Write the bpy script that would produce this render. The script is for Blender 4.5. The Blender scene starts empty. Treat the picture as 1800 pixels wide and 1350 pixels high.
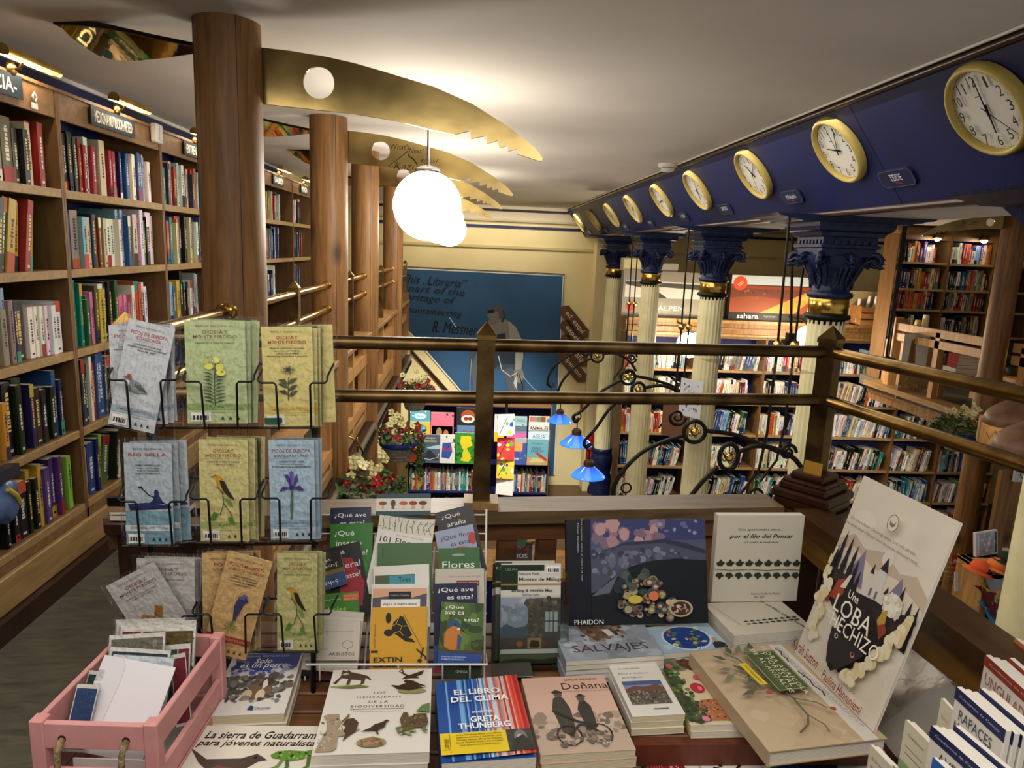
import bpy, math, random
from mathutils import Vector as V, Matrix
C = bpy.context.scene.collection
PI = math.pi
# ------------------------------------------------------------------ camera, world, exposure
F, CX, CY, H = 1240.0, 900.0, 675.0, 1.36
_d = V((625 - CX, 7200 - CY, F)).normalized()
_y = V((825 - CX, 441 - CY, F)); _y = (_y - _d * _y.dot(_d)).normalized()
_u = -_d; _x = _y.cross(_u)
RM = Matrix((_x, _y, _u))
CAM = V((0, 0, H))
cd = bpy.data.cameras.new('camera'); cam = bpy.data.objects.new('camera', cd); C.objects.link(cam)
cd.sensor_width = 36; cd.sensor_fit = 'HORIZONTAL'; cd.lens = 36 * F / 1800; cd.clip_start = .05
_r = RM @ V((1, 0, 0)); _up = RM @ V((0, -1, 0)); _b = RM @ V((0, 0, -1))
cam.matrix_world = Matrix(((_r.x, _up.x, _b.x, 0), (_r.y, _up.y, _b.y, 0), (_r.z, _up.z, _b.z, H), (0, 0, 0, 1)))
sc = bpy.context.scene; sc.camera = cam
sc.view_settings.view_transform = 'Standard'; sc.view_settings.look = 'None'
sc.view_settings.gamma = 1; sc.view_settings.use_curve_mapping = False
sc.view_settings.exposure = 1.15
w = bpy.data.worlds.new('room_air'); sc.world = w; w.use_nodes = True
w.node_tree.nodes['Background'].inputs[0].default_value = (1, .95, .88, 1)
w.node_tree.nodes['Background'].inputs[1].default_value = .17
def lamp(kind, loc, e, col=(1, .86, .66), size=.2, rot=(0, 0, 0), sy=None, spread=None):
    l = bpy.data.lights.new(kind.lower() + '_light', kind); l.energy = e; l.color = col
    if kind == 'AREA':
        l.size = size
        if sy: l.shape = 'RECTANGLE'; l.size_y = sy
        if spread: l.spread = spread
    else: l.shadow_soft_size = size
    if kind == 'SPOT': l.spot_size = math.radians(size * 0 + 62); l.spot_blend = .6
    o = bpy.data.objects.new('lamp_light', l); C.objects.link(o); o.location = loc; o.rotation_euler = rot
    return o
# added fill lights without fixtures, for the hall, the far shelves and the table
WARM = (1, .9, .76)
lamp('SPOT', (.9, 8.0, 1.95), 560, (1, .96, .88), .12, (math.radians(33), 0, math.radians(20)))
lamp('SPOT', (3.2, 6.6, 1.55), 110, WARM, .12, (math.radians(50), 0, math.radians(-24)))
lamp('SPOT', (5.4, 6.8, -.25), 45, WARM, .12, (math.radians(58), 0, 0))
lamp('AREA', (6.2, 6.9, 1.95), 20, WARM, 3.0, (math.radians(15), 0, 0), .4)
lamp('AREA', (1.0, 5.6, 1.98), 34, (1, .92, .8), 1.4, (0, 0, 0), 6.0)
lamp('AREA', (.15, .25, 1.98), 14, (1, .94, .86), 1.6, (math.radians(12), 0, 0), .9)
lamp('AREA', (-1.0, .8, 1.98), 6, (1, .92, .8), .6, (0, 0, 0), 1.6)
lamp('AREA', (.4, 11.0, 1.9), 10, WARM, 3.0, (math.radians(30), 0, 0), .3)
# ------------------------------------------------------------------ pixel rays of the 1800 x 1350 frame
def ray(px, py): return RM @ V((px - CX, py - CY, F))
def oZ(px, py, z): r = ray(px, py); return CAM + r * ((z - H) / r.z)
def oY(px, py, y): r = ray(px, py); return CAM + r * (y / r.y)
def oX(px, py, x): r = ray(px, py); return CAM + r * (x / r.x)
def oP(px, py, p, n): r = ray(px, py); return CAM + r * ((p - CAM).dot(n) / r.dot(n))
# ------------------------------------------------------------------ materials
def hx(s):
    c = [int(s[i:i + 2], 16) / 255 for i in (0, 2, 4)]
    return tuple(x / 12.92 if x <= .04045 else ((x + .055) / 1.055) ** 2.4 for x in c) + (1,)
MATS = {}
def col(s, rough=.6, metal=0.0, emit=0, name=None, spec=.35):
    k = (s, rough, metal, emit)
    if k in MATS: return MATS[k]
    m = bpy.data.materials.new(name or 'paint_' + s); m.use_nodes = True
    b = m.node_tree.nodes['Principled BSDF']; nt = m.node_tree
    c = hx(s); b.inputs['Base Color'].default_value = c
    b.inputs['Roughness'].default_value = rough; b.inputs['Metallic'].default_value = metal
    b.inputs['Specular IOR Level'].default_value = spec
    if emit: b.inputs['Emission Color'].default_value = c; b.inputs['Emission Strength'].default_value = emit
    else:
        n = nt.nodes.new('ShaderNodeTexNoise'); n.inputs['Scale'].default_value = 35; n.inputs['Detail'].default_value = 2
        r = nt.nodes.new('ShaderNodeMapRange'); r.inputs['To Min'].default_value = max(.02, rough - .06); r.inputs['To Max'].default_value = min(1, rough + .06)
        nt.links.new(n.outputs['Fac'], r.inputs['Value']); nt.links.new(r.outputs['Result'], b.inputs['Roughness'])
    MATS[k] = m; return m
def wood(name, a, b_, scale=(8, 8, 1.2), rough=.45, knots=.0, bump=.1):
    m = bpy.data.materials.new(name); m.use_nodes = True; nt = m.node_tree; b = nt.nodes['Principled BSDF']
    tc = nt.nodes.new('ShaderNodeTexCoord'); mp = nt.nodes.new('ShaderNodeMapping'); mp.inputs['Scale'].default_value = scale
    n = nt.nodes.new('ShaderNodeTexNoise'); n.inputs['Scale'].default_value = 3.2; n.inputs['Detail'].default_value = 7; n.inputs['Roughness'].default_value = .62; n.inputs['Distortion'].default_value = .6
    cr = nt.nodes.new('ShaderNodeValToRGB'); cr.color_ramp.elements[0].position = .3; cr.color_ramp.elements[1].position = .72
    cr.color_ramp.elements[0].color = hx(a); cr.color_ramp.elements[1].color = hx(b_)
    L = nt.links.new
    L(tc.outputs['Object'], mp.inputs[0]); L(mp.outputs[0], n.inputs['Vector']); L(n.outputs['Fac'], cr.inputs[0])
    last = cr.outputs[0]
    if knots:
        vo = nt.nodes.new('ShaderNodeTexVoronoi'); vo.inputs['Scale'].default_value = knots
        mp2 = nt.nodes.new('ShaderNodeMapping'); mp2.inputs['Scale'].default_value = (1, 1, .45)
        L(tc.outputs['Object'], mp2.inputs[0]); L(mp2.outputs[0], vo.inputs['Vector'])
        c2 = nt.nodes.new('ShaderNodeValToRGB'); c2.color_ramp.elements[0].position = .03; c2.color_ramp.elements[0].color = hx('3a2110')
        c2.color_ramp.elements[1].position = .13; c2.color_ramp.elements[1].color = (1, 1, 1, 1)
        mx = nt.nodes.new('ShaderNodeMix'); mx.data_type = 'RGBA'; mx.blend_type = 'MULTIPLY'; mx.inputs['Factor'].default_value = .8
        L(vo.outputs['Distance'], c2.inputs[0]); L(last, mx.inputs[6]); L(c2.outputs[0], mx.inputs[7]); last = mx.outputs[2]
    L(last, b.inputs['Base Color'])
    bp = nt.nodes.new('ShaderNodeBump'); bp.inputs['Strength'].default_value = bump; bp.inputs['Distance'].default_value = .003
    L(n.outputs['Fac'], bp.inputs['Height']); L(bp.outputs[0], b.inputs['Normal'])
    b.inputs['Roughness'].default_value = rough; b.inputs['Specular IOR Level'].default_value = .4
    return m
def noisy(name, a, b_, scale=6, rough=.7, metal=0, bump=.0, bscale=60, detail=4, rr=None, spec=.35):
    m = bpy.data.materials.new(name); m.use_nodes = True; nt = m.node_tree; b = nt.nodes['Principled BSDF']; L = nt.links.new
    tc = nt.nodes.new('ShaderNodeTexCoord')
    n = nt.nodes.new('ShaderNodeTexNoise'); n.inputs['Scale'].default_value = scale; n.inputs['Detail'].default_value = detail
    cr = nt.nodes.new('ShaderNodeValToRGB'); cr.color_ramp.elements[0].position = .35; cr.color_ramp.elements[1].position = .68
    cr.color_ramp.elements[0].color = hx(a); cr.color_ramp.elements[1].color = hx(b_)
    L(tc.outputs['Object'], n.inputs['Vector']); L(n.outputs['Fac'], cr.inputs[0]); L(cr.outputs[0], b.inputs['Base Color'])
    b.inputs['Roughness'].default_value = rough; b.inputs['Metallic'].default_value = metal; b.inputs['Specular IOR Level'].default_value = spec
    if rr:
        r = nt.nodes.new('ShaderNodeMapRange'); r.inputs['To Min'].default_value = rr[0]; r.inputs['To Max'].default_value = rr[1]
        L(n.outputs['Fac'], r.inputs['Value']); L(r.outputs['Result'], b.inputs['Roughness'])
    if bump:
        n2 = nt.nodes.new('ShaderNodeTexNoise'); n2.inputs['Scale'].default_value = bscale; n2.inputs['Detail'].default_value = 3
        bp = nt.nodes.new('ShaderNodeBump'); bp.inputs['Strength'].default_value = bump; bp.inputs['Distance'].default_value = .01
        L(tc.outputs['Object'], n2.inputs['Vector']); L(n2.outputs['Fac'], bp.inputs['Height']); L(bp.outputs[0], b.inputs['Normal'])
    return m
def glassy(name, tint, alpha=.25, rough=.05, gain=.5, bump=.5, bs=26):
    m = bpy.data.materials.new(name); m.use_nodes = True; nt = m.node_tree
    for n in list(nt.nodes): nt.nodes.remove(n)
    o = nt.nodes.new('ShaderNodeOutputMaterial'); t = nt.nodes.new('ShaderNodeBsdfTransparent'); g = nt.nodes.new('ShaderNodeBsdfGlossy')
    t.inputs[0].default_value = hx(tint); g.inputs['Roughness'].default_value = rough
    n2 = nt.nodes.new('ShaderNodeTexNoise'); n2.inputs['Scale'].default_value = bs; bp = nt.nodes.new('ShaderNodeBump'); bp.inputs['Strength'].default_value = bump; bp.inputs['Distance'].default_value = .006
    fr = nt.nodes.new('ShaderNodeFresnel'); fr.inputs[0].default_value = 1.4
    ad = nt.nodes.new('ShaderNodeMath'); ad.operation = 'MULTIPLY_ADD'; ad.inputs[1].default_value = gain; ad.inputs[2].default_value = alpha
    mx = nt.nodes.new('ShaderNodeMixShader'); L = nt.links.new
    L(n2.outputs['Fac'], bp.inputs['Height']); L(bp.outputs[0], g.inputs['Normal']); L(bp.outputs[0], fr.inputs['Normal'])
    L(fr.outputs[0], ad.inputs[0]); L(ad.outputs[0], mx.inputs[0]); L(t.outputs[0], mx.inputs[1]); L(g.outputs[0], mx.inputs[2]); L(mx.outputs[0], o.inputs[0])
    return m
def pages_mat(name, a, b_, sc_=900):
    m = bpy.data.materials.new(name); m.use_nodes = True; nt = m.node_tree; b = nt.nodes['Principled BSDF']; L = nt.links.new
    tc = nt.nodes.new('ShaderNodeTexCoord'); wv = nt.nodes.new('ShaderNodeTexWave'); wv.bands_direction = 'Z'; wv.inputs['Scale'].default_value = sc_ / 6; wv.inputs['Distortion'].default_value = 1.5
    cr = nt.nodes.new('ShaderNodeValToRGB'); cr.color_ramp.elements[0].color = hx(a); cr.color_ramp.elements[1].color = hx(b_)
    L(tc.outputs['Object'], wv.inputs[0]); L(wv.outputs['Fac'], cr.inputs[0]); L(cr.outputs[0], b.inputs['Base Color']); b.inputs['Roughness'].default_value = .8
    return m
PINE = wood('pine_wood', '5a3d20', '9a6e3e', (9, 9, .7), .5, 3.2)
OAK = wood('oak_shelf_wood', '66492a', '8a6840', (7, 1.3, 7), .5, 0)
OAKV = wood('oak_panel_wood', '5f4224', '7e5c36', (8, 8, 1.1), .5, 0)
EDGE = wood('pale_shelf_edge', '866a42', 'ac8e60', (9, 1.2, 9), .5, 0)
DARKW = wood('dark_stained_wood', '23120b', '3d2012', (8, 8, 1.2), .3)
CAPW = wood('worn_rail_wood', '4d3d2b', '75603f', (1.2, 9, 9), .45, 0, .2)
CAPWY = wood('worn_gallery_wood', '7a5a34', 'a3804f', (9, 1.2, 9), .5, 0, .2)
SLAT = wood('table_slat_wood', '4a2e1a', '6e4627', (1.3, 9, 9), .5)
PALEW = wood('pale_pine_wood', '94683a', 'c4955a', (8, 8, 1.1), .5, 0)
CRATEW = wood('slatted_crate_wood', '8a5a2a', 'b07a40', (3, 8, 8), .6)
FLOORW = wood('grey_floor_boards', '4c483e', '6e695b', (2.2, 9, 9), .55, 0, .25)
BRASS = noisy('aged_brass', '6b5228', 'a3834a', 9, .3, 1.0, .03, 30, 4, (.2, .42))
BRASSB = noisy('bright_brass', 'b08a3a', 'e0c070', 9, .22, 1.0)
BRASSD = noisy('tarnished_brass', '4a3a24', '7d6440', 12, .4, 1.0, .05, 40, 4, (.28, .5))
SAWB = noisy('gold_saw_blade', '84724a', 'bca468', 3, .22, 1.0, .06, 9, 3, (.12, .3))
CHROME = col('d8d8d8', .12, 1.0)
IRON = noisy('black_iron', '16140f', '2a261e', 30, .45, .6)
BLKW = col('0c0c0c', .35, .3)
WHW = col('d5d2cc', .4)
CEIL = noisy('ceiling_plaster', 'cac3ba', 'd4cdc4', 1.5, .85, 0, .06, 30)
CREAM = noisy('cream_wall', 'cfbf8c', 'dccc9a', 1.2, .8)
NAVY = noisy('navy_paint', '091038', '0e1b54', 2, .5, 0, .02, 50)
NAVYB = noisy('shelf_back_navy', '10174a', '17205c', 2, .6)
CAPB = noisy('capital_blue', '0b1230', '18244c', 25, .42, 0, .3, 60)
CRM = noisy('column_cream', 'd6cc9c', 'e8e0b4', 5, .42)
PINK = noisy('pink_paint', 'c48785', 'd09694', 14, .55, 0, .04, 60)
PAGE = pages_mat('page_edges', 'b9b2a3', 'e6e0d2')
PAGEC = pages_mat('cream_page_edges', 'b3a685', 'dfd3b4')
CELLO = glassy('cellophane', 'ffffff', .0, .07, .62, .8, 15)
JACK = glassy('smooth_book_jacket', 'ffffff', .0, .12, .35, .06, 9)
ACRYL = glassy('clear_acrylic', 'f4f8f6', .0, .03, .5, .0)
GLOBE2 = col('ffeccc', .3, 0, 34.0, 'lit_opal_glass_ground_floor')
GLOBE = col('fff6e6', .3, 0, 16.0, 'lit_opal_glass')
BULB = col('fff4da', .3, 0, 30.0, 'lit_bulb')
# ------------------------------------------------------------------ mesh builder
class MB:
    def __init__(s): s.v = []; s.f = []; s.m = []; s.s = []; s.mats = []
    def mi(s, mat):
        if mat not in s.mats: s.mats.append(mat)
        return s.mats.index(mat)
    def add(s, vs, fs, mat, sm=False, M=None):
        b = len(s.v); i = s.mi(mat)
        s.v += [tuple(M @ V(v)) if M else tuple(v) for v in vs]
        for f in fs: s.f.append([b + k for k in f]); s.m.append(i); s.s.append(sm)
        return s
    def box(s, x0, x1, y0, y1, z0, z1, mat, M=None):
        vs = [(x, y, z) for z in (z0, z1) for y in (y0, y1) for x in (x0, x1)]
        return s.add(vs, [(0, 2, 3, 1), (4, 5, 7, 6), (0, 1, 5, 4), (2, 6, 7, 3), (0, 4, 6, 2), (1, 3, 7, 5)], mat, False, M)
    def bbox(s, x0, x1, y0, y1, z0, z1, mat, c=.003, M=None):   # box with all long edges chamfered
        X = (x0, x0 + c, x1 - c, x1); Y = (y0, y0 + c, y1 - c, y1); Z = (z0, z0 + c, z1 - c, z1)
        def ring(i, z): # i inset flag
            a, b2, d, e = (X[0], X[1], X[2], X[3]); p, q, r, t = Y
            if i: return [(b2, q, z), (d, q, z), (d, r, z), (b2, r, z)]
            return [(b2, p, z), (d, p, z), (e, q, z), (e, r, z), (d, t, z), (b2, t, z), (a, r, z), (a, q, z)]
        vs = ring(0, Z[1]) + ring(0, Z[2]) + ring(1, Z[0]) + ring(1, Z[3]); fs = []
        for k in range(8): fs.append((k, (k + 1) % 8, 8 + (k + 1) % 8, 8 + k))
        for o, base, fl in ((0, 16, 1), (8, 20, 0)):
            q = [(0, 1, base + 1, base), (2, 3, base + 2, base + 1), (4, 5, base + 3, base + 2), (6, 7, base, base + 3)]
            t = [(1, 2, base + 1), (3, 4, base + 2), (5, 6, base + 3), (7, 0, base)]
            for f in q + t:
                f = tuple((o + k if k < 8 else k) for k in f); fs.append(f[::-1] if fl else f)
        fs += [(19, 18, 17, 16), (20, 21, 22, 23)]
        return s.add(vs, fs, mat, False, M)
    def lathe(s, prof, n, mat, M=None, sm=True, ph=0, sq=False, cap=True):
        vs = []; fs = []
        for r, z in prof:
            for k in range(n):
                a = 2 * PI * (k + ph) / n; vs.append((r * math.cos(a), r * math.sin(a), z))
        for i in range(len(prof) - 1):
            for k in range(n): fs.append((i * n + k, i * n + (k + 1) % n, (i + 1) * n + (k + 1) % n, (i + 1) * n + k))
        s.add(vs, fs, mat, sm, M)
        if cap:
            s.add(vs[:n], [tuple(range(n))[::-1]], mat, False, M); s.add(vs[-n:], [tuple(range(n))], mat, False, M)
        return s
    def sphere(s, c, r, mat, n=20, m=12, sc_=(1, 1, 1), M=None):
        T = Matrix.Translation(c) @ Matrix.Diagonal((sc_[0], sc_[1], sc_[2], 1))
        return s.lathe([(max(1e-5, r * math.sin(PI * i / m)), -r * math.cos(PI * i / m)) for i in range(m + 1)], n, mat, (M @ T) if M else T, True, 0, False, False)
    def tube(s, pts, r, mat, n=8, M=None, closed=False, cap=True):
        P = [V(p) for p in pts]; N = len(P); R = r if isinstance(r, (list, tuple)) else [r] * N
        T = []
        for i in range(N):
            a = P[i - 1] if (i or closed) else P[0]; b = P[(i + 1) % N] if (i < N - 1 or closed) else P[-1]
            d = b - a; T.append(d.normalized() if d.length > 1e-9 else V((0, 0, 1)))
        u = T[0].orthogonal().normalized(); vs = []
        for i in range(N):
            u = (u - T[i] * u.dot(T[i]))
            u = u.normalized() if u.length > 1e-6 else T[i].orthogonal().normalized()
            w_ = T[i].cross(u)
            for k in range(n): a = 2 * PI * k / n; vs.append(P[i] + (u * math.cos(a) + w_ * math.sin(a)) * R[i])
        fs = [(i * n + k, i * n + (k + 1) % n, (i + 1) * n + (k + 1) % n, (i + 1) * n + k) for i in range(N - 1) for k in range(n)]
        if closed: fs += [((N - 1) * n + k, (N - 1) * n + (k + 1) % n, (k + 1) % n, k) for k in range(n)]
        s.add(vs, fs, mat, True, M)
        if cap and not closed: s.add(vs[:n], [tuple(range(n))[::-1]], mat, False, M); s.add(vs[-n:], [tuple(range(n))], mat, False, M)
        return s
    def prism(s, pts, z0, z1, mat, M=None, matf=None):      # outline in XY, thickness along Z
        n = len(pts); a = [(p[0], p[1], z0) for p in pts]; b = [(p[0], p[1], z1) for p in pts]
        s.add(a, [tuple(range(n))[::-1]], matf or mat, False, M); s.add(b, [tuple(range(n))], matf or mat, False, M)
        return s.add(a + b, [(k, (k + 1) % n, n + (k + 1) % n, n + k) for k in range(n)], mat, False, M)
    def build(s, name, parent=None, M=None):
        me = bpy.data.meshes.new(name); me.from_pydata(s.v, [], s.f)
        for m in s.mats: me.materials.append(m)
        me.polygons.foreach_set('material_index', s.m); me.polygons.foreach_set('use_smooth', s.s); me.update()
        o = bpy.data.objects.new(name, me); C.objects.link(o)
        if parent: o.parent = parent
        if M is not None: o.matrix_local = M
        return o
def empty(name, loc=(0, 0, 0)):
    o = bpy.data.objects.new(name, None); C.objects.link(o); o.location = loc; o.empty_display_size = .05; return o
def tag(o, label, cat, group=None):
    o['label'] = label; o['category'] = cat
    if group: o['group'] = group
    return o
def struct(name, mb, M=None):
    o = mb.build(name, None, M); o['kind'] = 'structure'; return o
def copy_tree(o, parent=None):
    c = o.copy(); C.objects.link(c)
    if parent: c.parent = parent
    for ch in o.children: copy_tree(ch, c)
    return c
def frame(o, x, y, z):      # matrix from origin and three axes
    return Matrix(((x.x, y.x, z.x, o.x), (x.y, y.y, z.y, o.y), (x.z, y.z, z.z, o.z), (0, 0, 0, 1)))
# ------------------------------------------------------------------ lettering and printed art
_fc = bpy.data.curves.new('lettering', 'FONT'); _fo = bpy.data.objects.new('lettering', _fc)
_fc.resolution_u = 2
GL = {}
def glyphs(txt, bold=0, shear=0, sp=1.0):
    k = (txt, bold, shear, sp)
    if k not in GL:
        _fc.body = txt; _fc.offset = bold; _fc.shear = shear; _fc.space_character = sp
        me = _fo.to_mesh(); vs = [tuple(v.co) for v in me.vertices]; fs = [tuple(p.vertices) for p in me.polygons]; _fo.to_mesh_clear()
        if vs:
            x0 = min(v[0] for v in vs); x1 = max(v[0] for v in vs); y0 = min(v[1] for v in vs); y1 = max(v[1] for v in vs)
        else: x0 = y0 = 0; x1 = y1 = 1
        GL[k] = ([((v[0] - x0) / max(1e-6, x1 - x0) - .5, (v[1] - y0) / max(1e-6, y1 - y0) - .5) for v in vs], fs)
    return GL[k]
EPS = .00016
def art(mb, items, w, h, M=None, z=0.0):
    """print items on a w x h rectangle; u to the right, v up, both 0..1"""
    L = 0
    for it in items:
        k = it[0]; L += 1; zz = z + EPS * L
        def put(pts, c, f=None):
            if k != 't': pts = [(min(1, max(0, p[0])), min(1, max(0, p[1]))) for p in pts]
            m = c if not isinstance(c, str) else col(c, .5)
            mb.add([(p[0] * w, p[1] * h, zz) for p in pts], f or [tuple(range(len(pts)))], m, False, M)
        if k == 'r': _, a, b, c, d, q = it; put([(a, b), (c, b), (c, d), (a, d)], q)
        elif k == 'p':
            pts = it[1]
            ar = sum(pts[i - 1][0] * pts[i][1] - pts[i][0] * pts[i - 1][1] for i in range(len(pts)))
            put(pts if ar > 0 else pts[::-1], it[2])
        elif k == 'e':
            _, cx, cy, rx, ry, q = it[:6]; put([(cx + rx * math.cos(2 * PI * i / 20), cy + ry * math.sin(2 * PI * i / 20)) for i in range(20)], q)
        elif k == 'l':
            _, pts, lw, q = it; lw /= w if lw > 0 else 1
            P = [V((min(1, max(0, p[0])) * w, min(1, max(0, p[1])) * h, 0)) for p in pts]; hw = it[2] * .5; a = []; b = []
            for i, p in enumerate(P):
                d = (P[min(i + 1, len(P) - 1)] - P[max(i - 1, 0)]); d = d.normalized() if d.length else V((1, 0, 0)); n = V((-d.y, d.x, 0)) * hw
                a.append(p + n); b.append(p - n)
            m = q if not isinstance(q, str) else col(q, .5); n = len(P)
            mb.add([(p.x, p.y, zz) for p in a + b], [(i, n + i, n + i + 1, i + 1) for i in range(n - 1)], m, False, M)
        elif k == 't':
            _, s_, cx, cy, tw, th, q = it[:7]
            if not s_: continue
            o = it[7] if len(it) > 7 else {}
            vs, fs = glyphs(s_, o.get('b', 0) * .6, o.get('sh', 0), o.get('sp', 1.0)); a = math.radians(o.get('rot', 0)); ca, sa = math.cos(a), math.sin(a)
            pts = []
            for x, y in vs:
                X = x * tw * w; Y = y * th * h; pts.append(((cx * w + X * ca - Y * sa) / w, (cy * h + X * sa + Y * ca) / h))
            put(pts, q, fs)
        elif k == 's':      # scatter of small irregular dabs in a box
            _, a, b, c, d, n, sz, cols, seed = it; R = random.Random(seed)
            for i in range(n):
                cx, cy = R.uniform(a, c), R.uniform(b, d); r = sz * R.uniform(.4, 1.1); asp = R.uniform(.5, 1.4); q = R.choice(cols)
                zz = z + EPS * (L + .9 * i / n)
                put([(cx + r * R.uniform(.6, 1) * math.cos(2 * PI * j / 7), cy + r * asp * w / h * R.uniform(.6, 1) * math.sin(2 * PI * j / 7)) for j in range(7)], q)
    return mb
def bars(x, y, n, seed, c='2a2a2a', hgt=.1, wd=.2):       # bar code
    R = random.Random(seed); o = [('r', x, y, x + wd, y + hgt, 'e6e4e0')]; u = x + wd * .12
    while u < x + wd * .86:
        t = R.choice((.008, .014, .02)) * wd / .2; o.append(('r', u, y + hgt * .2, u + t, y + hgt * .68, c)); u += t + R.choice((.008, .013)) * wd / .2
    return o
def book(name, label, M, w_, h_, t, cov, items, cat='book', group=None, hard=0, pages=None, spine=None):
    mb = MB(); c = cov if not isinstance(cov, str) else col(cov, .38); b = .0022 if hard else .0007
    mb.box(0, w_, 0, h_, 0, b, c); mb.box(0, w_, 0, h_, t - b, t, c); mb.box(0, b * 1.2, 0, h_, b, t - b, spine or c)
    if items: art(mb, items, w_, h_, None, t)
    o = mb.build(name, None, M); tag(o, label, cat, group)
    i = .003 if hard else .0005
    pg = MB().box(b * 1.2, w_ - i, i, h_ - i, b, t - b, pages or PAGE).build('page_block', o)
    return o
def flat(z, BL, BR, TL):
    a, b, c = oZ(*BL, z), oZ(*BR, z), oZ(*TL, z); x = (b - a).normalized(); y = V((0, 0, 1)).cross(x)
    return frame(a, x, y, V((0, 0, 1))), (b - a).length, (c - a).dot(y)
def pose4(z, BL, BR, TR, TL, tilt=None):
    a, b = oZ(*BL, z), oZ(*BR, z); x = (b - a).normalized(); wd = (b - a).length; aw = V((0, 0, 1)).cross(x); best = None
    for k in ([tilt] if tilt is not None else [i * .5 for i in range(0, 130)]):
        t = math.radians(k); y = V((0, 0, 1)) * math.cos(t) + aw * math.sin(t); n = x.cross(y)
        p, q = oP(*TL, a, n) - a, oP(*TR, a, n) - a
        e = abs(p.dot(y) - q.dot(y)) + abs(p.dot(x)) * .5 + abs(q.dot(x) - wd) * .5
        if best is None or e < best[0]: best = (e, frame(a, x, y, n), wd, (p.dot(y) + q.dot(y)) / 2, k)
    return best[1:]
def shift(M, z): return M @ Matrix.Translation((0, 0, z))
# ------------------------------------------------------------------ the setting
CZ = 2.04; WY = 11.6; GZ = -2.6
mb = MB(); mb.box(-2.1, 9.2, -2.2, WY + .2, CZ, CZ + .1, CEIL); struct('ceiling', mb)
mb = MB(); mb.box(4.2, 9.1, .9, 8.6, 1.84, CZ, CEIL); struct('ceiling_gallery', mb)
mb = MB(); mb.box(-2.1, 1.15, -2.2, 1.72, -.12, 0, FLOORW); mb.box(-2.1, -.78, 1.72, 9.1, -.12, 0, FLOORW); mb.box(4.80, 9.1, 1.0, 7.95, -.12, 0, FLOORW); mb.box(5.0, 9.1, 7.95, 8.55, -.12, 0, FLOORW)
struct('floor', mb)
mb = MB(); mb.box(-2.1, 9.2, 1.8, WY + .2, GZ - .1, GZ, wood('ground_floor_boards', '3a2a1a', '5a4026', (1.2, 9, 9), .4)); struct('floor_ground', mb)
mb = MB(); mb.box(-2.1, 9.2, WY, WY + .1, GZ, CZ, CREAM); struct('wall_back', mb)
mb = MB(); mb.box(-2.0, -1.86, -2.2, 7.3, 0, CZ, NAVY); mb.box(-2.0, -1.86, 7.3, WY, 0, CZ, CREAM); mb.box(-2.0, -1.9, 1.8, WY, GZ, -.12, CREAM); struct('wall_left', mb)
mb = MB(); mb.box(-1.86, -1.845, -2, 7.3, CZ - .018, CZ, WHW); struct('trim_ceiling_left', mb)
mb = MB(); mb.box(9.1, 9.2, 1, WY, GZ, CZ, CREAM); struct('wall_right', mb)
# cornice lines along the back wall
for i, (a, b, d, m) in enumerate([(1.99, 2.04, .12, col('c8bda6', .7)), (1.955, 1.99, .14, IRON), (1.83, 1.955, .06, col('bfb399', .7)), (1.80, 1.83, .08, col('a99b7b', .7)), (1.70, 1.74, .03, NAVY), (1.38, 1.42, .03, col('b8a873', .7))]):
    mb = MB(); mb.box(-1.9, 9.1, WY - d, WY, a, b, m); struct('trim_%d' % (i + 1), mb)
# pilaster where the back wall turns
mb = MB(); mb.box(2.02, 2.30, WY - .3, WY, GZ, 1.6, CREAM); struct('trim_pilaster', mb)
# tilted navy fascia with its beam
T0, T1 = V((1.54, 0, CZ)), V((1.862, 0, 1.612)); FE = 11.45
NV = (T1 - T0).normalized(); NN = V((-abs(NV.z), 0, NV.x * -1)); NN = V((NV.z, 0, -NV.x)).normalized()   # faces left and down
if NN.x > 0: NN = -NN
mb = MB()
pr = [(1.54, CZ), (1.862, 1.612), (2.5, 1.612), (2.5, CZ)]
n = len(pr); A = [(p[0], .9, p[1]) for p in pr]; B_ = [(p[0], FE, p[1]) for p in pr]
mb.add(A + B_, [(0, 4, 5, 1)], NAVY); mb.add(A + B_, [(1, 5, 6, 2), (2, 6, 7, 3)], CEIL); mb.add(A + B_, [(3, 2, 1, 0), (4, 7, 6, 5)], CEIL)
for yy in (3.02, 6.2, 9.3):
    q = T0 + NN * .001; r_ = T1 + NN * .001
    mb.add([(q.x, yy, q.z), (q.x, yy + .006, q.z), (r_.x, yy + .006, r_.z), (r_.x, yy, r_.z)], [(0, 1, 2, 3)], col('060a22', .6))
struct('beam_fascia', mb)
mb = MB()
mb.tube([(T0.x + .01, .9, T0.z - .018), (T0.x + .01, FE, T0.z - .018)], .016, DARKW, 6); mb.tube([(T1.x, .9, T1.z), (T1.x, FE, T1.z)], .018, DARKW, 6)
mb.tube([(T0.x, FE, T0.z - .01), (T1.x, FE, T1.z)], .016, DARKW, 6)
struct('trim_fascia', mb)
mb = MB(); mb.tube([(T0.x - .016, .9, CZ - .006), (T0.x - .016, FE, CZ - .006)], .006, WHW, 6); struct('trim_ceiling_right', mb)
# gallery edges
mb = MB()
mb.box(-.80, -.72, 1.75, 9.1, -.17, -.02, DARKW); mb.box(-.735, -.70, 1.75, 9.1, -.065, -.04, col('8d8577', .4, .6)); mb.box(-.735, -.70, 1.75, 9.1, -.13, -.10, IRON)
struct('trim_gallery_left', mb)
mb = MB()
for a, b, d, m in ((-.03, .03, .10, CAPWY), (-.065, -.03, .07, DARKW), (-.10, -.065, .045, PINE), (-.19, -.10, .02, PINE)): mb.box(4.80 - d, 4.9, 1.6, 7.95, a, b, m)
struct('trim_gallery_right', mb)
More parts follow.
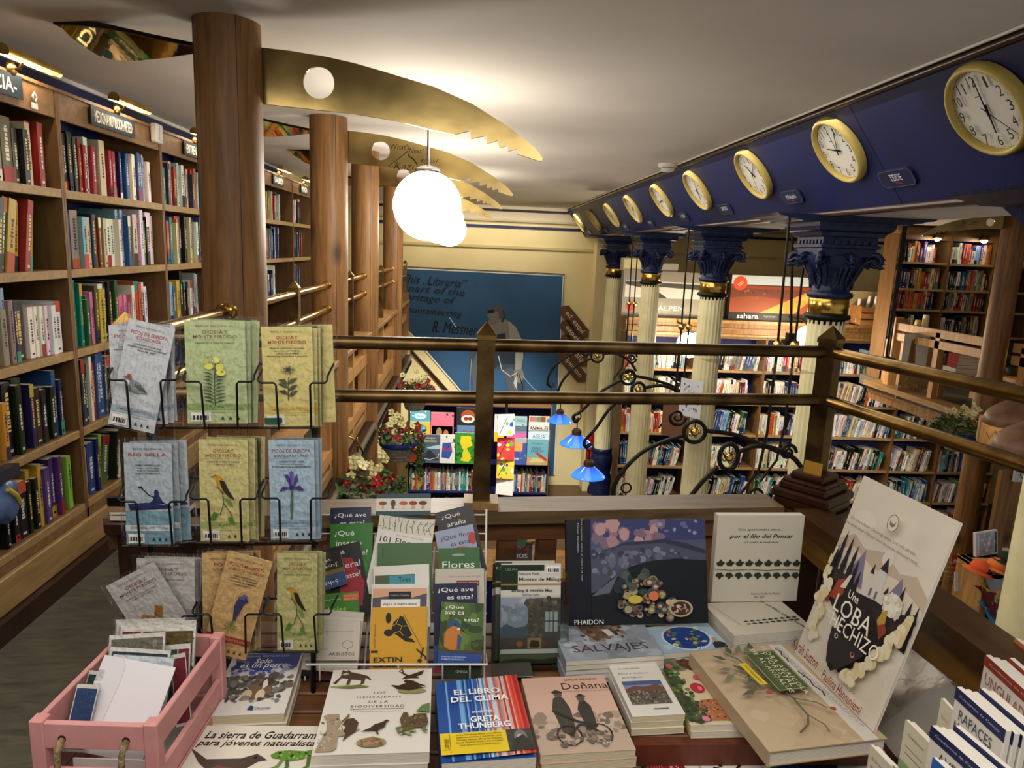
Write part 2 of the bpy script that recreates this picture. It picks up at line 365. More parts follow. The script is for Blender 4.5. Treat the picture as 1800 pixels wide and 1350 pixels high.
# ------------------------------------------------------------------ round glulam pillars of the left gallery
PY = [(2.5, 'nearest the display table'), (4.17, 'second from the display table'), (5.58, 'third from the display table'), (7.6, 'farthest, by the mural')]
PX = -.8
def pillar(x, y, r, z0, z1):
    mb = MB(); n = 36; pr = []
    mb.lathe([(r, z0), (r, z1)], n, PINE, Matrix.Translation((x, y, 0)))
    for k in (3, 11, 20, 29):
        a = 2 * PI * k / n + .2; p = V((x + (r - .0012) * math.cos(a), y + (r - .0012) * math.sin(a), 0))
        mb.tube([(p.x, p.y, z0), (p.x, p.y, z1)], .0022, DARKW, 4)
    return mb
for i, (y, s_) in enumerate(PY):
    tag(pillar(PX, y, .104, GZ, CZ).build('round_pillar'), 'round varnished pine pillar of the left gallery, ' + s_, 'pillar', 'pine pillars of the left gallery')
# ------------------------------------------------------------------ saw blade brackets
def saw_outline():
    top = [(458, 84), (510, 90), (567, 99), (625, 112), (680, 128), (763, 153), (830, 183), (893, 223), (940, 260), (954, 278), (952, 283), (946, 283)]
    teeth = [(910, 271), (910, 262), (893, 266), (893, 256), (878, 260), (876, 247), (856, 253), (855, 239), (828, 244), (827, 230), (798, 237), (760, 229), (697, 213), (620, 200), (555, 193)]
    f = lambda q: (oY(q[0], q[1], 2.53).x, oY(q[0], q[1], 2.53).z)
    T = [f(q) for q in top]; B = [f(q) for q in teeth]; c = f((561, 146)); r = .051
    a = f((458, 84)); e = f((463, 183)); mt = f((563, 98.5)); mbm = f((557, 193.5))
    cl = [(c[0] + r * math.cos(t), c[1] + r * math.sin(t)) for t in [PI / 2 + PI * i / 14 for i in range(15)]]
    cr = [(c[0] + r * math.cos(t), c[1] + r * math.sin(t)) for t in [-PI / 2 + PI * i / 14 for i in range(15)]]
    left = [a, T[1], mt] + cl + [mbm, e]; right = [mbm] + cr + [mt] + T[2:] + B[:-1]
    return left, right
SL, SR = saw_outline()
XZ = Matrix(((1, 0, 0, 0), (0, 0, 1, 0), (0, 1, 0, 0), (0, 0, 0, 1)))   # outline (x,z) -> thickness along y
def lens():
    hn = V((-.27, -.95, -.62)).normalized(); hp = oY(358, 86, 2.53)
    f = lambda q: oP(q[0], q[1], hp, hn)
    t = [f(q) for q in [(358, 84), (270, 68), (200, 52), (150, 46), (104, 44)]]; b = [f(q) for q in [(125, 66), (150, 84), (175, 99), (200, 106), (240, 107), (290, 102), (358, 92)]]
    k = [f(q) for q in [(358, 86), (270, 69), (200, 53), (150, 47), (98, 44), (97, 30), (130, 33), (200, 46), (270, 62), (358, 80)]]
    return t + b, k
LN, LK = lens()
SAWG = 'saw blade brackets on the gallery pillars'
def saw(i, y):
    e = empty('saw_blade', (0, y, 0)); tag(e, 'gold saw blade bracket with a round hole on the pillar ' + PY[i][1], 'saw blade', SAWG)
    mb = MB(); mb.prism(SL, -.006, .006, SAWB, XZ); mb.build('blade_root', e)
    mb = MB(); mb.prism(SR, -.006, .006, SAWB, XZ)
    if i == 1:
        def P(px, py): p = oY(px, py, y - .0075); return (p.x, p.z)
        for s_, cx, cy, tw, th, sh in (("What's", 703, 258, 32, 9, .2), ('Next?', 732, 265, 24, 8, .2), ('Kazu', 713, 292, 40, 12, .4), ('fiJol', 755, 284, 30, 9, .3)):
            vs, fs = glyphs(s_, -.012, sh); c = P(cx, cy); sx = tw * y / F; sy = th * y / F
            mb.add([(c[0] + vx * sx, -.0072, c[1] + vy * sy) for vx, vy in vs], fs, BLKW)
        ln = [P(*q) for q in [(683, 293), (700, 280), (716, 266), (719, 275), (727, 280), (733, 290)]]
        mb.tube([(p[0], -.0072, p[1]) for p in ln], .004, BLKW, 4)
    mb.build('toothed_blade', e)
    b = MB(); n = len(LN); b.add([p - V((0, 2.53, 0)) for p in LN] + [p - V((0, 2.53, 0)) + V((.004, .006, .002)) for p in LN], [tuple(range(n))[::-1], tuple(range(n, 2 * n))] + [(k, (k + 1) % n, n + (k + 1) % n, n + k) for k in range(n)], noisy_mirror); b.build('curved_heel', e)
    b = MB(); n = len(LK); b.add([p - V((0, 2.545, 0)) for p in LK] + [p - V((0, 2.50, 0)) for p in LK], [tuple(range(n)), tuple(range(n, 2 * n))[::-1]] + [(k, (k + 1) % n, n + (k + 1) % n, n + k) for k in range(n)], IRON); b.build('dark_edge_strip', e)
noisy_mirror = noisy('polished_gold', 'd8b878', 'ecd6a0', 2, .05, 1.0, .10, 9, 2)
for i, (y, s_) in enumerate(PY): saw(i, y + .03)
# ------------------------------------------------------------------ opal globe pendants
def globe(x, y, z, r, label, grp='white globe pendants', rod=True):
    e = empty('globe_pendant', (x, y, z)); tag(e, label, 'pendant lamp', grp)
    MB().sphere((0, 0, 0), r, GLOBE2 if 'lamps by' in grp else GLOBE, 32, 20).build('glass_globe', e)
    MB().lathe([(r * .35, r * .92), (r * .36, r * .93), (r * .36, r * 1.06), (r * .2, r * 1.12), (.012, r * 1.15)], 24, CHROME).build('chrome_cap', e)
    if rod: MB().tube([(0, 0, r * 1.1), (0, 0, CZ - z)], .006, CHROME, 8).build('rod', e)
    return e
for (px, py, y, r, s_) in ((751, 362, 3.35, .156, 'white glass globe pendant hanging below the first saw blade, nearest of the row'), (775, 388, 5.0, .156, 'white glass globe pendant half hidden behind the nearest globe'), (790, 403, 6.7, .156, 'white glass globe pendant farthest of the row over the hall')):
    p = oY(px, py, y); globe(p.x, y, p.z, r, s_)
# ------------------------------------------------------------------ left gallery bookcases
CODE = {'k': ('131216', 'black'), 'd': ('3a3936', 'dark grey'), 'g': ('85837e', 'grey'), 'w': ('e0dcd4', 'white'), 'c': ('c9bb98', 'cream'), 'r': ('962428', 'red'), 'o': ('b8562c', 'orange'), 'y': ('b8962e', 'yellow'),
        'n': ('1a2250', 'navy'), 'b': ('284f80', 'blue'), 'l': ('86a9c4', 'light blue'), 't': ('1f7d78', 'teal'), 'v': ('2c5a34', 'green'), 'e': ('8fae3c', 'lime green'), 'p': ('cf7aa0', 'pink'), 'u': ('54376f', 'purple'), 'm': ('5e1c22', 'maroon'), 'a': ('7d5632', 'brown'), 'f': ('5c5a30', 'olive')}
TOPM = col('cfc6b2', .8)
def jit(hexs, R, k=14):
    v = [max(4, min(245, int(hexs[i:i + 2], 16) + R.randint(-k, k))) // 6 * 6 for i in (0, 2, 4)]
    return '%02x%02x%02x' % tuple(v)
def shelf_book(mb, x, t, h, d, y0, code, R, M, det=2):
    hexs = jit(CODE[code][0], R); c = col(hexs, .42); s_ = .0015
    vs = [(x, y0 + s_, 0), (x + t * .25, y0, 0), (x + t * .75, y0, 0), (x + t, y0 + s_, 0), (x + t, y0 + d, 0), (x, y0 + d, 0)]
    v2 = [(a, b, h) for a, b, _ in vs]; n = 6
    mb.add(vs + v2, [(k, (k + 1) % n, n + (k + 1) % n, n + k) for k in range(n)] + [tuple(range(n))[::-1]], c, False, M)
    e = min(.0012, t * .1)
    mb.add([(x, y0 + s_, h), (x + t * .25, y0, h), (x + t * .75, y0, h), (x + t, y0 + s_, h), (x + t, y0 + d, h), (x, y0 + d, h)], [(0, 1, 2, 3, 4, 5)], c, False, M)
    mb.add([(x + e, y0 + .003, h + .0003), (x + t - e, y0 + .003, h + .0003), (x + t - e, y0 + d - .002, h + .0003), (x + e, y0 + d - .002, h + .0003)], [(0, 1, 2, 3)], TOPM, False, M)
    if det:
        light = code in 'wcyleopg'; ic = R.choice(['2a2a2e', '5a1a1a', '1d2c55'] if light else ['d8d4c8', 'd8c070', 'c8ccd8'])
        def bar(z0, z1, wd, q): mb.add([(x + t * (.5 - wd), y0 - .0003, z0), (x + t * (.5 + wd), y0 - .0003, z0), (x + t * (.5 + wd), y0 - .0003, z1), (x + t * (.5 - wd), y0 - .0003, z1)], [(0, 1, 2, 3)], col(q, .5), False, M)
        k = R.random()
        if k < .28: bar(0, h * R.uniform(.12, .3), .5, jit(CODE[R.choice('kwroynbt')][0], R))
        elif k < .4: bar(h * .8, h, .5, jit(CODE[R.choice('kwroynbt')][0], R))
        z = h * R.uniform(.25, .35); zt = h * R.uniform(.7, .9)
        while z < zt:                                   # title as broken strokes up the spine
            q = h * R.uniform(.02, .06); bar(z, min(zt, z + q), R.uniform(.1, .2), ic); z += q + h * R.uniform(.008, .02)
        if R.random() < .5: bar(h * .06, h * .1, .2, ic)
ORD = ['first', 'second', 'third', 'fourth', 'fifth', 'sixth', 'seventh', 'eighth', 'ninth', 'tenth', 'eleventh', 'twelfth', 'thirteenth', 'fourteenth', 'fifteenth', 'sixteenth', 'seventeenth', 'eighteenth', 'nineteenth', 'twentieth']
def ordn(i): return ORD[i] if i < 20 else 'twenty-' + ORD[i - 20]
def fill(rowstr, M, x0, x1, hmin, hmax, seed, where=None, group=None, into=None, tk=(.012, .024), det=2, dep=(.14, .19), yo=(.015, .05)):
    """books along a shelf: one object each, or into one mesh"""
    R = random.Random(seed); x = x0; i = 0; lean = 0; hs = {}; prev = None; cols_n = {}
    for ch in rowstr:
        if ch == ' ': x += R.uniform(.015, .04); continue
        if ch == '/': lean = 1 - lean; continue
        code = ch.lower(); t = R.uniform(*tk) * (1.75 if ch.isupper() else 1)
        h = hs['h'] if prev == code and R.random() < .85 else R.uniform(hmin, hmax); hs['h'] = h; prev = code
        if ch.isupper(): h = min(hmax * 1.03, h * 1.06)
        if x + t > x1: break
        a = math.radians(R.uniform(7, 12)) if lean else math.radians(R.uniform(-.3, .6))
        d = R.uniform(*dep); y0 = R.uniform(*yo)
        Mb = M @ Matrix.Translation((x, 0, .0)) @ Matrix.Rotation(a, 4, 'Y')
        if into is not None: shelf_book(into, 0, t, h, d, y0, code, R, Mb, det)
        else:
            b = MB(); shelf_book(b, 0, t, h, d, y0, code, R, None, det); o = b.build('book', None, Mb)
            adj = 'thick' if t > .028 else 'slim'
            i += 1; tag(o, '%s %s book, %s from left, %s' % (adj, CODE[code][1], ordn(i - 1), where), 'book', group)
        x += t * (1.0 / math.cos(a)) + .0008 + (h * .0 if not lean else .001)
def bay(M, L, zs, top, head, depth, label, group, woodm=OAKV, shelfm=OAK, edge=EDGE, plinth=None, cornice=False, st=.028):
    e = empty('bookcase'); e.matrix_world = M; tag(e, label, 'bookcase', group)
    z0 = plinth[0] if plinth else zs[-1] - .1; sd = .012
    for x in (0, L - sd): MB().box(x, x + sd, 0, depth, z0, head, woodm).build('side_panel', e)
    MB().box(sd, L - sd, depth - .012, depth, z0, head, NAVYB).build('back_panel', e)
    for z in zs:
        b = MB(); b.box(sd, L - sd, .012, depth - .012, z - st, z, shelfm); b.bbox(sd, L - sd, 0, .014, z - st - .004, z, edge, .002); b.build('shelf', e)
    MB().box(sd, L - sd, .004, .02, top, head, shelfm).build('header_board', e)
    MB().box(-.002, L + .002, -.004, depth, head, head + .012, woodm).build('top_board', e)
    if plinth: MB().box(0, L, .0, .02, plinth[0], zs[-1] - st, shelfm).build('plinth', e)
    return e
LX = -1.55; LZ = [1.515, 1.213, .895, .572, .262]; LTOP = 1.772; LHEAD = 1.868
BY = [1.985, 2.878, 3.772, 4.666, 5.56, 6.454, 7.3]
def left_M(y): return Matrix(((0, -1, 0, LX), (1, 0, 0, y), (0, 0, 1, 0), (0, 0, 0, 1)))
BN = ['at the left edge of the photo', 'under the medicina sign', 'just left of the nearest pillar', 'hidden behind the nearest pillar', 'seen between the first two pillars', 'beside the second pillar']
RN = ['the top shelf', 'the second shelf down', 'the third shelf down', 'the fourth shelf down', 'the bottom shelf']
for i in range(6):
    bay(left_M(BY[i]), BY[i + 1] - BY[i] - .002, LZ, LTOP, LHEAD, .30, 'tall oak wall bookcase of the left gallery, ' + BN[i], 'left gallery bookcases', plinth=(.0, 0))
b = MB(); b.box(LX, LX + .05, 1.0, 7.3, 0, .075, DARKW); b.bbox(LX, LX + .02, 1.0, 7.3, .075, .20, EDGE, .004); struct('baseboard_left', b)
rows = {
 (0, 0, .40): 'gdwwwwgfFdkcrr', (0, 1, .34): '/kkwkwkdYyyrye', (0, 2, .28): 'gkwrdkyaglgnK wwwwwWc lBb', (0, 3, .20): 'gkcumMvYyKkKnKkkkbn', (0, 4, .42): 'kKkKkykyuuuuGeefdCk',
 (1, 0, .02): 'kkkkKdrrwrrCcrrrnnnbpwpbblcw', (1, 1, .02): 'WBGlcnroaacwwwwllbgCcpwvkWw', (1, 2, .02): 'cgTtvvpfYwwkkvwppppwOokkgw', (1, 3, .02): 'NnnkwrbBnkoOrrmcw', (1, 4, .02): 'WBn /eFkkwgd',
 (2, 0, .02): 'kwttdcrylgwgwbkcdrowlk', (2, 1, .02): 'Kkrrtccorrkkkcgkdwbnkk', (2, 2, .02): 'wyolbbyyKkkkmwcdgl', (2, 3, .02): 'bnkwcrobkd', (2, 4, .02): 'cwggadbk',
 (4, 0, .02): 'bwkgydfowycbdrlnkkgw', (4, 1, .02): 'kvkyrnuggwbkdnlbrk', (4, 2, .02): 'dwkggbwkdnnkw', (4, 3, .02): 'nbbdkgbwn',
 (5, 0, .02): 'rtTtwwkgbdonklw', (5, 1, .02): 'lgwKkkwkbcdgnr', (5, 2, .02): 'lgbnbglwkdb', (5, 3, .02): 'bnkbldn'}
HH = [(.185, .228), (.205, .262), (.185, .268), (.19, .278), (.19, .25)]
for (i, r, off), s_ in rows.items():
    if i >= 2 and r >= 3: continue
    Mr = left_M(BY[i]) @ Matrix.Translation((0, 0, LZ[r])); L = BY[i + 1] - BY[i]
    fill(s_, Mr, off, L - .02, *HH[r], seed=i * 31 + r * 7 + 3, where='%s, case %s' % (('top shelf', 'second shelf down', 'third shelf down', 'fourth shelf down', 'bottom shelf')[r], ('at left photo edge', 'under medicina sign', 'left of nearest pillar', '', 'between first two pillars', 'beside second pillar')[i]), group='books on the left gallery shelves', tk=(.019, .033))
# pictures lights, signs and the alarm box on the header boards
def sign(txt, y0, y1, z0, z1, label, lit=False):
    M = Matrix(((0, 0, 1, LX + .004), (1, 0, 0, y0), (0, 1, 0, z0), (0, 0, 0, 1))); b = MB(); w_ = y1 - y0; h_ = z1 - z0
    b.box(0, w_, 0, h_, 0, .006, col('22303c', .4)); art(b, [('t', txt, .5, .5, .88, .62, 'e2e2d8', {'b': .02})], w_, h_, None, .006)
    tag(b.build('shelf_sign', None, M), label, 'sign', 'section signs over the left bookcases')
def pic_light(y, z, label):
    e = empty('picture_light', (LX, y, z)); tag(e, label, 'picture light', 'brass picture lights')
    b = MB(); pts = [];
    n = 12; L = .15; r = .024; vs = []; fs = []
    for sgn in (-L, L):
        for k in range(n + 1):
            a = math.radians(-35 + 230 * k / n); vs.append((.05 + r * math.cos(a), sgn, r * math.sin(a)))
    for k in range(n): fs.append((k, k + 1, n + 2 + k, n + 1 + k))
    b.add(vs, fs, BRASSB, True); b.add(vs[:n + 1], [tuple(range(n + 1))], BRASSB); b.add(vs[n + 1:], [tuple(range(n + 1))[::-1]], BRASSB)
    sh = b.build('half_round_shade', e)
    MB().tube([(.048, -L * .8, -.002), (.048, L * .8, -.002)], .008, BULB, 8).build('tube_bulb', sh)
    MB().tube([(.0, -.03, -.03), (.03, -.03, -.03), (.045, -.03, .0)], .006, BRASS, 8).build('arm', e)
    b = MB(); b.lathe([(.026, 0), (.028, .005), (.02, .012), (.006, .018)], 16, BRASS, Matrix.Translation((0, -.03, -.03)) @ Matrix.Rotation(PI / 2, 4, 'Y')); b.build('rosette', e)
sign('-SUPERVIVENCIA-', 2.10, 2.655, 1.795, 1.87, 'dark sign plate ending in VENCIA, cut by the left photo edge')
sign('·MEDICINA·NUTRICION·METEO·', 3.10, 3.48, 1.79, 1.865, 'dark sign plate reading MEDICINA NUTRICION METEO')
sign('·ENTRENAMIENTO·', 4.05, 4.42, 1.79, 1.865, 'dark sign plate just left of the nearest pillar, partly hidden')
sign('·SALUD·', 5.80, 6.12, 1.79, 1.865, 'lit sign plate between the first two pillars'); sign('·YOGA·', 6.72, 7.0, 1.79, 1.865, 'small lit sign plate left of the second pillar')
for y, s_ in ((2.64, 'brass picture light above the VENCIA sign'), (3.36, 'brass picture light above the MEDICINA sign'), (4.24, 'brass picture light by the nearest pillar'), (6.0, 'brass picture light between the first two pillars'), (6.86, 'brass picture light next to the second pillar')): pic_light(y, 1.915, s_)
b = MB(); b.bbox(0, .03, -.04, .04, -.045, .045, WHW, .006); b.bbox(.03, .036, -.012, .022, -.035, .035, col('c2c0c6', .4), .002)
tag(b.build('alarm_box', None, Matrix.Translation((LX, 3.70, 1.845))), 'white plastic alarm box on the bookcase header', 'alarm box')
b = MB(); b.box(0, .004, -.016, .016, -.02, .0, WHW); b.tube([(.004, 0, .002), (.004, .012, .02), (.004, 0, .036), (.004, -.012, .02)], .004, col('b5b5b8', .3), 6, None, True)
tag(b.build('security_tag', None, Matrix.Translation((LX, 2.73, 1.80))), 'small white tag hanging from a red hook on the bookcase header', 'tag')
# ------------------------------------------------------------------ clocks and name plates on the navy fascia
def fas(px, py):      # point on the fascia
    return oP(px, py, T0, NN)
FUP = (T0 - T1).normalized(); FX = V((0, -1, 0))     # as seen from the hall: right is towards the viewer
names = ['NANGA PARBAT', 'TEIDE', 'PEÑALARA', 'CARSTENSZ', 'P. LENIN', 'ACONCAGUA', 'KILIMANJARO', 'ELBRUS', 'EVEREST']
ck = [(1744, 188), (1479, 261), (1328, 304), (1229, 333), (1166, 351), (1115, 366), (1077, 377), (1046, 386), (1020, 391)]
hands = [(186, 4, 140), (285, 28, 5), (330, 55, 200), (205, 40, 130), (265, 262, 60), (240, 60, 10), (20, 200, 90), (100, 330, 10), (150, 60, 300)]
CLR = .165
CLOCKM = noisy('ivory_plastic', 'b39c4c', 'c4ae60', 8, .4)
for i, (px, py) in enumerate(ck):
    c = fas(px, py); M = frame(c + NN * .002, FX, FUP, NN) if FX.cross(FUP).dot(NN) > 0 else frame(c + NN * .002, -FX, FUP, NN)
    e = empty('wall_clock'); e.matrix_world = M
    tag(e, 'round cream wall clock, ' + (ordn(i) + ' from the viewer on the navy beam' if i else 'largest and nearest on the navy beam'), 'clock', 'clocks on the navy beam')
    r = CLR; b = MB(); b.lathe([(r * .99, 0), (r * 1.0, .014), (r * .975, .028), (r * .93, .036), (r * .88, .034), (r * .86, .026), (r * .86, .012)], 40, CLOCKM, None, True, 0, False, False); b.build('rim', e)
    it = [('e', .5, .5, .43, .43, 'd9d6cc')]
    for k in range(60):
        a = 2 * PI * k / 60; rr = .40; q = (.5 + rr * math.sin(a), .5 + rr * math.cos(a)); q2 = (.5 + (rr + .012) * math.sin(a), .5 + (rr + .012) * math.cos(a))
        if i < 4: it.append(('l', [q, q2], .0016 if k % 5 else .003, '33322f'))
    for k in range(1, 13):
        a = 2 * PI * k / 12; it.append(('t', str(k), .5 + .325 * math.sin(a), .5 + .325 * math.cos(a), .03 if k in (1,) else (.058 if k < 10 else .09), .115, '17181c', {'b': .0}))
    it.append(('l', [(.46, .665), (.54, .665)], .004, '555555'))
    b = MB(); art(b, it, 2 * r, 2 * r, Matrix.Translation((-r, -r, 0)), .012); dial = b.build('dial', e)
    def hand(ang, ln, wd, z):
        a = math.radians(ang); d = V((math.sin(a), math.cos(a), 0)); n_ = V((d.y, -d.x, 0)) * wd
        q = [d * -.02 + n_, d * -.02 - n_, d * ln - n_ * .4, d * ln + n_ * .4]
        b = MB(); b.add([(v.x, v.y, z) for v in q] + [(v.x, v.y, z + .0015) for v in q], [(0, 3, 2, 1), (4, 5, 6, 7), (0, 1, 5, 4), (1, 2, 6, 5), (2, 3, 7, 6), (3, 0, 4, 7)] , BLKW); b.build('hand', dial)
    h1, m1, s1 = hands[i]; hand(h1, r * .5, .0045, .016); hand(m1, r * .72, .003, .019); hand(s1, r * .78, .001, .022)
    # plate
    pc = c + FX * .285 - FUP * (r * 1.12)
    w_, h_ = .24, .085; ch = .02
    xx = FX if FX.cross(FUP).dot(NN) > 0 else -FX
    Mp = frame(pc + NN * .001 - xx * w_ / 2 - FUP * h_ / 2, xx, FUP, NN); b = MB()
    oc = [(0, ch), (ch, 0), (w_ - ch, 0), (w_, ch), (w_, h_ - ch), (w_ - ch, h_), (ch, h_), (0, h_ - ch)]
    b.prism(oc, 0, .008, col('141c40', .35)); pl = [(x / w_ * .94 + .03, y / h_ * .9 + .05) for x, y in oc]
    ii = [('l', pl + [pl[0]], .0012, '7a7f98')] + [('t', names[i], .5, .56, .34 if len(names[i]) < 6 else .5, .36, 'cfd2da', {'b': .004}), ('t', '%d m' % [8125, 3718, 2428, 4884, 7134, 6961, 5895, 5642, 8849][i], .52, .24, .16, .13, 'b0465a')]
    art(b, ii, w_, h_, None, .008); tag(b.build('clock_nameplate', None, Mp), 'navy nameplate reading %s beside its clock' % names[i].title(), 'nameplate', 'clock nameplates')
# smoke detector
p = oZ(1174, 288, CZ)
b = MB(); b.lathe([(.07, 0), (.07, -.022), (.05, -.03), (.048, -.05), (.03, -.058)], 24, WHW); b.lathe([(.055, -.031), (.055, -.036)], 24, col('77757a', .5)); tag(b.build('smoke_detector', None, Matrix.Translation((p.x, p.y, CZ))), 'white round smoke detector on the ceiling', 'smoke detector')
# ------------------------------------------------------------------ cast iron columns
CXc = 2.05; CYS = [(3.92, 'nearest, right behind the corner brass post'), (5.86, 'second from the front'), (7.92, 'third from the front'), (10.0, 'farthest, by the corner of the back wall')]
def spiral(c, r, turns, n, a0, dirn=1, k=.12):
    return [(c[0] + r * (1 - (1 - k) * i / n) * math.cos(a0 + dirn * 2 * PI * turns * i / n), c[1] + r * (1 - (1 - k) * i / n) * math.sin(a0 + dirn * 2 * PI * turns * i / n)) for i in range(n + 1)]
def column():
    e = empty('fluted_column')
    # shaft with flutes
    n = 80; vs = []; zs = [(GZ, .135), (-1.6, .128), (1.04, .100)]; fs = []
    for z, r in zs:
        for k in range(n): a = 2 * PI * k / n; q = r * (1 - .075 * max(0, math.sin(20 * a)) ** 1.0); vs.append((q * math.cos(a), q * math.sin(a), z))
    for i in range(2):
        for k in range(n): fs.append((i * n + k, i * n + (k + 1) % n, (i + 1) * n + (k + 1) % n, (i + 1) * n + k))
    MB().add(vs, fs, CRM, True).build('fluted_shaft', e)
    MB().lathe([(.10, 1.02), (.10, 1.045), (.122, 1.05), (.126, 1.062), (.122, 1.075), (.10, 1.08)], 32, IRON).build('black_ring', e)
    MB().lathe([(.103, 1.075), (.108, 1.08), (.108, 1.165), (.103, 1.17)], 32, BRASSB).build('brass_ring', e)
    b = MB(); b.lathe([(.10, 1.165), (.118, 1.17), (.124, 1.185), (.118, 1.20), (.102, 1.205), (.105, 1.25), (.115, 1.29), (.14, 1.33), (.165, 1.36), (.17, 1.40)], 32, CAPB)
    for q in ((.20, 1.395), (.21, 1.41)): pass
    b.lathe([(.215, 1.40), (.215, 1.44), (.235, 1.445), (.235, 1.46), (.215, 1.465), (.215, 1.50), (.245, 1.505), (.26, 1.525), (.285, 1.535), (.30, 1.555), (.30, 1.575)], 4, CAPB, None, False, .5)
    for sx in (-1, 1):                                  # long stepped corbel under the beam
        st = [(0, 1.575), (.30, 1.575), (.31, 1.583), (.36, 1.588), (.37, 1.595), (.42, 1.60), (.43, 1.606), (.44, 1.612), (0, 1.612)]
        b.prism([(sx * x, z) for x, z in (st if sx > 0 else st)], -.20, .20, CAPB, XZ)
    for s_ in range(4):                                 # dentils
        for k in range(7):
            M = Matrix.Rotation(s_ * PI / 2, 4, 'Z'); u = -.12 + .04 * k; b.box(u - .010, u + .010, .150, .158, 1.45, 1.485, CAPB, M)
    for k in range(8):                                  # curled leaves
        a = k * PI / 4 + PI / 4; M = Matrix.Rotation(a, 4, 'Z') @ Matrix(((1, 0, 0, 0), (0, 0, -1, 0), (0, 1, 0, 0), (0, 0, 0, 1)))
        R0 = .17 if k % 2 else .215; sc_ = 1.0 if k % 2 == 0 else .8
        sp = spiral((R0, 1.375), .042 * sc_, 1.3, 22, PI * .9, -1, .25)
        path = [(.105, 1.24), (.115, 1.29), (.14, 1.345)] + sp
        b.tube([(x, y, 0) for x, y in path], [.012, .016, .018] + [.018 - .010 * i / 22 for i in range(23)], CAPB, 8, M)
        for dz in (-.022, .022): b.tube([(.11, 1.26, dz), (.15, 1.35, dz * 1.3), (R0 - .01, 1.385, dz), (R0 + .035 * sc_, 1.36, dz * .6)], [.006, .010, .012, .004], CAPB, 6, M)
        for j in range(3): b.lathe([(.001, -.02), (.014, 0), (.001, .024)], 6, CAPB, M @ Matrix.Translation((R0 + .03, 1.345 + .022 * j, 0)) @ Matrix.Rotation(PI / 2, 4, 'Y'))
        b.tube([(.108, 1.22, 0), (.113, 1.27, .025), (.118, 1.30, .0), (.113, 1.27, -.025), (.108, 1.22, 0)], .006, CAPB, 6, M @ Matrix.Rotation(.39, 4, 'Y'))
    b.build('capital', e)
    b = MB(); b.lathe([(.137, -1.46), (.15, -1.47), (.148, -1.51), (.14, -1.53), (.155, -1.56), (.165, -1.66), (.15, -1.76), (.14, -1.85), (.155, -1.87), (.165, -1.95), (.155, -2.05), (.18, -2.1), (.18, -2.16)], 28, CAPB); b.build('blue_base_sleeve', e)
    return e
col0 = None
for i, (y, s_) in enumerate(CYS):
    o = column() if i == 0 else copy_tree(col0)
    if i == 0: col0 = o
    o.location = (CXc, y, 0); tag(o, 'cream fluted iron column with blue leafy capital, ' + s_, 'column', 'iron columns under the navy beam')
b = MB(); b.prism([(-.43, 1.612), (.43, 1.612), (.42, 1.60), (.36, 1.588), (.3, 1.575), (-.3, 1.575), (-.36, 1.588), (-.42, 1.60)], -.2, .2, CAPB, XZ); b.lathe([(.2, 1.40), (.215, 1.5), (.30, 1.575)], 4, CAPB, None, False, .5); b.lathe([(.125, GZ), (.1, 1.4)], 24, CRM)
tag(b.build('fluted_column', None, Matrix.Translation((CXc, 2.2, 0))), "cream column cut by the right photo edge under a blue stepped corbel", "column")
# ------------------------------------------------------------------ wrought iron lamp arms with blue glass shades
def shade_mat():
    m = bpy.data.materials.new('blue_glass_shade'); m.use_nodes = True; nt = m.node_tree; b = nt.nodes['Principled BSDF']; L = nt.links.new
    tc = nt.nodes.new('ShaderNodeTexCoord'); sp = nt.nodes.new('ShaderNodeSeparateXYZ'); n = nt.nodes.new('ShaderNodeTexNoise'); n.inputs['Scale'].default_value = 40
    mr = nt.nodes.new('ShaderNodeMapRange'); mr.inputs['From Min'].default_value = -.10; mr.inputs['From Max'].default_value = 0.0
    cr = nt.nodes.new('ShaderNodeValToRGB'); cr.color_ramp.elements[0].color = hx('3a86f0'); cr.color_ramp.elements[1].color = hx('0a1eb8')
    L(tc.outputs['Object'], sp.inputs[0]); L(sp.outputs[2], mr.inputs['Value']); L(mr.outputs[0], cr.inputs[0]); L(cr.outputs[0], b.inputs['Base Color']); L(cr.outputs[0], b.inputs['Emission Color'])
    b.inputs['Emission Strength'].default_value = .3; b.inputs['Roughness'].default_value = .15
    return m
SHADE = shade_mat()
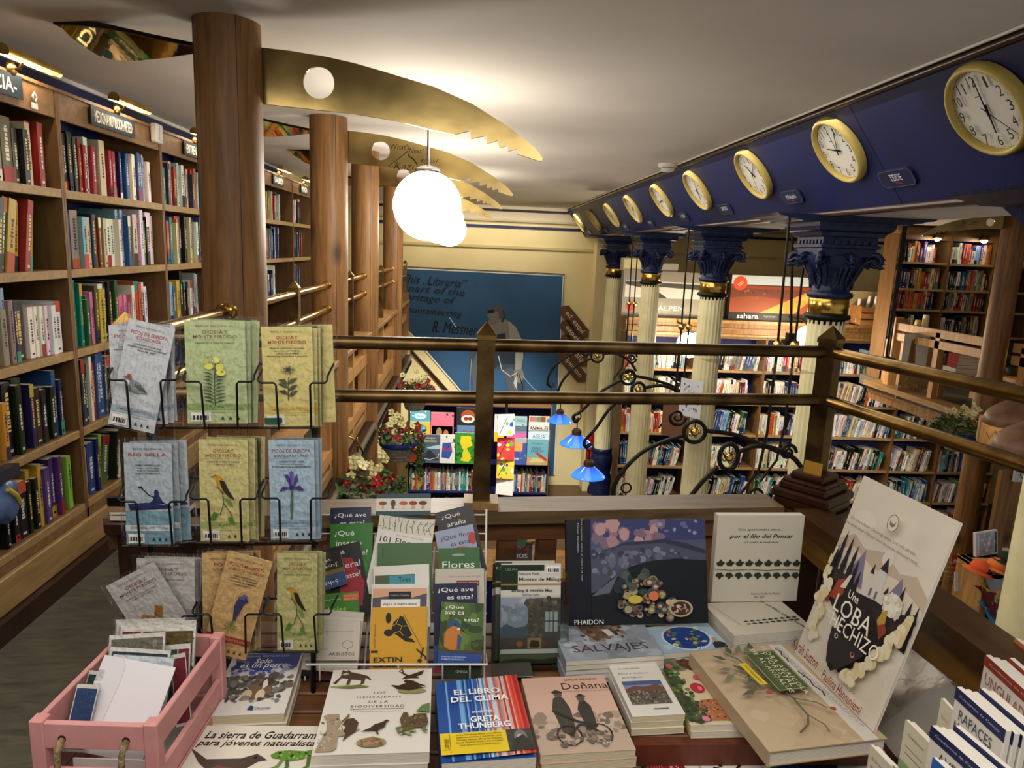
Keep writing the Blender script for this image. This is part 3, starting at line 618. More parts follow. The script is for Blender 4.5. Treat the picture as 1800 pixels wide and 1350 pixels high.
def arm(name_label, y, pts, ring, lampp, scr, lamp_lab, drop=.10, nolamp=False):
    """pts: pixel polyline of the arch on the plane Y=y"""
    f = lambda q: tuple(oY(q[0], q[1], y)); k = y / F
    def smooth(P, n=6):
        P = [V(p) for p in P]; o = []
        for i in range(len(P) - 1):
            p0 = P[max(0, i - 1)]; p1 = P[i]; p2 = P[i + 1]; p3 = P[min(len(P) - 1, i + 2)]
            for j in range(n):
                t = j / n; o.append(.5 * ((2 * p1) + (p2 - p0) * t + (2 * p0 - 5 * p1 + 4 * p2 - p3) * t * t + (3 * p1 - p0 - 3 * p2 + p3) * t ** 3))
        return o + [P[-1]]
    e = empty('lamp_arm', f(ring[:2])); o0 = V(f(ring[:2])); tag(e, name_label, 'lamp bracket', 'wrought iron lamp arms'); T = Matrix.Translation(-o0)
    b = MB(); b.tube(smooth([f(q) for q in pts[0]]), .014, IRON, 8, T); b.tube(smooth([f(q) for q in pts[1]]), .014, IRON, 8, T); b.build('arched_bar', e)
    c = V(f(ring[:2])); rr = ring[2] * k; rw = ring[3] * k if len(ring) > 3 else rr
    b = MB(); b.tube([c + V((rw * math.cos(2 * PI * i / 28), 0, rr * math.sin(2 * PI * i / 28))) for i in range(28)], .013, IRON, 8, T, True); ring_o = b.build('ring', e)
    b = MB(); b.sphere((0, 0, 0), .028, BRASSB, 14, 8); b.tube([(0, 0, 0), (0, 0, rr)], .004, IRON, 6)
    for j in range(5): a = 2 * PI * j / 5; b.sphere((.03 * math.cos(a), .0, .03 * math.sin(a)), .012, BRASSB, 8, 5)
    b.build('brass_rosette', ring_o)
    for sx, sy, sr, d in scr:
        sp = spiral((0, 0), sr * k, 1.6, 30, 0, d, .2); cc = V(f((sx, sy)))
        MB().tube([cc + V((x, 0, z)) for x, z in sp], [.011 - .004 * i / 30 for i in range(31)], IRON, 8, T).build('scroll', e)
    L = V(f(lampp)); top = L + V((0, 0, drop))
    b = MB(); b.tube([top, L], .005, IRON, 6, T); b.tube([top + V((.03 * math.cos(t) - .0, 0, .03 * math.sin(t) + .03)) for t in [i * .45 for i in range(15)]], .006, IRON, 6, T); b.build('hook', e)
    s = empty('blue_lamp', L); tag(s, lamp_lab, 'lamp', 'blue glass lamps')
    MB().lathe([(.02, .02), (.035, .012), (.045, -.01), (.04, -.03), (.046, -.035)], 20, noisy_rust, None, True).build('rust_cap', s)
    if nolamp: return
    MB().lathe([(.038, -.03), (.066, -.052), (.10, -.078), (.13, -.106), (.145, -.121), (.148, -.127), (.143, -.126), (.127, -.109), (.097, -.082), (.062, -.056), (.034, -.036)], 40, SHADE, None, True, 0, False, False).build('glass_shade', s)
    MB().sphere((0, 0, -.085), .028, BULB_B, 12, 8).build('bulb', s)
noisy_rust = noisy('rusted_iron', '33241a', '5a4632', 30, .6, .5)
BULB_B = col('cfe2ff', .3, 0, 18, 'lit_blue_bulb')
arm('iron lamp arm with brass rosette bending down behind the wooden rail, nearest', 3.75, ([(1262, 820), (1236, 845), (1200, 890), (1170, 925), (1160, 960)], [(1299, 794), (1330, 784), (1365, 790), (1400, 810), (1425, 855)]), (1281, 803, 25, 18), (1168, 985), [(1385, 795, 16, 1), (1330, 872, 22, -1)], 'blue lamp below the nearest arm, hidden under the rail')
arm('iron lamp arm from the nearest column holding the lowest blue lamp', 4.1, ([(1200, 765), (1160, 779), (1126, 797), (1095, 828), (1078, 860), (1083, 878), (1094, 868)], [(1241, 757), (1290, 764), (1335, 780), (1370, 795)]), (1221, 759, 20), (1098, 893), [(1190, 733, 17, -1), (1384, 790, 14, 1)], 'blue lamp whose cap just shows over the wooden rail')
arm('iron lamp arm from the second column holding the largest blue lamp', 5.7, ([(1108, 692), (1075, 715), (1048, 752), (1028, 775), (1030, 786), (1040, 780)], [(1135, 681), (1165, 678), (1195, 690), (1212, 702)]), (1122, 686, 14, 12), (1035, 812), [(1213, 687, 9, 1)], 'bright blue lamp, largest and lowest of the three over the hall')
arm('iron lamp arm from the second column holding the middle blue lamp', 6.0, ([(1093, 667), (1055, 690), (1025, 720), (1008, 732), (1012, 742), (1018, 735)], [(1117, 661), (1150, 668), (1180, 678), (1195, 688)]), (1104, 663, 13), (1014, 757), [(1110, 630, 9, -1), (1206, 680, 8, 1)], 'blue lamp in the middle of the three over the hall')
arm('iron lamp arm from the third column holding the upper blue lamp', 7.75, ([(1040, 630), (1015, 642), (990, 668), (980, 692), (984, 700)], [(1059, 622), (1085, 622), (1107, 636), (1118, 652)]), (1050, 626, 11), (985, 722), [(1112, 628, 8, 1)], 'deep blue lamp, uppermost and smallest of the three over the hall')
arm('iron lamp arm from the third column in front of the mural', 8.1, ([(1025, 617), (1000, 625), (972, 648), (962, 672), (968, 680)], [(1040, 614), (1060, 612), (1090, 625)]), (1031, 617, 8), (968, 696), [(1008, 610, 6, -1)], 'rusty lamp cap hanging before the mural of the climber', .10, True)
# rods with brass balls
def rod(px0, py0, px1, py1, y, lab):
    a, c = oY(px0, py0, y), oY(px1, py1, y); a.z = 1.612; d = a
    e = empty('hanging_rod', (c.x, y, c.z)); tag(e, lab, 'hanging rod', 'rods holding the lamp arms')
    MB().tube([(d.x - c.x, 0, d.z - c.z), (0, 0, 0)], .007, IRON, 6).build('rod', e)
    MB().sphere((0, 0, 0), .028, BRASSB, 16, 10).build('brass_ball', e)
    MB().tube([(0, 0, 0), (-.004, 0, -.5), (-.03, 0, -.72), (-.12, 0, -.86)], .008, IRON, 6).build('lower_rod', e)
for q in ((1386, 395, 1367, 607, 3.75, 'left black rod with brass ball beside the nearest column'), (1420, 395, 1397, 607, 4.1, 'right black rod with brass ball touching the nearest column'), (1211, 402, 1198, 575, 5.7, 'left black rod with brass ball left of the second column'), (1227, 402, 1211, 575, 6.0, 'right black rod with brass ball left of the second column'), (1112, 418, 1106, 534, 7.75, 'left thin rod with brass ball between the two farthest columns'), (1122, 418, 1115, 534, 8.1, 'right thin rod with brass ball between the two farthest columns')): rod(*q)
p = oY(1592, 380, 5.4); q = oY(1558, 628, 5.4); b = MB(); b.tube([p, q], .011, IRON, 8); b.tube([p + V((.02, 0, .0)), q + V((.02, 0, 0))], .006, IRON, 6); b.box(q.x - .055, q.x + .055, 5.36, 5.44, q.z - .05, q.z, BLKW); b.box(p.x - .05, p.x + .05, 5.36, 5.44, p.z, CZ, CAPB)
tag(b.build('track_rod'), 'black double rod with a square foot hanging left of the right gallery', 'hanging rod')
p = oY(1392, 410, 4.9); q = oY(1390, 598, 4.9); b = MB(); b.tube([(p.x, 4.9, 1.612), q], .010, IRON, 8); b.box(q.x - .05, q.x + .05, 4.86, 4.94, q.z - .06, q.z, BLKW); b.box(q.x - .03, q.x + .03, 4.87, 4.93, q.z, q.z + .05, BLKW)
tag(b.build('track_rod'), 'thicker black rod with a square foot between the two brass balls', 'hanging rod')
# ------------------------------------------------------------------ mural of a climber on the back wall
def wp(px, py): p = oY(px, py, WY - .012); return V((p.x, p.z, 0))
MW = Matrix(((1, 0, 0, 0), (0, 0, -1, WY - .012), (0, 1, 0, 0), (0, 0, 0, 1)))
outl = [(700, 469), (992, 483), (975, 835), (940, 835), (722, 586), (700, 562)]
b = MB(); MUR = noisy('mural_blue', '264664', '30567a', .9, .8)
P = [wp(*q) for q in outl]; b.prism([(p.x, p.y) for p in P][::-1], .0, .01, MUR, MW)
def W_(pts, c, z):
    pp = [wp(*q) for q in pts]; ar = sum(pp[i - 1].x * pp[i].y - pp[i].x * pp[i - 1].y for i in range(len(pp)))
    if ar < 0: pp = pp[::-1]
    b.add([(p.x, p.y, .011 + z * .001) for p in pp], [tuple(range(len(pp)))], col(c, .8), False, MW)
def WL(pts, wd, c, z):
    pp = [wp(*q) for q in pts]; L_ = []; R_ = []
    for i, p in enumerate(pp):
        d = (pp[min(i + 1, len(pp) - 1)] - pp[max(0, i - 1)]).normalized(); n = V((-d.y, d.x, 0)) * wd * .5 * WY / F; L_.append(p + n); R_.append(p - n)
    n = len(pp); b.add([(p.x, p.y, .011 + z * .001) for p in L_ + R_], [(i, n + i, n + i + 1, i + 1) for i in range(n - 1)], col(c, .8), False, MW)
WL([(700, 471), (990, 485), (974, 835)], 2.2, 'd6d2c4', 1); WL([(700, 565), (724, 588), (940, 837)], 2.2, 'd6d2c4', 1); WL([(700, 468), (993, 482)], 1.2, '2a2620', 2)
G1, G2, G3, G4, G5 = '77776e', '4c535a', '23292f', '94938a', '36434f'
W_([(826, 612), (836, 600), (905, 598), (916, 618), (921, 660), (924, 700), (921, 727), (907, 730), (898, 690), (884, 650), (870, 650), (858, 690), (850, 735), (832, 735), (834, 690), (824, 650)], G5, 2)
W_([(862, 600), (903, 600), (907, 640), (880, 640), (866, 650)], '232d38', 3)
W_([(848, 580), (858, 566), (872, 562), (886, 560), (898, 566), (909, 582), (915, 603), (905, 606), (862, 604), (846, 600)], G1, 4)
W_([(857, 575), (872, 588), (888, 585), (890, 606), (858, 606), (850, 596)], G3, 5)
W_([(893, 564), (906, 574), (918, 598), (920, 625), (916, 650), (905, 652), (906, 620), (897, 598)], G4, 5)
W_([(903, 650), (918, 648), (922, 662), (914, 674), (904, 668)], G1, 6)
W_([(912, 585), (922, 600), (923, 625), (917, 628)], G3, 4)
W_([(858, 548), (856, 556), (860, 560), (858, 566), (866, 572), (876, 566), (884, 560), (884, 545), (870, 538)], '6d6a64', 6)
W_([(858, 546), (862, 538), (872, 535), (882, 538), (886, 550), (883, 560), (877, 560), (876, 549), (866, 545)], '4b4d4e', 7)
W_([(857, 546), (868, 543), (870, 549), (858, 551)], '15181c', 8)
WL([(884, 545), (887, 556), (882, 566)], 4, '2e3236', 8)
W_([(829, 640), (838, 620), (850, 640), (852, 700), (844, 735), (834, 732)], G2, 3)
W_([(884, 650), (900, 645), (912, 690), (920, 728), (905, 730), (898, 700)], G2, 4)
for k in range(5): WL([(910, 655), (903 + k, 672 + k * 3), (907 + k, 692 + k * 2), (914 - k * .3, 698 + k), (919, 680), (912, 657)], 1.1, 'c9c6ba', 9)
WL([(876, 625), (882, 650), (897, 661), (909, 655)], 1.3, 'c9c6ba', 9); WL([(918, 660), (935, 680), (955, 696)], 1.2, '9fa7ad', 9); WL([(829, 630), (826, 670), (826, 715)], 1.0, '8a95a0', 9)
for s_, cx, cy, tw, th in (('This „Libreria”', 765, 495, 110, 17), ('is part of the', 757, 511, 118, 16), ('heritage of', 752, 526, 98, 16), ('mountaineering', 757, 549, 110, 14), ('R. Messner', 800, 577, 80, 20), ("29/11/'05", 795, 595, 52, 9)):
    vs, fs = glyphs(s_, -.004, .35); c = wp(cx, cy); k = WY / F
    b.add([(c.x + x * tw * k, c.y + (y * th - x * tw * .052) * k, .020) for x, y in vs], fs, BLKW, False, MW)
WL([(790, 558), (802, 575)], 1.6, 'b9c4c8', 9)
tag(b.build('wall_mural'), 'large blue wall mural of a climber with rope and handwritten dedication', 'mural')
b = MB(); pp = [wp(*q) for q in [(722, 612), (722, 620), (905, 825), (905, 815)]]; b.prism([(p.x, p.y) for p in pp], 0, .03, DARKW, MW); tag(b.build('stair_handrail'), 'dark diagonal stair handrail along the cream back wall below the mural', 'handrail')
for i, (cx, cy, s_) in enumerate([(1010, 562, 'ed. esquí'), (1010, 587, 'espeleo'), (1010, 612, 'montaña'), (1006, 640, 'alpinismo')]):
    c = oY(cx, cy, WY - .05); b = MB(); w_, h_ = .62, .20; M = Matrix.Translation((c.x - .26, WY - .05, c.z + .1)) @ Matrix.Rotation(math.radians(48), 4, 'Y') @ Matrix(((1, 0, 0, 0), (0, 0, -1, 0), (0, 1, 0, 0), (0, 0, 0, 1)))
    b.prism([(0, 0), (w_ - .08, 0), (w_, h_ / 2), (w_ - .08, h_), (0, h_), (-.06, h_ / 2)][::1], 0, .02, col('5a3c20', .5)); art(b, [('t', s_, .46, .5, .72, .5, 'd9cfb4')], w_, h_, None, .02)
    tag(b.build('arrow_sign', None, M), 'brown slanted arrow sign %s on the wall right of the mural' % ('uppermost', 'second from top', 'third from top', 'lowest')[i], 'sign', 'arrow signs on the back wall')
# ------------------------------------------------------------------ bookcases on the ground floor and the right gallery
STUFF = MB()
BKY = 9.3
BX = [oY(p, 800, BKY).x for p in (1086, 1207, 1327, 1447, 1565, 1650)]; BX.append(BX[-1] + .88)
BZ = [-.132, -.585, -1.033, -1.51, -1.97, -2.42]
pal = ['bwbkwlwrgwcwk', 'gkwntbwcvkwl', 'rwrwmcwgowkrw', 'nbnlwgtbwkv', 'wcwkwgrwyowbw']
for i in range(6):
    M = Matrix.Translation((BX[i], BKY, 0)); L = BX[i + 1] - BX[i] - .004
    bay(M, L, BZ, .30, .345, .34, 'ground floor oak bookcase on the back right wall, %s from the left of the row' % ordn(i), 'ground floor bookcases', st=.03, shelfm=OAK, edge=EDGE)
    R = random.Random(50 + i)
    for r in range(6):
        rs = ''.join(R.choice(pal[(i + r) % 5] + 'ww') * R.choice((1, 1, 2, 3)) for _ in range(18))
        rs = ''.join(('/' if R.random() < .05 else '') + c for c in rs)
        fill(rs, M @ Matrix.Translation((0, 0, BZ[r])), .03, L * R.uniform(.82, .96), .24, .33, 900 + i * 9 + r, into=STUFF, tk=(.018, .034), det=1, dep=(.18, .22), yo=(.02, .06))
for i in range(6):      # shelf labels and crown mouldings
    pass
b = MB()
for z0, z1, d in ((.345, .37, .10), (.37, .43, .05), (.43, .45, .07), (.45, .52, .03), (.52, .56, .12)): b.box(BX[0] - .03, BX[6] + .03, BKY - d, BKY + .36, z0, z1, PINE if d < .09 else CAPWY)
tag(b.build('crown_ledge'), 'long stepped pine crown ledge above the ground floor bookcases', 'crown ledge')
UY = 8.2; UX = [5.05, 5.70, 6.28, 6.86]
UZ = [1.418, 1.105, .86, .56, .12]
for i in range(3):
    M = Matrix.Translation((UX[i], UY, 0)); L = UX[i + 1] - UX[i] - .004
    bay(M, L, UZ, 1.68, 1.73, .30, 'right gallery oak bookcase with navy back, ' + ('left of the pillar, at its left end', 'left of the pillar, right half', 'right of the pillar at the photo edge')[i], 'right gallery bookcases', st=.022, plinth=(0, 0))
    R = random.Random(150 + i)
    for r, rs in enumerate((('nnkkkwcyrfuUwwwr', 'wwwwrrrorclluWyoawww', 'wywcrobwwnkw'), ('cgnnkckawyoomrcaA', 'wkkkwkbbncoowgGckc', 'yycywwkcw'), ('yRrkooooyooowkn', 'kkgvwwkrckagcrmrnyg', 'kcwkggwbk'), ('kkcyygkkcwk', 'wwnnnwnkkngakarcwg', 'nnnnnlk'), ('dkgacw', 'nnbkwa', 'kdnw'))):
        fill(rs[i], M @ Matrix.Translation((0, 0, UZ[r])), .03, L - .03, .17, .25 if r < 4 else .3, 700 + i * 9 + r, into=STUFF, tk=(.02, .038), det=1, dep=(.15, .19), yo=(.02, .05))
b = MB(); b.bbox(UX[0] - .05, UX[3] + .05, UY - .06, UY + .3, 1.742, 1.835, OAKV, .03); tag(b.build('crown_ledge'), 'rounded oak crown on the right gallery bookcases under the saw blade', 'crown ledge')
for x, s_ in ((5.45, 'left bright spot lamp on the right gallery bookcase'), (6.02, 'right bright spot lamp on the gallery bookcase by the pillar')):
    e = empty('spot_lamp', (x, UY - .10, 1.70)); tag(e, s_, 'spot lamp', 'spot lamps of the right gallery')
    MB().lathe([(.02, .06), (.05, .03), (.06, 0)], 18, BRASS).build('reflector', e); MB().sphere((0, 0, 0), .035, BULB, 12, 8).build('bulb', e); MB().tube([(0, 0, .05), (0, .06, .07), (0, .10, .05)], .008, BRASS, 6).build('arm', e)
# kids' bookcase with picture books face out
KY = 10.2; KX0, KX1 = oY(716, 800, KY).x, oY(966, 800, KY).x
M = Matrix.Translation((KX0, KY, 0)); KW = KX1 - KX0
kz = [oY(840, 813, KY).z, oY(840, 864, KY).z, oY(840, 920, KY).z, -2.5]
bay(M, KW, kz, oY(840, 716, KY).z, oY(840, 714, KY).z, .32, 'navy backed picture book case below the mural', None, plinth=(GZ, 0), shelfm=NAVYB, edge=NAVYB)
R = random.Random(5)
for r in (1, 2):
    for a, c_ in ((.03, KW * .46), (KW * .66, KW - .03)):
        rs = ''.join(R.choice('wgblcoprvtwecuwd') * R.choice((1, 2)) for _ in range(40))
        fill(rs, M @ Matrix.Translation((0, 0, kz[r])), a, c_, .24, .34, 400 + r + int(a), into=STUFF, tk=(.012, .026), det=1, dep=(.2, .24), yo=(.02, .04))
faces = [(721, 721, 756, 745, '5aa6b8', 'pale blue', [('e', .5, .6, .3, .22, 'd4ecf0'), ('t', 'Atlas', .5, .6, .35, .12, '3a8fa0'), ('s', 0, .5, 1, 1, 8, .06, ['e8f2f2'], 3)], 'with white clouds, top left'),
 (757, 724, 797, 765, 'e8758a', 'pink', [('t', 'ÁFRICA', .5, .5, .5, .1, 'b84a5c'), ('s', .5, .8, 1, 1, 4, .07, ['40302e'], 2)], 'reading AFRICA'),
 (721, 741, 756, 768, 'e0b93c', 'yellow', [('e', .5, .55, .33, .3, '3a93a0'), ('t', 'ATLAS DE', .5, .62, .5, .12, 'f0f0e0')], 'with a teal globe, under the pale blue one'),
 (759, 748, 795, 775, '3c3a36', 'dark', [('e', .35, .6, .14, .3, '9c8250'), ('e', .68, .5, .12, .28, 'b06a48')], 'with tan shapes, under the pink one'),
 (717, 762, 741, 808, 'c4481c', 'orange', [('t', 'FUEGO', .6, .86, .75, .11, '2a1a10', {'b': .02}), ('p', [(.2, .75), (.6, .8), (.9, .7), (.7, .5), (.4, .55)], 'e8b020'), ('p', [(0, .0), (.5, .55), (1, .1), (1, 0)], '7a2812'), ('l', [(.1, .4), (.4, .6), (.8, .55), (1, .4)], .004, 'f0c080')], 'reading FUEGO at the left end'),
 (739, 763, 773, 808, '4d5a66', 'slate grey', [('t', 'Paisajes', .45, .88, .6, .09, 'd8cca0'), ('t', 'literarios', .48, .78, .66, .09, 'd8cca0'), ('p', [(.3, .55), (1, .65), (1, .5), (.4, .5)], '9cc0d0'), ('p', [(.05, .2), (.45, .48), (.8, .25), (.95, .1), (.05, .1)], '29323a'), ('l', [(.1, .15), (.5, .12), (.9, .2), (.95, .35)], .006, 'e2eaec')], 'reading Paisajes literarios'),
 (773, 763, 800, 811, 'd8d8d0', 'white', [('p', [(.1, .2), (.15, .7), (.7, .72), (.8, .4), (.6, .15)], '34509c'), ('t', 'OSCURO', .45, .5, .6, .16, 'b83048', {'b': .03}), ('s', .4, .5, 1, 1, 9, .1, ['2c2420', '4a3a34'], 4)], 'with black animals around blue'),
 (802, 716, 842, 752, '26282a', 'black', [('e', .5, .62, .3, .28, 'a04c2a'), ('e', .5, .45, .3, .2, 'd8d0c4'), ('e', .42, .47, .1, .09, '7c3a20'), ('e', .6, .47, .1, .09, '7c3a20')], 'with a tiger face, largest of the top row'),
 (803, 748, 838, 775, '5680a8', 'blue', [('r', 0, 0, 1, .35, 'd8d8d4'), ('t', 'VIENTO', .55, .55, .8, .3, '8a3040', {'b': .02})], 'reading VIENTO'),
 (799, 760, 833, 812, '3a8c38', 'green', [('p', [(.3, .9), (.8, .9), (.9, .6), (.6, .5), (.9, .2), (.7, .05), (.3, .1), (.45, .45), (.25, .6)], 'd8c828'), ('s', 0, 0, .35, .7, 14, .1, ['1e5a28', '2c7030'], 7), ('s', .8, .1, 1, .8, 10, .09, ['1e5a28', '2c7030'], 8)], 'with a yellow river, beside the white one'),
 (868, 728, 887, 776, 'cfcdc6', 'white and yellow', [('r', 0, 0, 1, .35, 'e0b820'), ('r', .2, .86, .9, .97, '9a6a34')], 'half hidden behind the brass post'),
 (890, 731, 926, 750, '8fb0b4', 'grey green', [('t', 'SIETE MARES', .5, .6, .8, .25, '4a6a70'), ('s', 0, 0, 1, .3, 10, .06, ['3a4a50'], 4)], 'reading SIETE MARES'),
 (888, 747, 925, 772, 'd06a96', 'pink and slate', [('r', 0, .6, 1, 1, '52707a'), ('s', 0, 0, 1, .2, 9, .06, ['30303a'], 4), ('r', 0, .45, 1, .6, 'a86ab0')], 'with a pink sunset'),
 (888, 769, 924, 818, '4658a8', 'blue', [('r', .25, .5, .8, .82, 'e0a45c'), ('r', 0, .82, 1, 1, 'a8a8ac'), ('t', 'MAR', .5, .22, .3, .09, 'e6e6e6', {'b': .02}), ('s', .7, .2, 1, .5, 7, .07, ['5aa060'], 4), ('s', 0, .5, .25, .8, 6, .07, ['c08080', '6a5a7a'], 9)], 'reading MAR'),
 (929, 731, 965, 757, 'd8d4cc', 'white', [('r', .02, .62, .2, .98, 'd06058'), ('r', .2, .62, .4, .98, '8a8078'), ('r', .4, .62, .6, .98, '6a7a5a'), ('r', .6, .62, .8, .98, '7a4a3a'), ('r', .8, .62, 1, .98, 'd0b050'), ('t', 'ANIMALES', .5, .2, .9, .24, '1a1a1a', {'b': .03})], 'reading ANIMALES'),
 (928, 756, 965, 775, 'c2d2dc', 'pale', [('t', 'AGUA', .5, .45, .6, .4, '4a6a80'), ('s', 0, .3, 1, 1, 8, .05, ['7a9ab4'], 4)], 'reading AGUA'),
 (925, 771, 962, 820, '6aa0ae', 'blue and sand', [('r', 0, 0, 1, .3, 'b89a70'), ('t', 'MUNDO', .45, .83, .5, .07, '2a5a6a'), ('t', 'DINO', .45, .64, .4, .09, '1e4a5a', {'b': .02}), ('t', 'SAURIOS', .48, .54, .6, .09, '1e4a5a', {'b': .02}), ('p', [(.35, .5), (.6, .45), (.95, .25), (.95, .15), (.6, .32)], 'a83c30'), ('p', [(.1, .1), (.3, .3), (.8, .2), (.8, .1)], 'c8c07a')], 'reading DINOSAURIOS')]
for k, (x0, y0, x1, y1, cv, cn, it, s_) in enumerate(faces):
    yy = KY - .01 - (.045 if y1 > 790 else (.015 if y1 > 756 else -.0)); a, c_, d = oY(x0, y1, yy), oY(x1, y1, yy), oY(x0, y0, yy)
    lo = kz[0] if y1 > 790 else a.z
    wd = c_.x - a.x; hh = d.z - lo; M2 = Matrix(((1, 0, 0, a.x), (0, 0, -1, yy), (0, 1, 0, lo), (0, 0, 0, 1)))
    book('picture_book', '%s picture book %s, below the mural' % (cn, s_), M2, wd, hh, .014, cv, it, 'book', 'picture books face out below the mural')
# tall spinner with colourful cards before the kids' case
b = MB(); q = oY(885, 850, 9.6); e = empty('book_spinner', (q.x, 9.6, GZ)); tag(e, 'slim spinner of colourful books half hidden behind the middle brass post', 'spinner')
MB().tube([(0, 0, 0), (0, 0, 1.9)], .02, IRON, 8).build('pole', e); MB().lathe([(.2, 0), (.2, .03), (.05, .05)], 20, IRON).build('foot', e)
R = random.Random(8)
for j, (zz, cs) in enumerate(((1.45, 'dcd8d0'), (1.12, 'd83a3a'), (.85, 'e0c040'), (.62, 'e6e2da'))):
    b = MB(); M2 = Matrix.Translation((-.12, -.26, zz)) @ Matrix.Rotation(.2 - .15 * j, 4, 'Z') @ Matrix.Rotation(PI / 2 - .2, 4, 'X'); b.box(0, .24, 0, .30, 0, .01, col(cs, .4), M2)
    art(b, [('s', 0, 0, 1, .8, 9, .16, ['2c3c9c', 'e0c838', 'c83838', 'e8e4dc', '48a050'], j), ('l', [(.1, .1), (.6, .9)], .01, '202020')] if j < 3 else [('t', 'CUENTOS', .5, .7, .8, .2, 'c84a4a')], .24, .30, M2, .01); tag(b.build('picture_book', None, Matrix.Translation((q.x, 9.6, GZ))), 'picture book on the slim spinner behind the middle brass post, %s from the top' % ordn(j), 'book', 'books on the spinner')
STUFF_ = STUFF.build('shelved_books'); tag(STUFF_, 'rows of book spines on the far shelves of the back wall and right gallery', 'books'); STUFF_['kind'] = 'stuff'
# ------------------------------------------------------------------ prints standing on the crown ledge, globes, crate
def panel(x0, y0, x1, y1, yy, items, base, lab, d=.16, nm='boxed_print', cat='print'):
    a, c_ = oY(x0, y1, yy), oY(x1, y0, yy); w_, h_ = c_.x - a.x, c_.z - a.z; M2 = Matrix(((1, 0, 0, a.x), (0, 0, -1, yy), (0, 1, 0, .562), (0, 0, 0, 1)))
    b = MB(); b.box(0, w_, 0, h_, -d, 0, col(base, .5)); art(b, items, w_, h_, None, .0); tag(b.build(nm, None, M2), lab, cat); return M2
panel(1092, 480, 1278, 553, 9.28, [('r', .02, .42, .97, .78, 'c7c3ba'), ('p', [(.02, .7), (.2, .62), (.4, .66), (.97, .6), (.97, .73), (.02, .77)], '4b4742'), ('p', [(.02, .42), (.3, .52), (.55, .42)], 'd8d4cc'), ('p', [(.3, .42), (.34, .56), (.44, .42)], '3b3733'), ('p', [(.8, .42), (.97, .55), (.97, .42)], '5a5650'), ('e', .085, .22, .045, .11, 'c8372e'), ('t', 'ALPEN', .48, .2, .26, .1, 'e8e4da'), ('t', 'DENNIS SAVAGE', .49, .08, .16, .035, 'b5b0a6')], '8b857a', 'grey boxed print lettered ALPEN with snowy peaks on the ledge')
panel(1280, 487, 1440, 560, 9.26, [('r', 0, .8, 1, 1, 'c4d0d6'), ('r', 0, .18, 1, .78, '8a4326'), ('p', [(0, .5), (.3, .55), (1, .45), (1, .7), (0, .72)], '6d3a28'), ('s', .1, .5, .5, .66, 16, .02, ['5a3022', '9c5a38'], 6), ('p', [(.35, .18), (1, .78), (1, .6), (.75, .18)], 'd88a3a'), ('p', [(.8, .5), (1, .82), (1, .45)], 'e3a255'), ('r', 0, 0, 1, .18, '1c1a18'), ('e', .1, .82, .08, .155, 'd8502c'), ('l', [(.07, .78), (.12, .87)], .008, 'e8ddd0'), ('l', [(.09, .76), (.14, .85)], .008, 'e8ddd0'), ('t', 'sahara', .22, .1, .25, .11, 'e8e6e0', {'b': .01}), ('t', 'hugo kroger', .48, .1, .14, .06, '9a9690')], '2a2420', 'boxed desert print lettered sahara on the ledge')
a = oY(1060, 470, 9.5); b = MB(); b.bbox(-.22, .22, 0, .2, 0, .17, col('c2b68e', .6), .01); b.bbox(.24, .52, 0, .2, 0, .12, col('9a958c', .6), .01); tag(b.build('storage_box', None, Matrix.Translation((a.x + .45, 9.3, .562 + .59))), 'small grey box on top of the boxed alps print', 'box')
a = oY(1490, 565, 9.3); e = empty('wooden_crate', (a.x + .05, 9.22, .562)); tag(e, 'slatted wooden crate holding rolled posters on the ledge', 'crate')
for k in range(3): MB().box(0, .42, -.14, -.125, .01 + k * .085, .075 + k * .085, CRATEW).build('slat', e)
for x in (0, .40): MB().box(x, x + .02, -.125, .14, 0, .26, CRATEW).build('end_panel', e)
MB().box(0, .42, -.12, .14, 0, .012, CRATEW).build('bottom_board', e)
R = random.Random(3)
for k in range(7):
    b = MB(); x = .06 + .05 * k; b.tube([(x - .05, 0, .02), (x + R.uniform(-.15, .3), R.uniform(-.08, .08), R.uniform(.30, .38))], .022, col(R.choice(['ded6c6', 'cfc2a8', 'c9b9a6', 'e4e0d8']), .6), 10)
    tag(b.build('rolled_poster', None, Matrix.Translation((a.x + .06, 9.2, .58))), 'pale rolled poster in the slatted crate, %s from the left' % ordn(k), 'poster', 'rolled posters in the crate')
b = MB(); b.box(0, .62, 0, .012, 0, .44, col('c0ab84', .6)); art(b, [('s', .1, .1, .95, .95, 60, .02, ['6b5a40', '8d7a54', '4d4a3a'], 9)], .62, .44, Matrix(((1, 0, 0, 0), (0, 0, -1, 0), (0, 1, 0, 0), (0, 0, 0, 1))), .001); tag(b.build('map_board', None, Matrix.Translation((a.x - .08, 9.42, .562))), 'speckled tan map board leaning behind the slatted crate', 'map')
for px, py, yy, r, s_ in ((1212, 606, 8.6, .16, 'white globe lamp just above the top brass rail by the second column'), (1420, 592, 8.6, .14, 'white globe lamp half hidden behind the nearest column')):
    p = oY(px, py, yy); g = globe(p.x, yy, p.z, r, s_, 'white globe lamps by the crown ledge', False); MB().tube([(0, 0, r), (0, .2, r + .06), (0, BKY - yy - .13, r + .06)], .015, IRON, 8).build('bracket', g)
b = MB(); p = oY(1205, 745, 5.35); c2 = Matrix.Translation((p.x, 5.6, p.z)) @ Matrix.Rotation(math.radians(-52), 4, 'Z') @ Matrix(((1, 0, 0, 0), (0, 0, -1, 0), (0, 1, 0, 0), (0, 0, 0, 1)))
w_, h_ = .26, .36
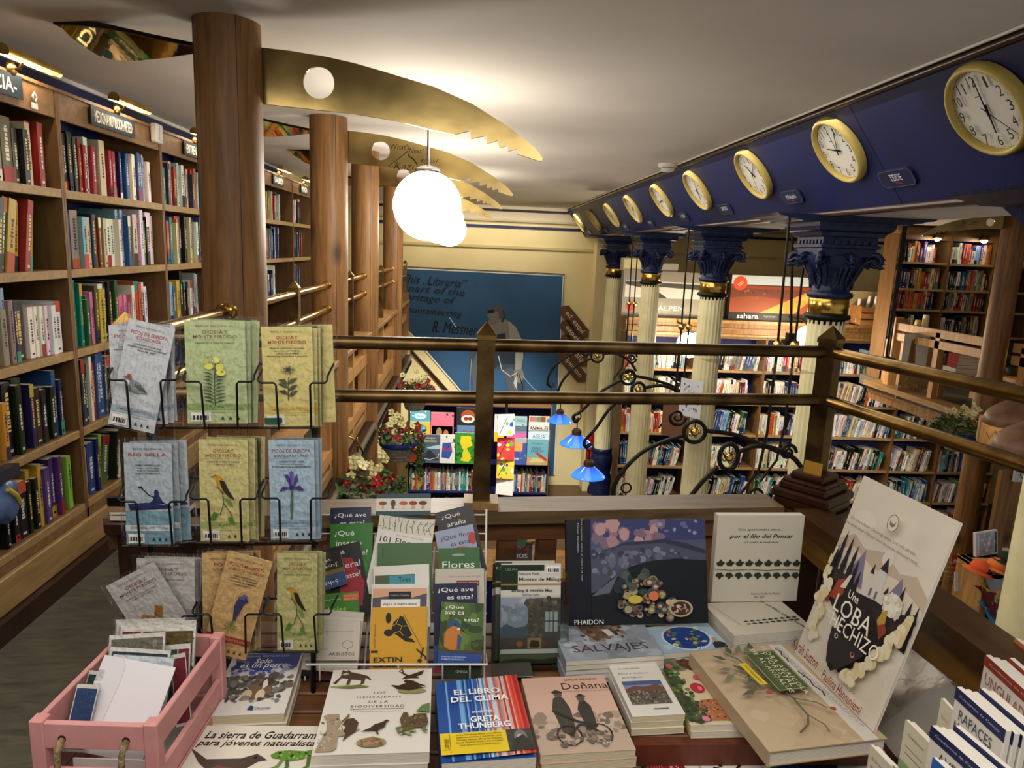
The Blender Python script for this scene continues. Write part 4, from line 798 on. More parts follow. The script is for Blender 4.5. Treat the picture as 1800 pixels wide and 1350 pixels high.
b.box(-w_ / 2, w_ / 2, -h_ / 2, h_ / 2, 0, .015, col('6e4a34', .45)); art(b, [('r', .1, .07, .9, .93, 'c3c8cc'), ('s', .2, .15, .8, .8, 40, .05, ['3c4652', '6c7a88', '8fa0b0'], 5)], w_, h_, None, .015); tag(b.build('framed_picture', None, c2), 'small brown framed picture hanging on the second column', 'picture')
b = MB(); p = oY(1045, 712, 11.2); b.box(p.x - .17, p.x + .17, WY - .03, WY - .0, p.z - .18, p.z + .10, col('a8281e', .5)); b.box(p.x - .12, p.x - .03, WY - .033, WY - .03, p.z - .13, p.z + .06, WHW); tag(b.build('fire_sign'), 'small red fire equipment sign on the wall behind the columns', 'sign')
b = MB(); p = oY(1043, 800, 11.0); b.lathe([(.06, -.35), (.09, -.33), (.09, .2), (.06, .3), (.02, .33)], 16, col('a8201c', .35), Matrix.Translation((p.x, WY - .25, p.z))); tag(b.build('fire_extinguisher'), 'red fire extinguisher behind the farthest column base', 'fire extinguisher')

# low browser unit with picture books on the ground floor, seen under the parapet
q = oZ(925, 985, -1.95); e = empty('book_browser', (q.x, q.y, GZ)); tag(e, 'low wooden book browser on the ground floor seen under the front parapet', 'browser')
MB().bbox(-.75, .75, -.3, .4, .55, .60, PALEW, .004).build('top_board', e); MB().box(-.72, .72, -.25, .35, 0, .55, NAVYB).build('body', e)
for x in (-.75, .72): MB().box(x, x + .03, -.3, .4, .55, .8, PALEW).build('end_board', e)
for k, (px, py, w_, h_, rz, cs, it, s_) in enumerate(((905, 925, .24, .34, .3, '3c6a4a', [('s', .1, .1, .9, .9, 20, .1, ['d8d4c8', '8aa880'], 2)], 'green and white picture book standing at the left'), (925, 935, .22, .32, .45, 'd8d4cc', [('l', [(.2, .2), (.5, .8), (.8, .3)], .01, 'a8383c'), ('s', .1, .1, .9, .9, 12, .1, ['c84a4a', '3c5aa0'], 3)], 'white picture book with red lines standing in the middle'), (908, 970, .34, .2, 0, '4a4a4c', [('t', 'CUENTOS', .5, .72, .8, .3, 'c8404a', {'b': .03}), ('t', 'NIÑOS', .5, .3, .7, .3, 'e4e0d8', {'b': .03})], 'grey picture book lettered CUENTOS in front'), (945, 940, .22, .14, 0, 'd8b828', [('t', 'GONDOU', .5, .3, .8, .25, '6a4a20')], 'yellow picture book at the right'), (925, 915, .2, .2, 0, '9cc0b0', [('s', .1, .1, .9, .9, 10, .1, ['d8e0d0', '4a7a50'], 4)], 'pale green picture book at the back'))):
    p = oY(px, py, q.y - .1 + .08 * (k % 3) - .1 * (k == 2)); M2 = Matrix.Translation((p.x - w_ / 2, p.y, max(GZ + .60, p.z - h_ * .5))) @ Matrix.Rotation(rz, 4, 'Y') @ Matrix.Rotation(PI / 2 - .15, 4, 'X')
    book('picture_book', s_ + ' of the ground floor browser', M2, w_, h_, .012, cs, it, 'book', 'picture books on the ground floor browser')
# ------------------------------------------------------------------ balustrades of the left gallery
def pyramid_post(x, y, z0, rot=0, hw=.022, zt=1.148, tip=.034):
    """brass post with pyramid cap -> (post mesh builder, cap mesh builder)"""
    M = Matrix.Translation((x, y, 0)) @ Matrix.Rotation(rot, 4, 'Z'); a = MB(); a.box(-hw, hw, -hw, hw, z0, zt - .012, BRASSD, M)
    b = MB(); q = hw + .003; b.box(-q, q, -q, q, zt - .012, zt, BRASS, M)
    b.add([(-q, -q, zt), (q, -q, zt), (q, q, zt), (-q, q, zt), (0, 0, zt + tip)], [(0, 1, 4), (1, 2, 4), (2, 3, 4), (3, 0, 4)], BRASS, False, M); return a, b
def flange(p, d, r=.032):
    M = Matrix.Translation(p) @ d.to_track_quat('Z', 'Y').to_matrix().to_4x4(); return MB().lathe([(r, 0), (r, .004), (r * .72, .01), (r * .6, .02), (.02, .024)], 20, BRASSB, M)
def gap(y0, y1, lab, mid=True, r=.104):
    ym = (y0 + y1) / 2; e = empty('balustrade', (PX, ym, 0)); tag(e, 'wooden balustrade of the left gallery topped by brass rails, ' + lab, 'balustrade', 'left gallery balustrades')
    T = Matrix.Translation((-PX, -ym, 0)); a, b_ = y0 + r - .01, y1 - r + .01
    MB().bbox(PX - .10, PX + .07, a, b_, .66, .695, CAPWY, .004, T).build('cap_board', e)
    for z0, z1, nm in ((.44, .52, 'middle_rail'), (.10, .17, 'middle_rail'), (0, .05, 'bottom_rail')): MB().box(PX - .035, PX + .03, a, b_, z0, z1, PALEW if z0 else CAPWY, T).build(nm, e)
    for yy in (a + .03, ym, b_ - .03): MB().box(PX - .03, PX + .025, yy - .03, yy + .03, .05, .66, PALEW, T).build('stile', e)
    for z in (1.12, .985):
        MB().tube([(PX, a, z), (PX, b_, z)], .0165, BRASSB, 14, T).build('brass_rail', e)
        flange(V((PX, b_, z)), V((0, -1, 0))).build('flange', e, T); flange(V((PX, a, z)), V((0, 1, 0))).build('flange', e, T)
    p, c = pyramid_post(PX, ym, .695); c.build('pyramid_cap', p.build('brass_post', e, T))
gap(2.5, 4.17, 'between the first and second pillars'); gap(4.17, 5.58, 'between the second and third pillars'); gap(5.58, 7.6, 'between the third and fourth pillars')
e = empty('balustrade', (PX, 9.0, 0)); tag(e, 'last short balustrade of the left gallery ending in a newel before the mural', 'balustrade', 'left gallery balustrades'); T = Matrix.Translation((-PX, -9.0, 0))
b = MB(); b.box(PX - .06, PX + .05, 9.0, 9.12, 0, .78, PINE, T); b.build('newel', e)
for z in (1.12, .985): MB().tube([(PX, 7.7, z), (PX, 9.06, z)], .0165, BRASSB, 12, T).build('brass_rail', e)
p, c = pyramid_post(PX, 9.06, .78); c.build('pyramid_cap', p.build('brass_post', e, T))
MB().bbox(PX - .10, PX + .07, 7.7, 9.0, .66, .695, CAPWY, .004, T).build('cap_board', e)
for z0, z1 in ((.44, .52), (.10, .17)): MB().box(PX - .03, PX + .03, 7.7, 9.0, z0, z1, PALEW, T).build('middle_rail', e)
# ------------------------------------------------------------------ brass railing round the display corner
LA, MA, RA, QA = V((PX, 1.705, 0)), V((.05, 1.775, 0)), V((1.0, 1.872, 0)), V((1.19, .79, 0))
e = empty('brass_railing', (MA.x, MA.y, 0)); tag(e, 'double brass tube railing with square pyramid posts across the front parapet', 'railing'); T = Matrix.Translation((-MA.x, -MA.y, 0))
for z in (1.12, .985):
    r = .0165
    for a, b_ in ((LA, MA), (MA, RA)): MB().tube([V((a.x, a.y, z)), V((b_.x, b_.y, z))], r, BRASSD, 18, T).build('brass_rail', e)
    MB().tube([V((PX, LA.y, z)), V((PX, 2.41, z))], r, BRASS, 16, T).build('brass_rail', e); flange(V((PX, 2.405, z)), V((0, -1, 0)), .036).build('flange', e, T)
for q, z0, rot in ((LA, .70, 0), (MA, .705, 0)):
    p, c = pyramid_post(q.x, q.y, z0, rot); c.build('pyramid_cap', p.build('post', e, T))
p, c = pyramid_post(RA.x, RA.y, .775, math.radians(38), .024, 1.158, .036); c.build('pyramid_cap', p.build('post', e, T))
b = MB(); b.box(MA.x - .045, MA.x + .045, MA.y - .035, MA.y + .035, .692, .712, CAPWY, T); b.build('post_foot', e)
b = MB(); b.box(-.028, -.022, -.03, .02, .775, .81, col('d9a646', .3, .4), T @ Matrix.Translation((RA.x, RA.y, 0)) @ Matrix.Rotation(math.radians(38), 4, 'Z')); b.build('brass_clip', e)
e = empty('brass_railing', (1.1, 1.3, 0)); tag(e, 'double brass tube railing running from the corner post to the right photo edge', 'railing'); T = Matrix.Translation((-1.1, -1.3, 0))
dq = (QA - RA).normalized()
for z in (1.12, .985): MB().tube([RA + dq * .03 + V((0, 0, z)), QA + V((0, 0, z))], .0165, BRASSD if False else BRASS, 18, T).build('brass_rail', e)
p, c = pyramid_post(QA.x, QA.y, .70, .2); c.build('pyramid_cap', p.build('post', e, T))
# wooden parapet
e = empty('wooden_parapet', (MA.x, MA.y, 0)); tag(e, 'front wooden parapet with a worn flat cap under the brass railing', 'parapet'); T = Matrix.Translation((-MA.x, -MA.y, 0))
d = (RA - LA).normalized(); n_ = V((-d.y, d.x, 0))
def strip(a, b_, o0, o1, z0, z1, mat): 
    q = [a + n_ * o0, b_ + n_ * o0, b_ + n_ * o1, a + n_ * o1]; return MB().prism([(p.x, p.y) for p in q], z0, z1, mat, T)
A0, B0 = LA - d * .06, RA - d * .11
strip(A0, B0, -.05, .06, .655, .69, CAPW).build('cap_board', e); strip(A0, B0, -.025, .035, .60, .655, SLAT).build('upper_rail', e); strip(A0, B0, -.025, .035, .0, .12, DARKW).build('bottom_rail', e)
for t in (.0, .50, .56, .98): q = LA + (RA - LA) * t; strip(q, q + d * .05, -.02, .03, .12, .60, SLAT).build('stile', e)
b = MB(); b.box(-.82, -.52, 1.64, 1.70, 0, .66, DARKW, T); b.bbox(-.84, -.50, 1.62, 1.73, .66, .69, DARKW, .004, T); b.build('end_panel', e)
e = empty('newel_pedestal', (RA.x, RA.y, 0)); tag(e, 'dark stained newel with stepped moulded pedestal under the corner brass post', 'newel'); Rz = Matrix.Rotation(math.radians(38), 4, 'Z')
for z0, z1, hw in ((.755, .775, .050), (.745, .757, .066), (.725, .747, .070), (.70, .727, .084), (.672, .702, .078), (.645, .674, .092)): MB().bbox(-hw, hw, -hw, hw, z0, z1, DARKW, .006, Rz).build('moulding', e)
b = MB(); b.box(-.078, .078, -.078, .078, 0, .65, DARKW, Rz); b.box(-.05, .05, -.083, -.078, .1, .56, wood('red_dark_panel', '2a0f0a', '45190f'), Rz); b.build('newel_body', e)
e = empty('side_handrail', (1.0, 1.4, 0)); tag(e, 'dark wooden side parapet rail going from the newel to the lower right', 'parapet')
f1, f2, g1, g2 = oZ(1652, 1030, .70), oZ(1781, 1119, .70), oZ(1642, 1080, .70), oZ(1738, 1150, .70)
fd = (f2 - f1).normalized(); P0 = f1 - fd * .45; P1 = f1 + fd * .75; wv = (g1 - f1); wv = wv - fd * wv.dot(fd)
T2 = Matrix.Translation((-1.0, -1.4, 0)); q = [P0, P1, P1 + wv, P0 + wv]
MB().prism([(p.x, p.y) for p in q][::-1], .655, .70, wood('glossy_brown_wood', '2e1c0e', '4c3219', (8, 1.2, 8), .22), T2).build('cap_board', e)
q = [P0 + wv * .25, P1 + wv * .25, P1 + wv * .75, P0 + wv * .75]; MB().prism([(p.x, p.y) for p in q][::-1], .58, .655, wood('ochre_rail_wood', '5a3c18', '8a6128', (8, 1.2, 8), .3), T2).build('under_rail', e)
for t in (.35, .75, 1.1): a = P0 + fd * t + wv * .5; MB().box(a.x - .03, a.x + .03, a.y - .03, a.y + .03, 0, .58, DARKW, T2).build('stile', e)
# ------------------------------------------------------------------ hanging flower baskets
LEAFS = [noisy('leaf_green_%d' % i, a, b_, 20, .6) for i, (a, b_) in enumerate((('1f3a14', '3c5c24'), ('2e4a1c', '56743a'), ('14290f', '27431a')))]
def basket(p, r, seed, label, reds=True, yell=True, trail=0, rim=True):
    R = random.Random(seed); e = empty('flower_basket', p); tag(e, label, 'flower basket', 'hanging flower baskets')
    b = MB(); prof = []
    for i in range(13): z = -r * 1.15 * (1 - i / 12); prof.append((r * (.62 + .38 * i / 12) + (.004 if i % 2 else 0), z))
    b.lathe(prof, 28, noisy('wicker', '6e675a', '9a9282', 60, .8, 0, .5, 120), None, False)
    b.build('wicker_pot', e)
    if rim: MB().lathe([(r * .99, -.05), (r * 1.04, -.045), (r * 1.05, -.01), (r * 1.0, -.005)], 24, col('1a2f8c', .6)).build('blue_ribbon', e)
    b = MB()
    for k in range(420):
        a = R.uniform(0, 2 * PI); q = r * 1.5 * math.sqrt(R.random()); z = R.uniform(-.2, 1.0) * r * (1.25 - q / (r * 1.7))
        if trail and k % 3 == 0: a = R.gauss(trail - 1, .4); q = r * R.uniform(1.0, 1.45); z = -R.uniform(0, 2.1) * r
        c = V((q * math.cos(a), q * math.sin(a), z)); s = R.uniform(.10, .2) * r; u = V((R.gauss(0, 1), R.gauss(0, 1), R.gauss(0, .6))).normalized(); v = u.orthogonal().normalized() * s * .5; u = u * s
        b.add([c - u, c + v, c + u, c - v], [(0, 1, 2, 3)], LEAFS[k % 3])
    b.build('foliage', e)
    def blooms(n, cs, zlo, zhi, sz, nm, sp):
        b = MB()
        for k in range(n):
            a = R.uniform(0, 2 * PI); q = r * sp * math.sqrt(R.random()); c = V((q * math.cos(a), q * math.sin(a), R.uniform(zlo, zhi) * r)); m = col(R.choice(cs), .6); nrm = V((R.gauss(0, .5), -1 + R.gauss(0, .4), .5)).normalized(); x = nrm.orthogonal().normalized(); y = nrm.cross(x)
            for j in range(5):
                t = 2 * PI * j / 5; d = x * math.cos(t) + y * math.sin(t); w_ = nrm.cross(d) * sz * .45
                b.add([c, c + d * sz * .6 + w_, c + d * sz + nrm * sz * .25, c + d * sz * .6 - w_], [(0, 1, 2, 3)], m)
            b.sphere(c + nrm * sz * .1, sz * .2, col('c8a030', .6), 6, 4)
        b.build(nm, e)
    if reds: blooms(13, ['a8202c', 'b52a38', '8f1a24'], .2, .8, r * .26, 'red_blossoms', 1.25)
    if yell: blooms(14, ['d8d29a', 'e0dcb0', 'c8cc90'], .6, 1.5, r * .22, 'pale_blossoms', .9)
    MB().tube([(-r, 0, 0), (-r * 1.35, 0, .02), (-r * 1.5, 0, .0)], .006, BRASS, 6).build('hook', e)
p = oX(686, 772, -.62); basket(V((-.55, p.y, p.z)), .155, 1, 'hanging basket of red and pale flowers trailing green beside the picture book case', trail=1.1)
p = oX(640, 862, -.58); basket(V((-.55, p.y, p.z)), .145, 2, 'flower basket with red blossoms just above the pocket guide rack')
p = oX(712, 690, -.62); basket(V((-.52, p.y, p.z)), .15, 3, 'small far flower basket hanging in front of the mural edge')
b = MB(); p = oX(628, 775, -.66)
for k in range(3): b.tube([p + V((0, .02 * k, -.03 * k)) + V((.0, .018 * math.cos(t * .52), .022 * math.sin(t * .52))) for t in range(12)], .005, BRASS, 6, None, True)
b.tube([p + V((-.06, 0, .03)), p + V((.0, 0, 0)), p + V((.03, .05, -.09))], .007, BRASS, 6); tag(b.build('key_bunch'), 'bunch of brass clips hanging on the gallery edge above a flower basket', 'keys')
p = oX(1686, 762, 4.25); basket(V((p.x, p.y, p.z + .03)), .15, 4, 'wicker basket with pale flowers and green leaves hanging on the right gallery pillar', reds=False)
# ------------------------------------------------------------------ right gallery pillar, railing and things behind it
RPX, RPY = 4.72, 6.0
tag(pillar(RPX, RPY, .10, GZ, 1.84).build('round_pillar'), 'tall round pine pillar of the right gallery with a gold saw blade', 'pillar')
e = empty('saw_blade', (RPX, RPY, 0)); tag(e, 'gold saw blade bracket on the right gallery pillar, pointing left over the bookcases', 'saw blade')
kx = .60
mir = lambda P: [(-(x + .70) * .78 - .09, 1.835 - (1.985 - z) * .66) for x, z in P]
MB().prism(mir(SL)[::-1], -.006, .006, SAWB, XZ).build('blade_root', e)
b = MB(); b.prism(mir(SR)[::-1], -.006, .006, SAWB, XZ); vs, fs = glyphs('Anne Surman', -.03, .45); b.add([(-.42 + x * .15, -.0075, 1.76 + y * .05) for x, y in vs], fs, BLKW); b.build('toothed_blade', e)
ex = 4.84
def on(px, py, x=ex): return oX(px, py, x)
e = empty('gallery_railing', (ex, 6.9, 0)); tag(e, 'pine post and rail balustrade of the right gallery, left of its pillar', 'balustrade', 'right gallery balustrades'); T = Matrix.Translation((-ex, -6.9, 0))
zt = on(1580, 572).z; zm = on(1690, 614).z
MB().bbox(ex - .05, ex + .05, 7.62, 7.72, 0, zt + .09, PALEW, .006, T).build('end_post', e)
MB().box(ex - .03, ex + .03, 6.1, 7.64, zt - .05, zt + .03, PALEW, T).build('top_rail', e); MB().box(ex - .03, ex + .03, 6.1, 7.64, zm - .04, zm + .04, PALEW, T).build('middle_rail', e)
yy = on(1646, 640).y; MB().box(ex - .03, ex + .03, yy - .035, yy + .035, 0, zt, PALEW, T).build('stile', e)
e = empty('gallery_railing', (ex, 5.2, 0)); tag(e, 'pine post and rail balustrade at the right photo edge, right of the pillar', 'balustrade', 'right gallery balustrades'); T = Matrix.Translation((-ex, -5.2, 0))
MB().box(ex - .03, ex + .03, 4.2, 5.9, zt - .05, zt + .03, PALEW, T).build('top_rail', e); MB().box(ex - .03, ex + .03, 4.2, 5.9, zm - .04, zm + .04, PALEW, T).build('middle_rail', e); MB().box(ex - .03, ex + .03, 5.72, 5.80, 0, zt, PALEW, T).build('stile', e)
# low table with stacks of books behind the railing
p = on(1690, 668, 5.0); tz = p.z
e = empty('low_table', (5.25, p.y, 0)); tag(e, 'low pine table behind the right gallery railing carrying stacked books', 'table')
MB().bbox(-.25, .25, -.42, .42, tz - .04, tz, PALEW, .004).build('table_top', e)
for sx in (-.2, .2):
    for sy in (-.38, .38): MB().box(sx - .03, sx + .03, sy - .03, sy + .03, 0, tz - .04, PALEW).build('leg', e)
for k in range(4):
    M2 = Matrix.Translation((5.02, p.y + .12, tz + .10 + .035 * k)) @ Matrix.Rotation(-.15, 4, 'Z'); book('book', 'thick red book, %s from the bottom of the red stack on the gallery table' % ordn(k), M2, .30, .2, .033, '9c2a2a', [], group='red books on the gallery table')
for k in range(2): book('book', 'thick white book under the red stack on the right gallery table, %s' % ('lower', 'upper')[k], Matrix.Translation((5.0, p.y + .1, tz + .05 * k)) @ Matrix.Rotation(-.1, 4, 'Z'), .34, .24, .048, 'cfcac0', [], group='white books under the red stack')
for k in range(3): book('book', 'white book with black cover in the low pile right of the red stack, %s' % ('bottom', 'middle', 'top')[k], Matrix.Translation((5.02, p.y - .33, tz + .036 * k)) @ Matrix.Rotation(-.1 - .05 * k, 4, 'Z'), .30, .22, .035, '26282c' if k != 1 else 'd8d4cc', [], group='low book pile on the gallery table')
M2 = None
q0, q1, q2 = oY(1600, 586, 7.3), oY(1636, 590, 7.3), oY(1588, 690, 7.3)
b = MB(); w_, h_ = .26, .72; M2 = Matrix.Translation((q0.x - .06, 7.3, q0.z - h_)) @ Matrix.Rotation(-.18, 4, 'Z') @ Matrix(((1, 0, 0, 0), (0, 0, -1, 0), (0, 1, 0, 0), (0, 0, 0, 1)))
b.box(0, w_, 0, h_, 0, .006, col('cfcfca', .6)); art(b, [('p', [(0, .0), (.05, .45), (.25, .5), (.3, .9), (.45, .95), (.55, .6), (.65, .35), (.8, .5), (1, .5), (1, 0)], '8a7048'), ('p', [(.3, .55), (.33, .88), (.45, .92), (.5, .6), (.42, .3)], '6d5434'), ('s', 0, 0, 1, .45, 50, .05, ['a88c5c', '5e4a30', 'c8b080'], 4), ('s', .1, .0, 1, .14, 24, .05, ['b8a848', '6a7a38'], 8), ('s', .5, .6, 1, 1, 12, .05, ['c2c4c6', 'dadad8'], 3)], w_, h_, None, .006)
b.tube([(-.02, h_, 0), (w_ + .02, h_, 0)], .008, PALEW, 8); tag(b.build('hanging_poster', None, M2), 'tall poster of rocky needles hanging on the right gallery railing', 'poster')
def small_plant(p, r, seed, label):
    R = random.Random(seed); e = empty('potted_plant', p); tag(e, label, 'plant'); MB().lathe([(r * .7, 0), (r, r * .9), (r * .95, r * 1.0)], 18, col('1d1d1a', .5)).build('pot', e); b = MB()
    for k in range(60):
        a = R.uniform(0, 2 * PI); d = V((math.cos(a), math.sin(a), R.uniform(.6, 2))).normalized(); o = V((0, 0, r)); w_ = d.orthogonal().normalized() * .008
        b.add([o + w_, o + d * r * 1.4 + w_ * 1.3, o + d * r * 1.9, o + d * r * 1.4 - w_ * 1.3, o - w_], [(0, 1, 2, 3, 4)], LEAFS[k % 3])
    b.build('foliage', e)
p = on(1778, 660, 5.15); e = empty('side_table', (5.3, p.y - .16, 0)); tag(e, 'small pine side table at the right photo edge under the yellow lamp', 'table')
MB().bbox(-.3, .3, -.3, .2, p.z - .04, p.z, PALEW, .004).build('table_top', e)
for sx in (-.25, .25):
    for sy in (-.26, .16): MB().box(sx - .03, sx + .03, sy - .03, sy + .03, 0, p.z - .04, PALEW).build('leg', e)
small_plant(V((5.15, p.y - .02, p.z)), .08, 4, 'small plant in a black pot beside the yellow lamp')
e = empty('table_lamp', (5.25, p.y - .22, p.z)); tag(e, 'table lamp with a bright yellow shade at the right photo edge', 'lamp'); MB().lathe([(.06, 0), (.06, .015), (.012, .03), (.012, .13)], 16, BRASS).build('base', e); MB().lathe([(.15, .12), (.08, .27)], 8, col('e8b62c', .6, 0, 1.1), None, False, 0, False, False).build('yellow_shade', e)
# candles before the gallery bookcase
for k, (px, h_) in enumerate(((1611, .2), (1624, .26))):
    q = oY(px, 585, 7.9); b = MB(); b.lathe([(.035, 0), (.035, h_), (.03, h_ + .03)], 12, col('c8b468' if k == 0 else 'd8ccb0', .5)); tag(b.build('statuette', None, Matrix.Translation((q.x, 7.9, q.z - .08))), ('yellow candle like figure', 'taller pale statuette')[k] + ' by the railing before the gallery bookcase', 'ornament')
b = MB(); b.box(5.0, 5.5, 7.75, 8.1, 0, .5, PALEW); tag(b.build('display_plinth'), 'wooden plinth under the two figures behind the gallery end post', 'plinth')
# panelled wood under the right gallery and goods on the ground floor
b = MB(); R = random.Random(2)
for k in range(8): b.box(4.25 + .2 * k, 4.445 + .2 * k, 5.1, 5.14, GZ, -.19, OAKV if k % 2 else PINE)
tag(b.build('plank_partition'), 'tall vertical plank partition under the right gallery beside the pillar', 'partition')
b = MB(); q = oY(1720, 760, 5.0); M2 = Matrix.Translation((q.x, 5.0, q.z - .02)) @ Matrix.Rotation(math.radians(-35), 4, 'Z'); b.bbox(0, .62, 0, .25, -.08, .12, PALEW, .01, M2); art(b, [('t', 'Compras', .55, .4, .42, .45, 'd8cfae'), ('l', [(.08, .55), (.12, .3), (.16, .6), (.2, .35), (.17, .65)], .006, '4a4420')], .62, .2, M2 @ Matrix(((1, 0, 0, 0), (0, 0, -1, 0), (0, 1, 0, -.08), (0, 0, 0, 1))), .001); tag(b.build('wooden_sign_box'), 'pale wooden box sign lettered Comp with a carved ornament beside the pillar', 'sign')
for px, py, yy, s_ in ((1800, 727, 4.7, 'upper brown lampshade at the right photo edge above the wooden sign'), (1835, 772, 3.7, 'lower brown lampshade with a lit bulb at the right photo edge')):
    q = oY(px, py, yy); e = empty('brown_lamp', q); tag(e, s_, 'lamp', 'brown lampshades'); M2 = Matrix.Rotation(-.25, 4, 'Y'); MB().lathe([(.04, .10), (.12, .085), (.22, .03), (.26, -.03), (.25, -.035), (.2, .015), (.03, .085)], 36, noisy('brown_leather', '6b4a36', '8a6a54', 8, .5), M2, True, 0, False, False).build('leather_shade', e); MB().tube([(0, 0, .1), (0, 0, .5)], .006, IRON, 6).build('cord', e)
    if py > 750: MB().sphere((-.2, 0, -.06), .03, BULB, 10, 8).build('bulb', e)
    else: MB().sphere((0, 0, -.02), .03, BULB, 10, 8).build('bulb', e)
q = oY(1797, 820, 5.05); b = MB(); b.box(q.x - .04, q.x + .25, 5.06, 5.08, q.z - .13, q.z + .14, col('c8ccc6', .5)); art(b, [('t', 'I', .12, .9, .03, .08, '222222'), ('t', 'R', .14, .78, .06, .08, '222222'), ('l', [(.08, .35), (.2, .5), (.15, .2), (.25, .1)], .008, '222222')], .29, .27, Matrix(((1, 0, 0, q.x - .04), (0, 0, -1, 5.06), (0, 1, 0, q.z - .13), (0, 0, 0, 1))), .001); tag(b.build('notice_board'), 'pale notice with black drawing on the plank partition at the right edge', 'notice')
# shop counter goods seen through the right railing
GY = 3.9
q = oY(1735, 955, GY); b = MB(); M2 = Matrix.Translation((q.x, GY, q.z)) @ Matrix.Rotation(.32, 4, 'Z') @ Matrix.Rotation(math.radians(-10), 4, 'X') @ Matrix(((1, 0, 0, 0), (0, 0, -1, 0), (0, 1, 0, 0), (0, 0, 0, 1)))
b.bbox(-.10, .10, -.075, .075, -.02, 0, col('c8c8cc', .3), .003, M2); art(b, [('r', .04, .06, .96, .94, '9aa4b8'), ('r', .06, .1, .14, .9, 'd0d4dc'), ('e', .55, .35, .16, .25, 'c8a8b8'), ('s', .2, .1, .9, .9, 30, .07, ['b8c4d8', 'dce4f0', '8090a8', 'c8b0bc'], 5), ('r', .86, .08, .92, .92, '14161a')], .20, .15, M2 @ Matrix.Translation((-.10, -.075, 0)), .001); tag(b.build('glossy_picture'), 'glossy framed picture standing on the counter behind the right railing', 'picture')
q = oY(1742, 1050, GY); e = empty('goods_stand', (q.x, GY, GZ)); tag(e, 'wooden stand displaying colourful caps and scarves beyond the right railing', 'stand')
zt2 = oY(1712, 992, GY).z - GZ
MB().bbox(-.15, -.10, -.1, .15, 0, zt2, PALEW, .004).build('side_post', e); MB().bbox(.14, .18, -.1, .15, 0, zt2 + .05, col('8d8d8d', .4), .004).build('side_post', e); MB().box(-.1, .14, .1, .15, 0, zt2, BLKW).build('back_board', e); MB().box(-.15, .18, -.1, .15, zt2 - .02, zt2, PALEW).build('top_board', e)
def cap(px, py, c, lab, ln=.055):
    q = oY(px, py, GY - .12); e = empty('cap', q); tag(e, lab, 'cap', 'caps on the goods stand'); MB().sphere((0, 0, 0), ln, col(c, .8), 18, 10, (1, .9, .75)).build('crown', e); MB().lathe([(ln * .9, -.02), (ln * 1.5, -.03), (ln * 1.5, -.034)], 18, col(c, .8), Matrix.Rotation(.3, 4, 'Y')).build('brim', e)
cap(1722, 996, 'd85a2a', 'orange knitted hat on the stand'); cap(1752, 992, 'e07a3a', 'coral cap beside the orange knitted hat'); cap(1769, 980, '1f2a1e', 'dark green cap on the stand below the glossy picture', .05)
def drape(px, py, c, lab, w_=.13):
    q = oY(px, py, GY - .13); R = random.Random(px); vs = []; nx, nz = 14, 8
    for j in range(nz):
        for i in range(nx):
            u = i / (nx - 1) * 2 - 1; sag = (1 - u * u) * -.06; vs.append((q.x + u * w_ * (1 - .25 * j / nz) + .02 * j / nz, GY - .13 - .03 * (1 - u * u) + .006 * math.sin(i * 2.1 + j), q.z + .05 + u * .035 + sag * (1 + .25 * j) - .012 * j * (1 - abs(u)) + .004 * math.sin(i * 1.7)))
    b = MB(); b.add(vs, [(j * nx + i, j * nx + i + 1, (j + 1) * nx + i + 1, (j + 1) * nx + i) for j in range(nz - 1) for i in range(nx - 1)], col(c, .75), True); o = b.build('scarf'); so = o.modifiers.new('thick', 'SOLIDIFY'); so.thickness = .004; tag(o, lab, 'scarf', 'scarves on the goods stand')
drape(1755, 1010, '8d9094', 'light grey scarf draped below the caps'); drape(1748, 1034, '5a1c24', 'maroon cloth behind the yellow scarf'); drape(1756, 1030, 'd09a30', 'yellow ochre scarf draped on the stand'); drape(1753, 1062, '2a88b8', 'bright blue scarf below the yellow one'); drape(1752, 1090, '2a2a2c', 'black scarf at the bottom of the stand')
q = oY(1680, 1000, 4.1); e = empty('wire_rack', (q.x, 4.1, q.z - .1)); tag(e, 'small wire rack with a red Madrid guide beyond the right railing', 'rack')
for k in range(5): MB().tube([(-.11, -.02 * k, .02 + .04 * k), (.11, -.02 * k, .0 + .04 * k)], .003, CHROME, 6).build('wire', e)
for k, (dx, dz, cs, lab, it) in enumerate(((-.02, .12, 'a0262a', 'red guide lettered Madrid on the small wire rack', [('t', 'Madrid', .5, .7, .7, .16, 'e8e0d8', {'b': .02, 'sh': .3})]), (.06, .11, '9db04c', 'yellow green leaflet on the small wire rack', [('r', 0, 0, 1, .4, 'd8dcd8')]), (-.03, .03, 'c8ccd0', 'pale map sheet on the small wire rack', [('s', .1, .1, .9, .9, 12, .08, ['8a9298', 'a8b0b4'], 3)]))):
    book('guide_leaflet', lab, Matrix.Translation((q.x + dx - .04, 4.05 - .03 * k, q.z - .1 + dz - .03)) @ Matrix.Rotation(math.radians(75), 4, 'X'), .075, .12, .004, cs, it, 'leaflet')
b = MB(); q = oY(1655, 1150, 3.2); b.lathe([(.03, 0), (.03, .07), (.026, .075)], 18, col('d8d4d0', .3)); b.lathe([(.031, .06), (.031, .085), (.028, .09)], 18, col('b03048', .3)); b.lathe([(.031, .085), (.031, .10), (.02, .105)], 18, WHW); tag(b.build('jar', None, Matrix.Translation((q.x - .0, 3.2, q.z - .03))), 'small white jar with a pink lid band seen below the right rail', 'jar')
b = MB(); b.lathe([(.028, 0), (.03, .08), (.02, .1)], 18, col('16484c', .2)); tag(b.build('jar', None, Matrix.Translation((q.x + .075, 3.2, q.z - .04))), 'dark teal jar right of the white jar', 'jar')
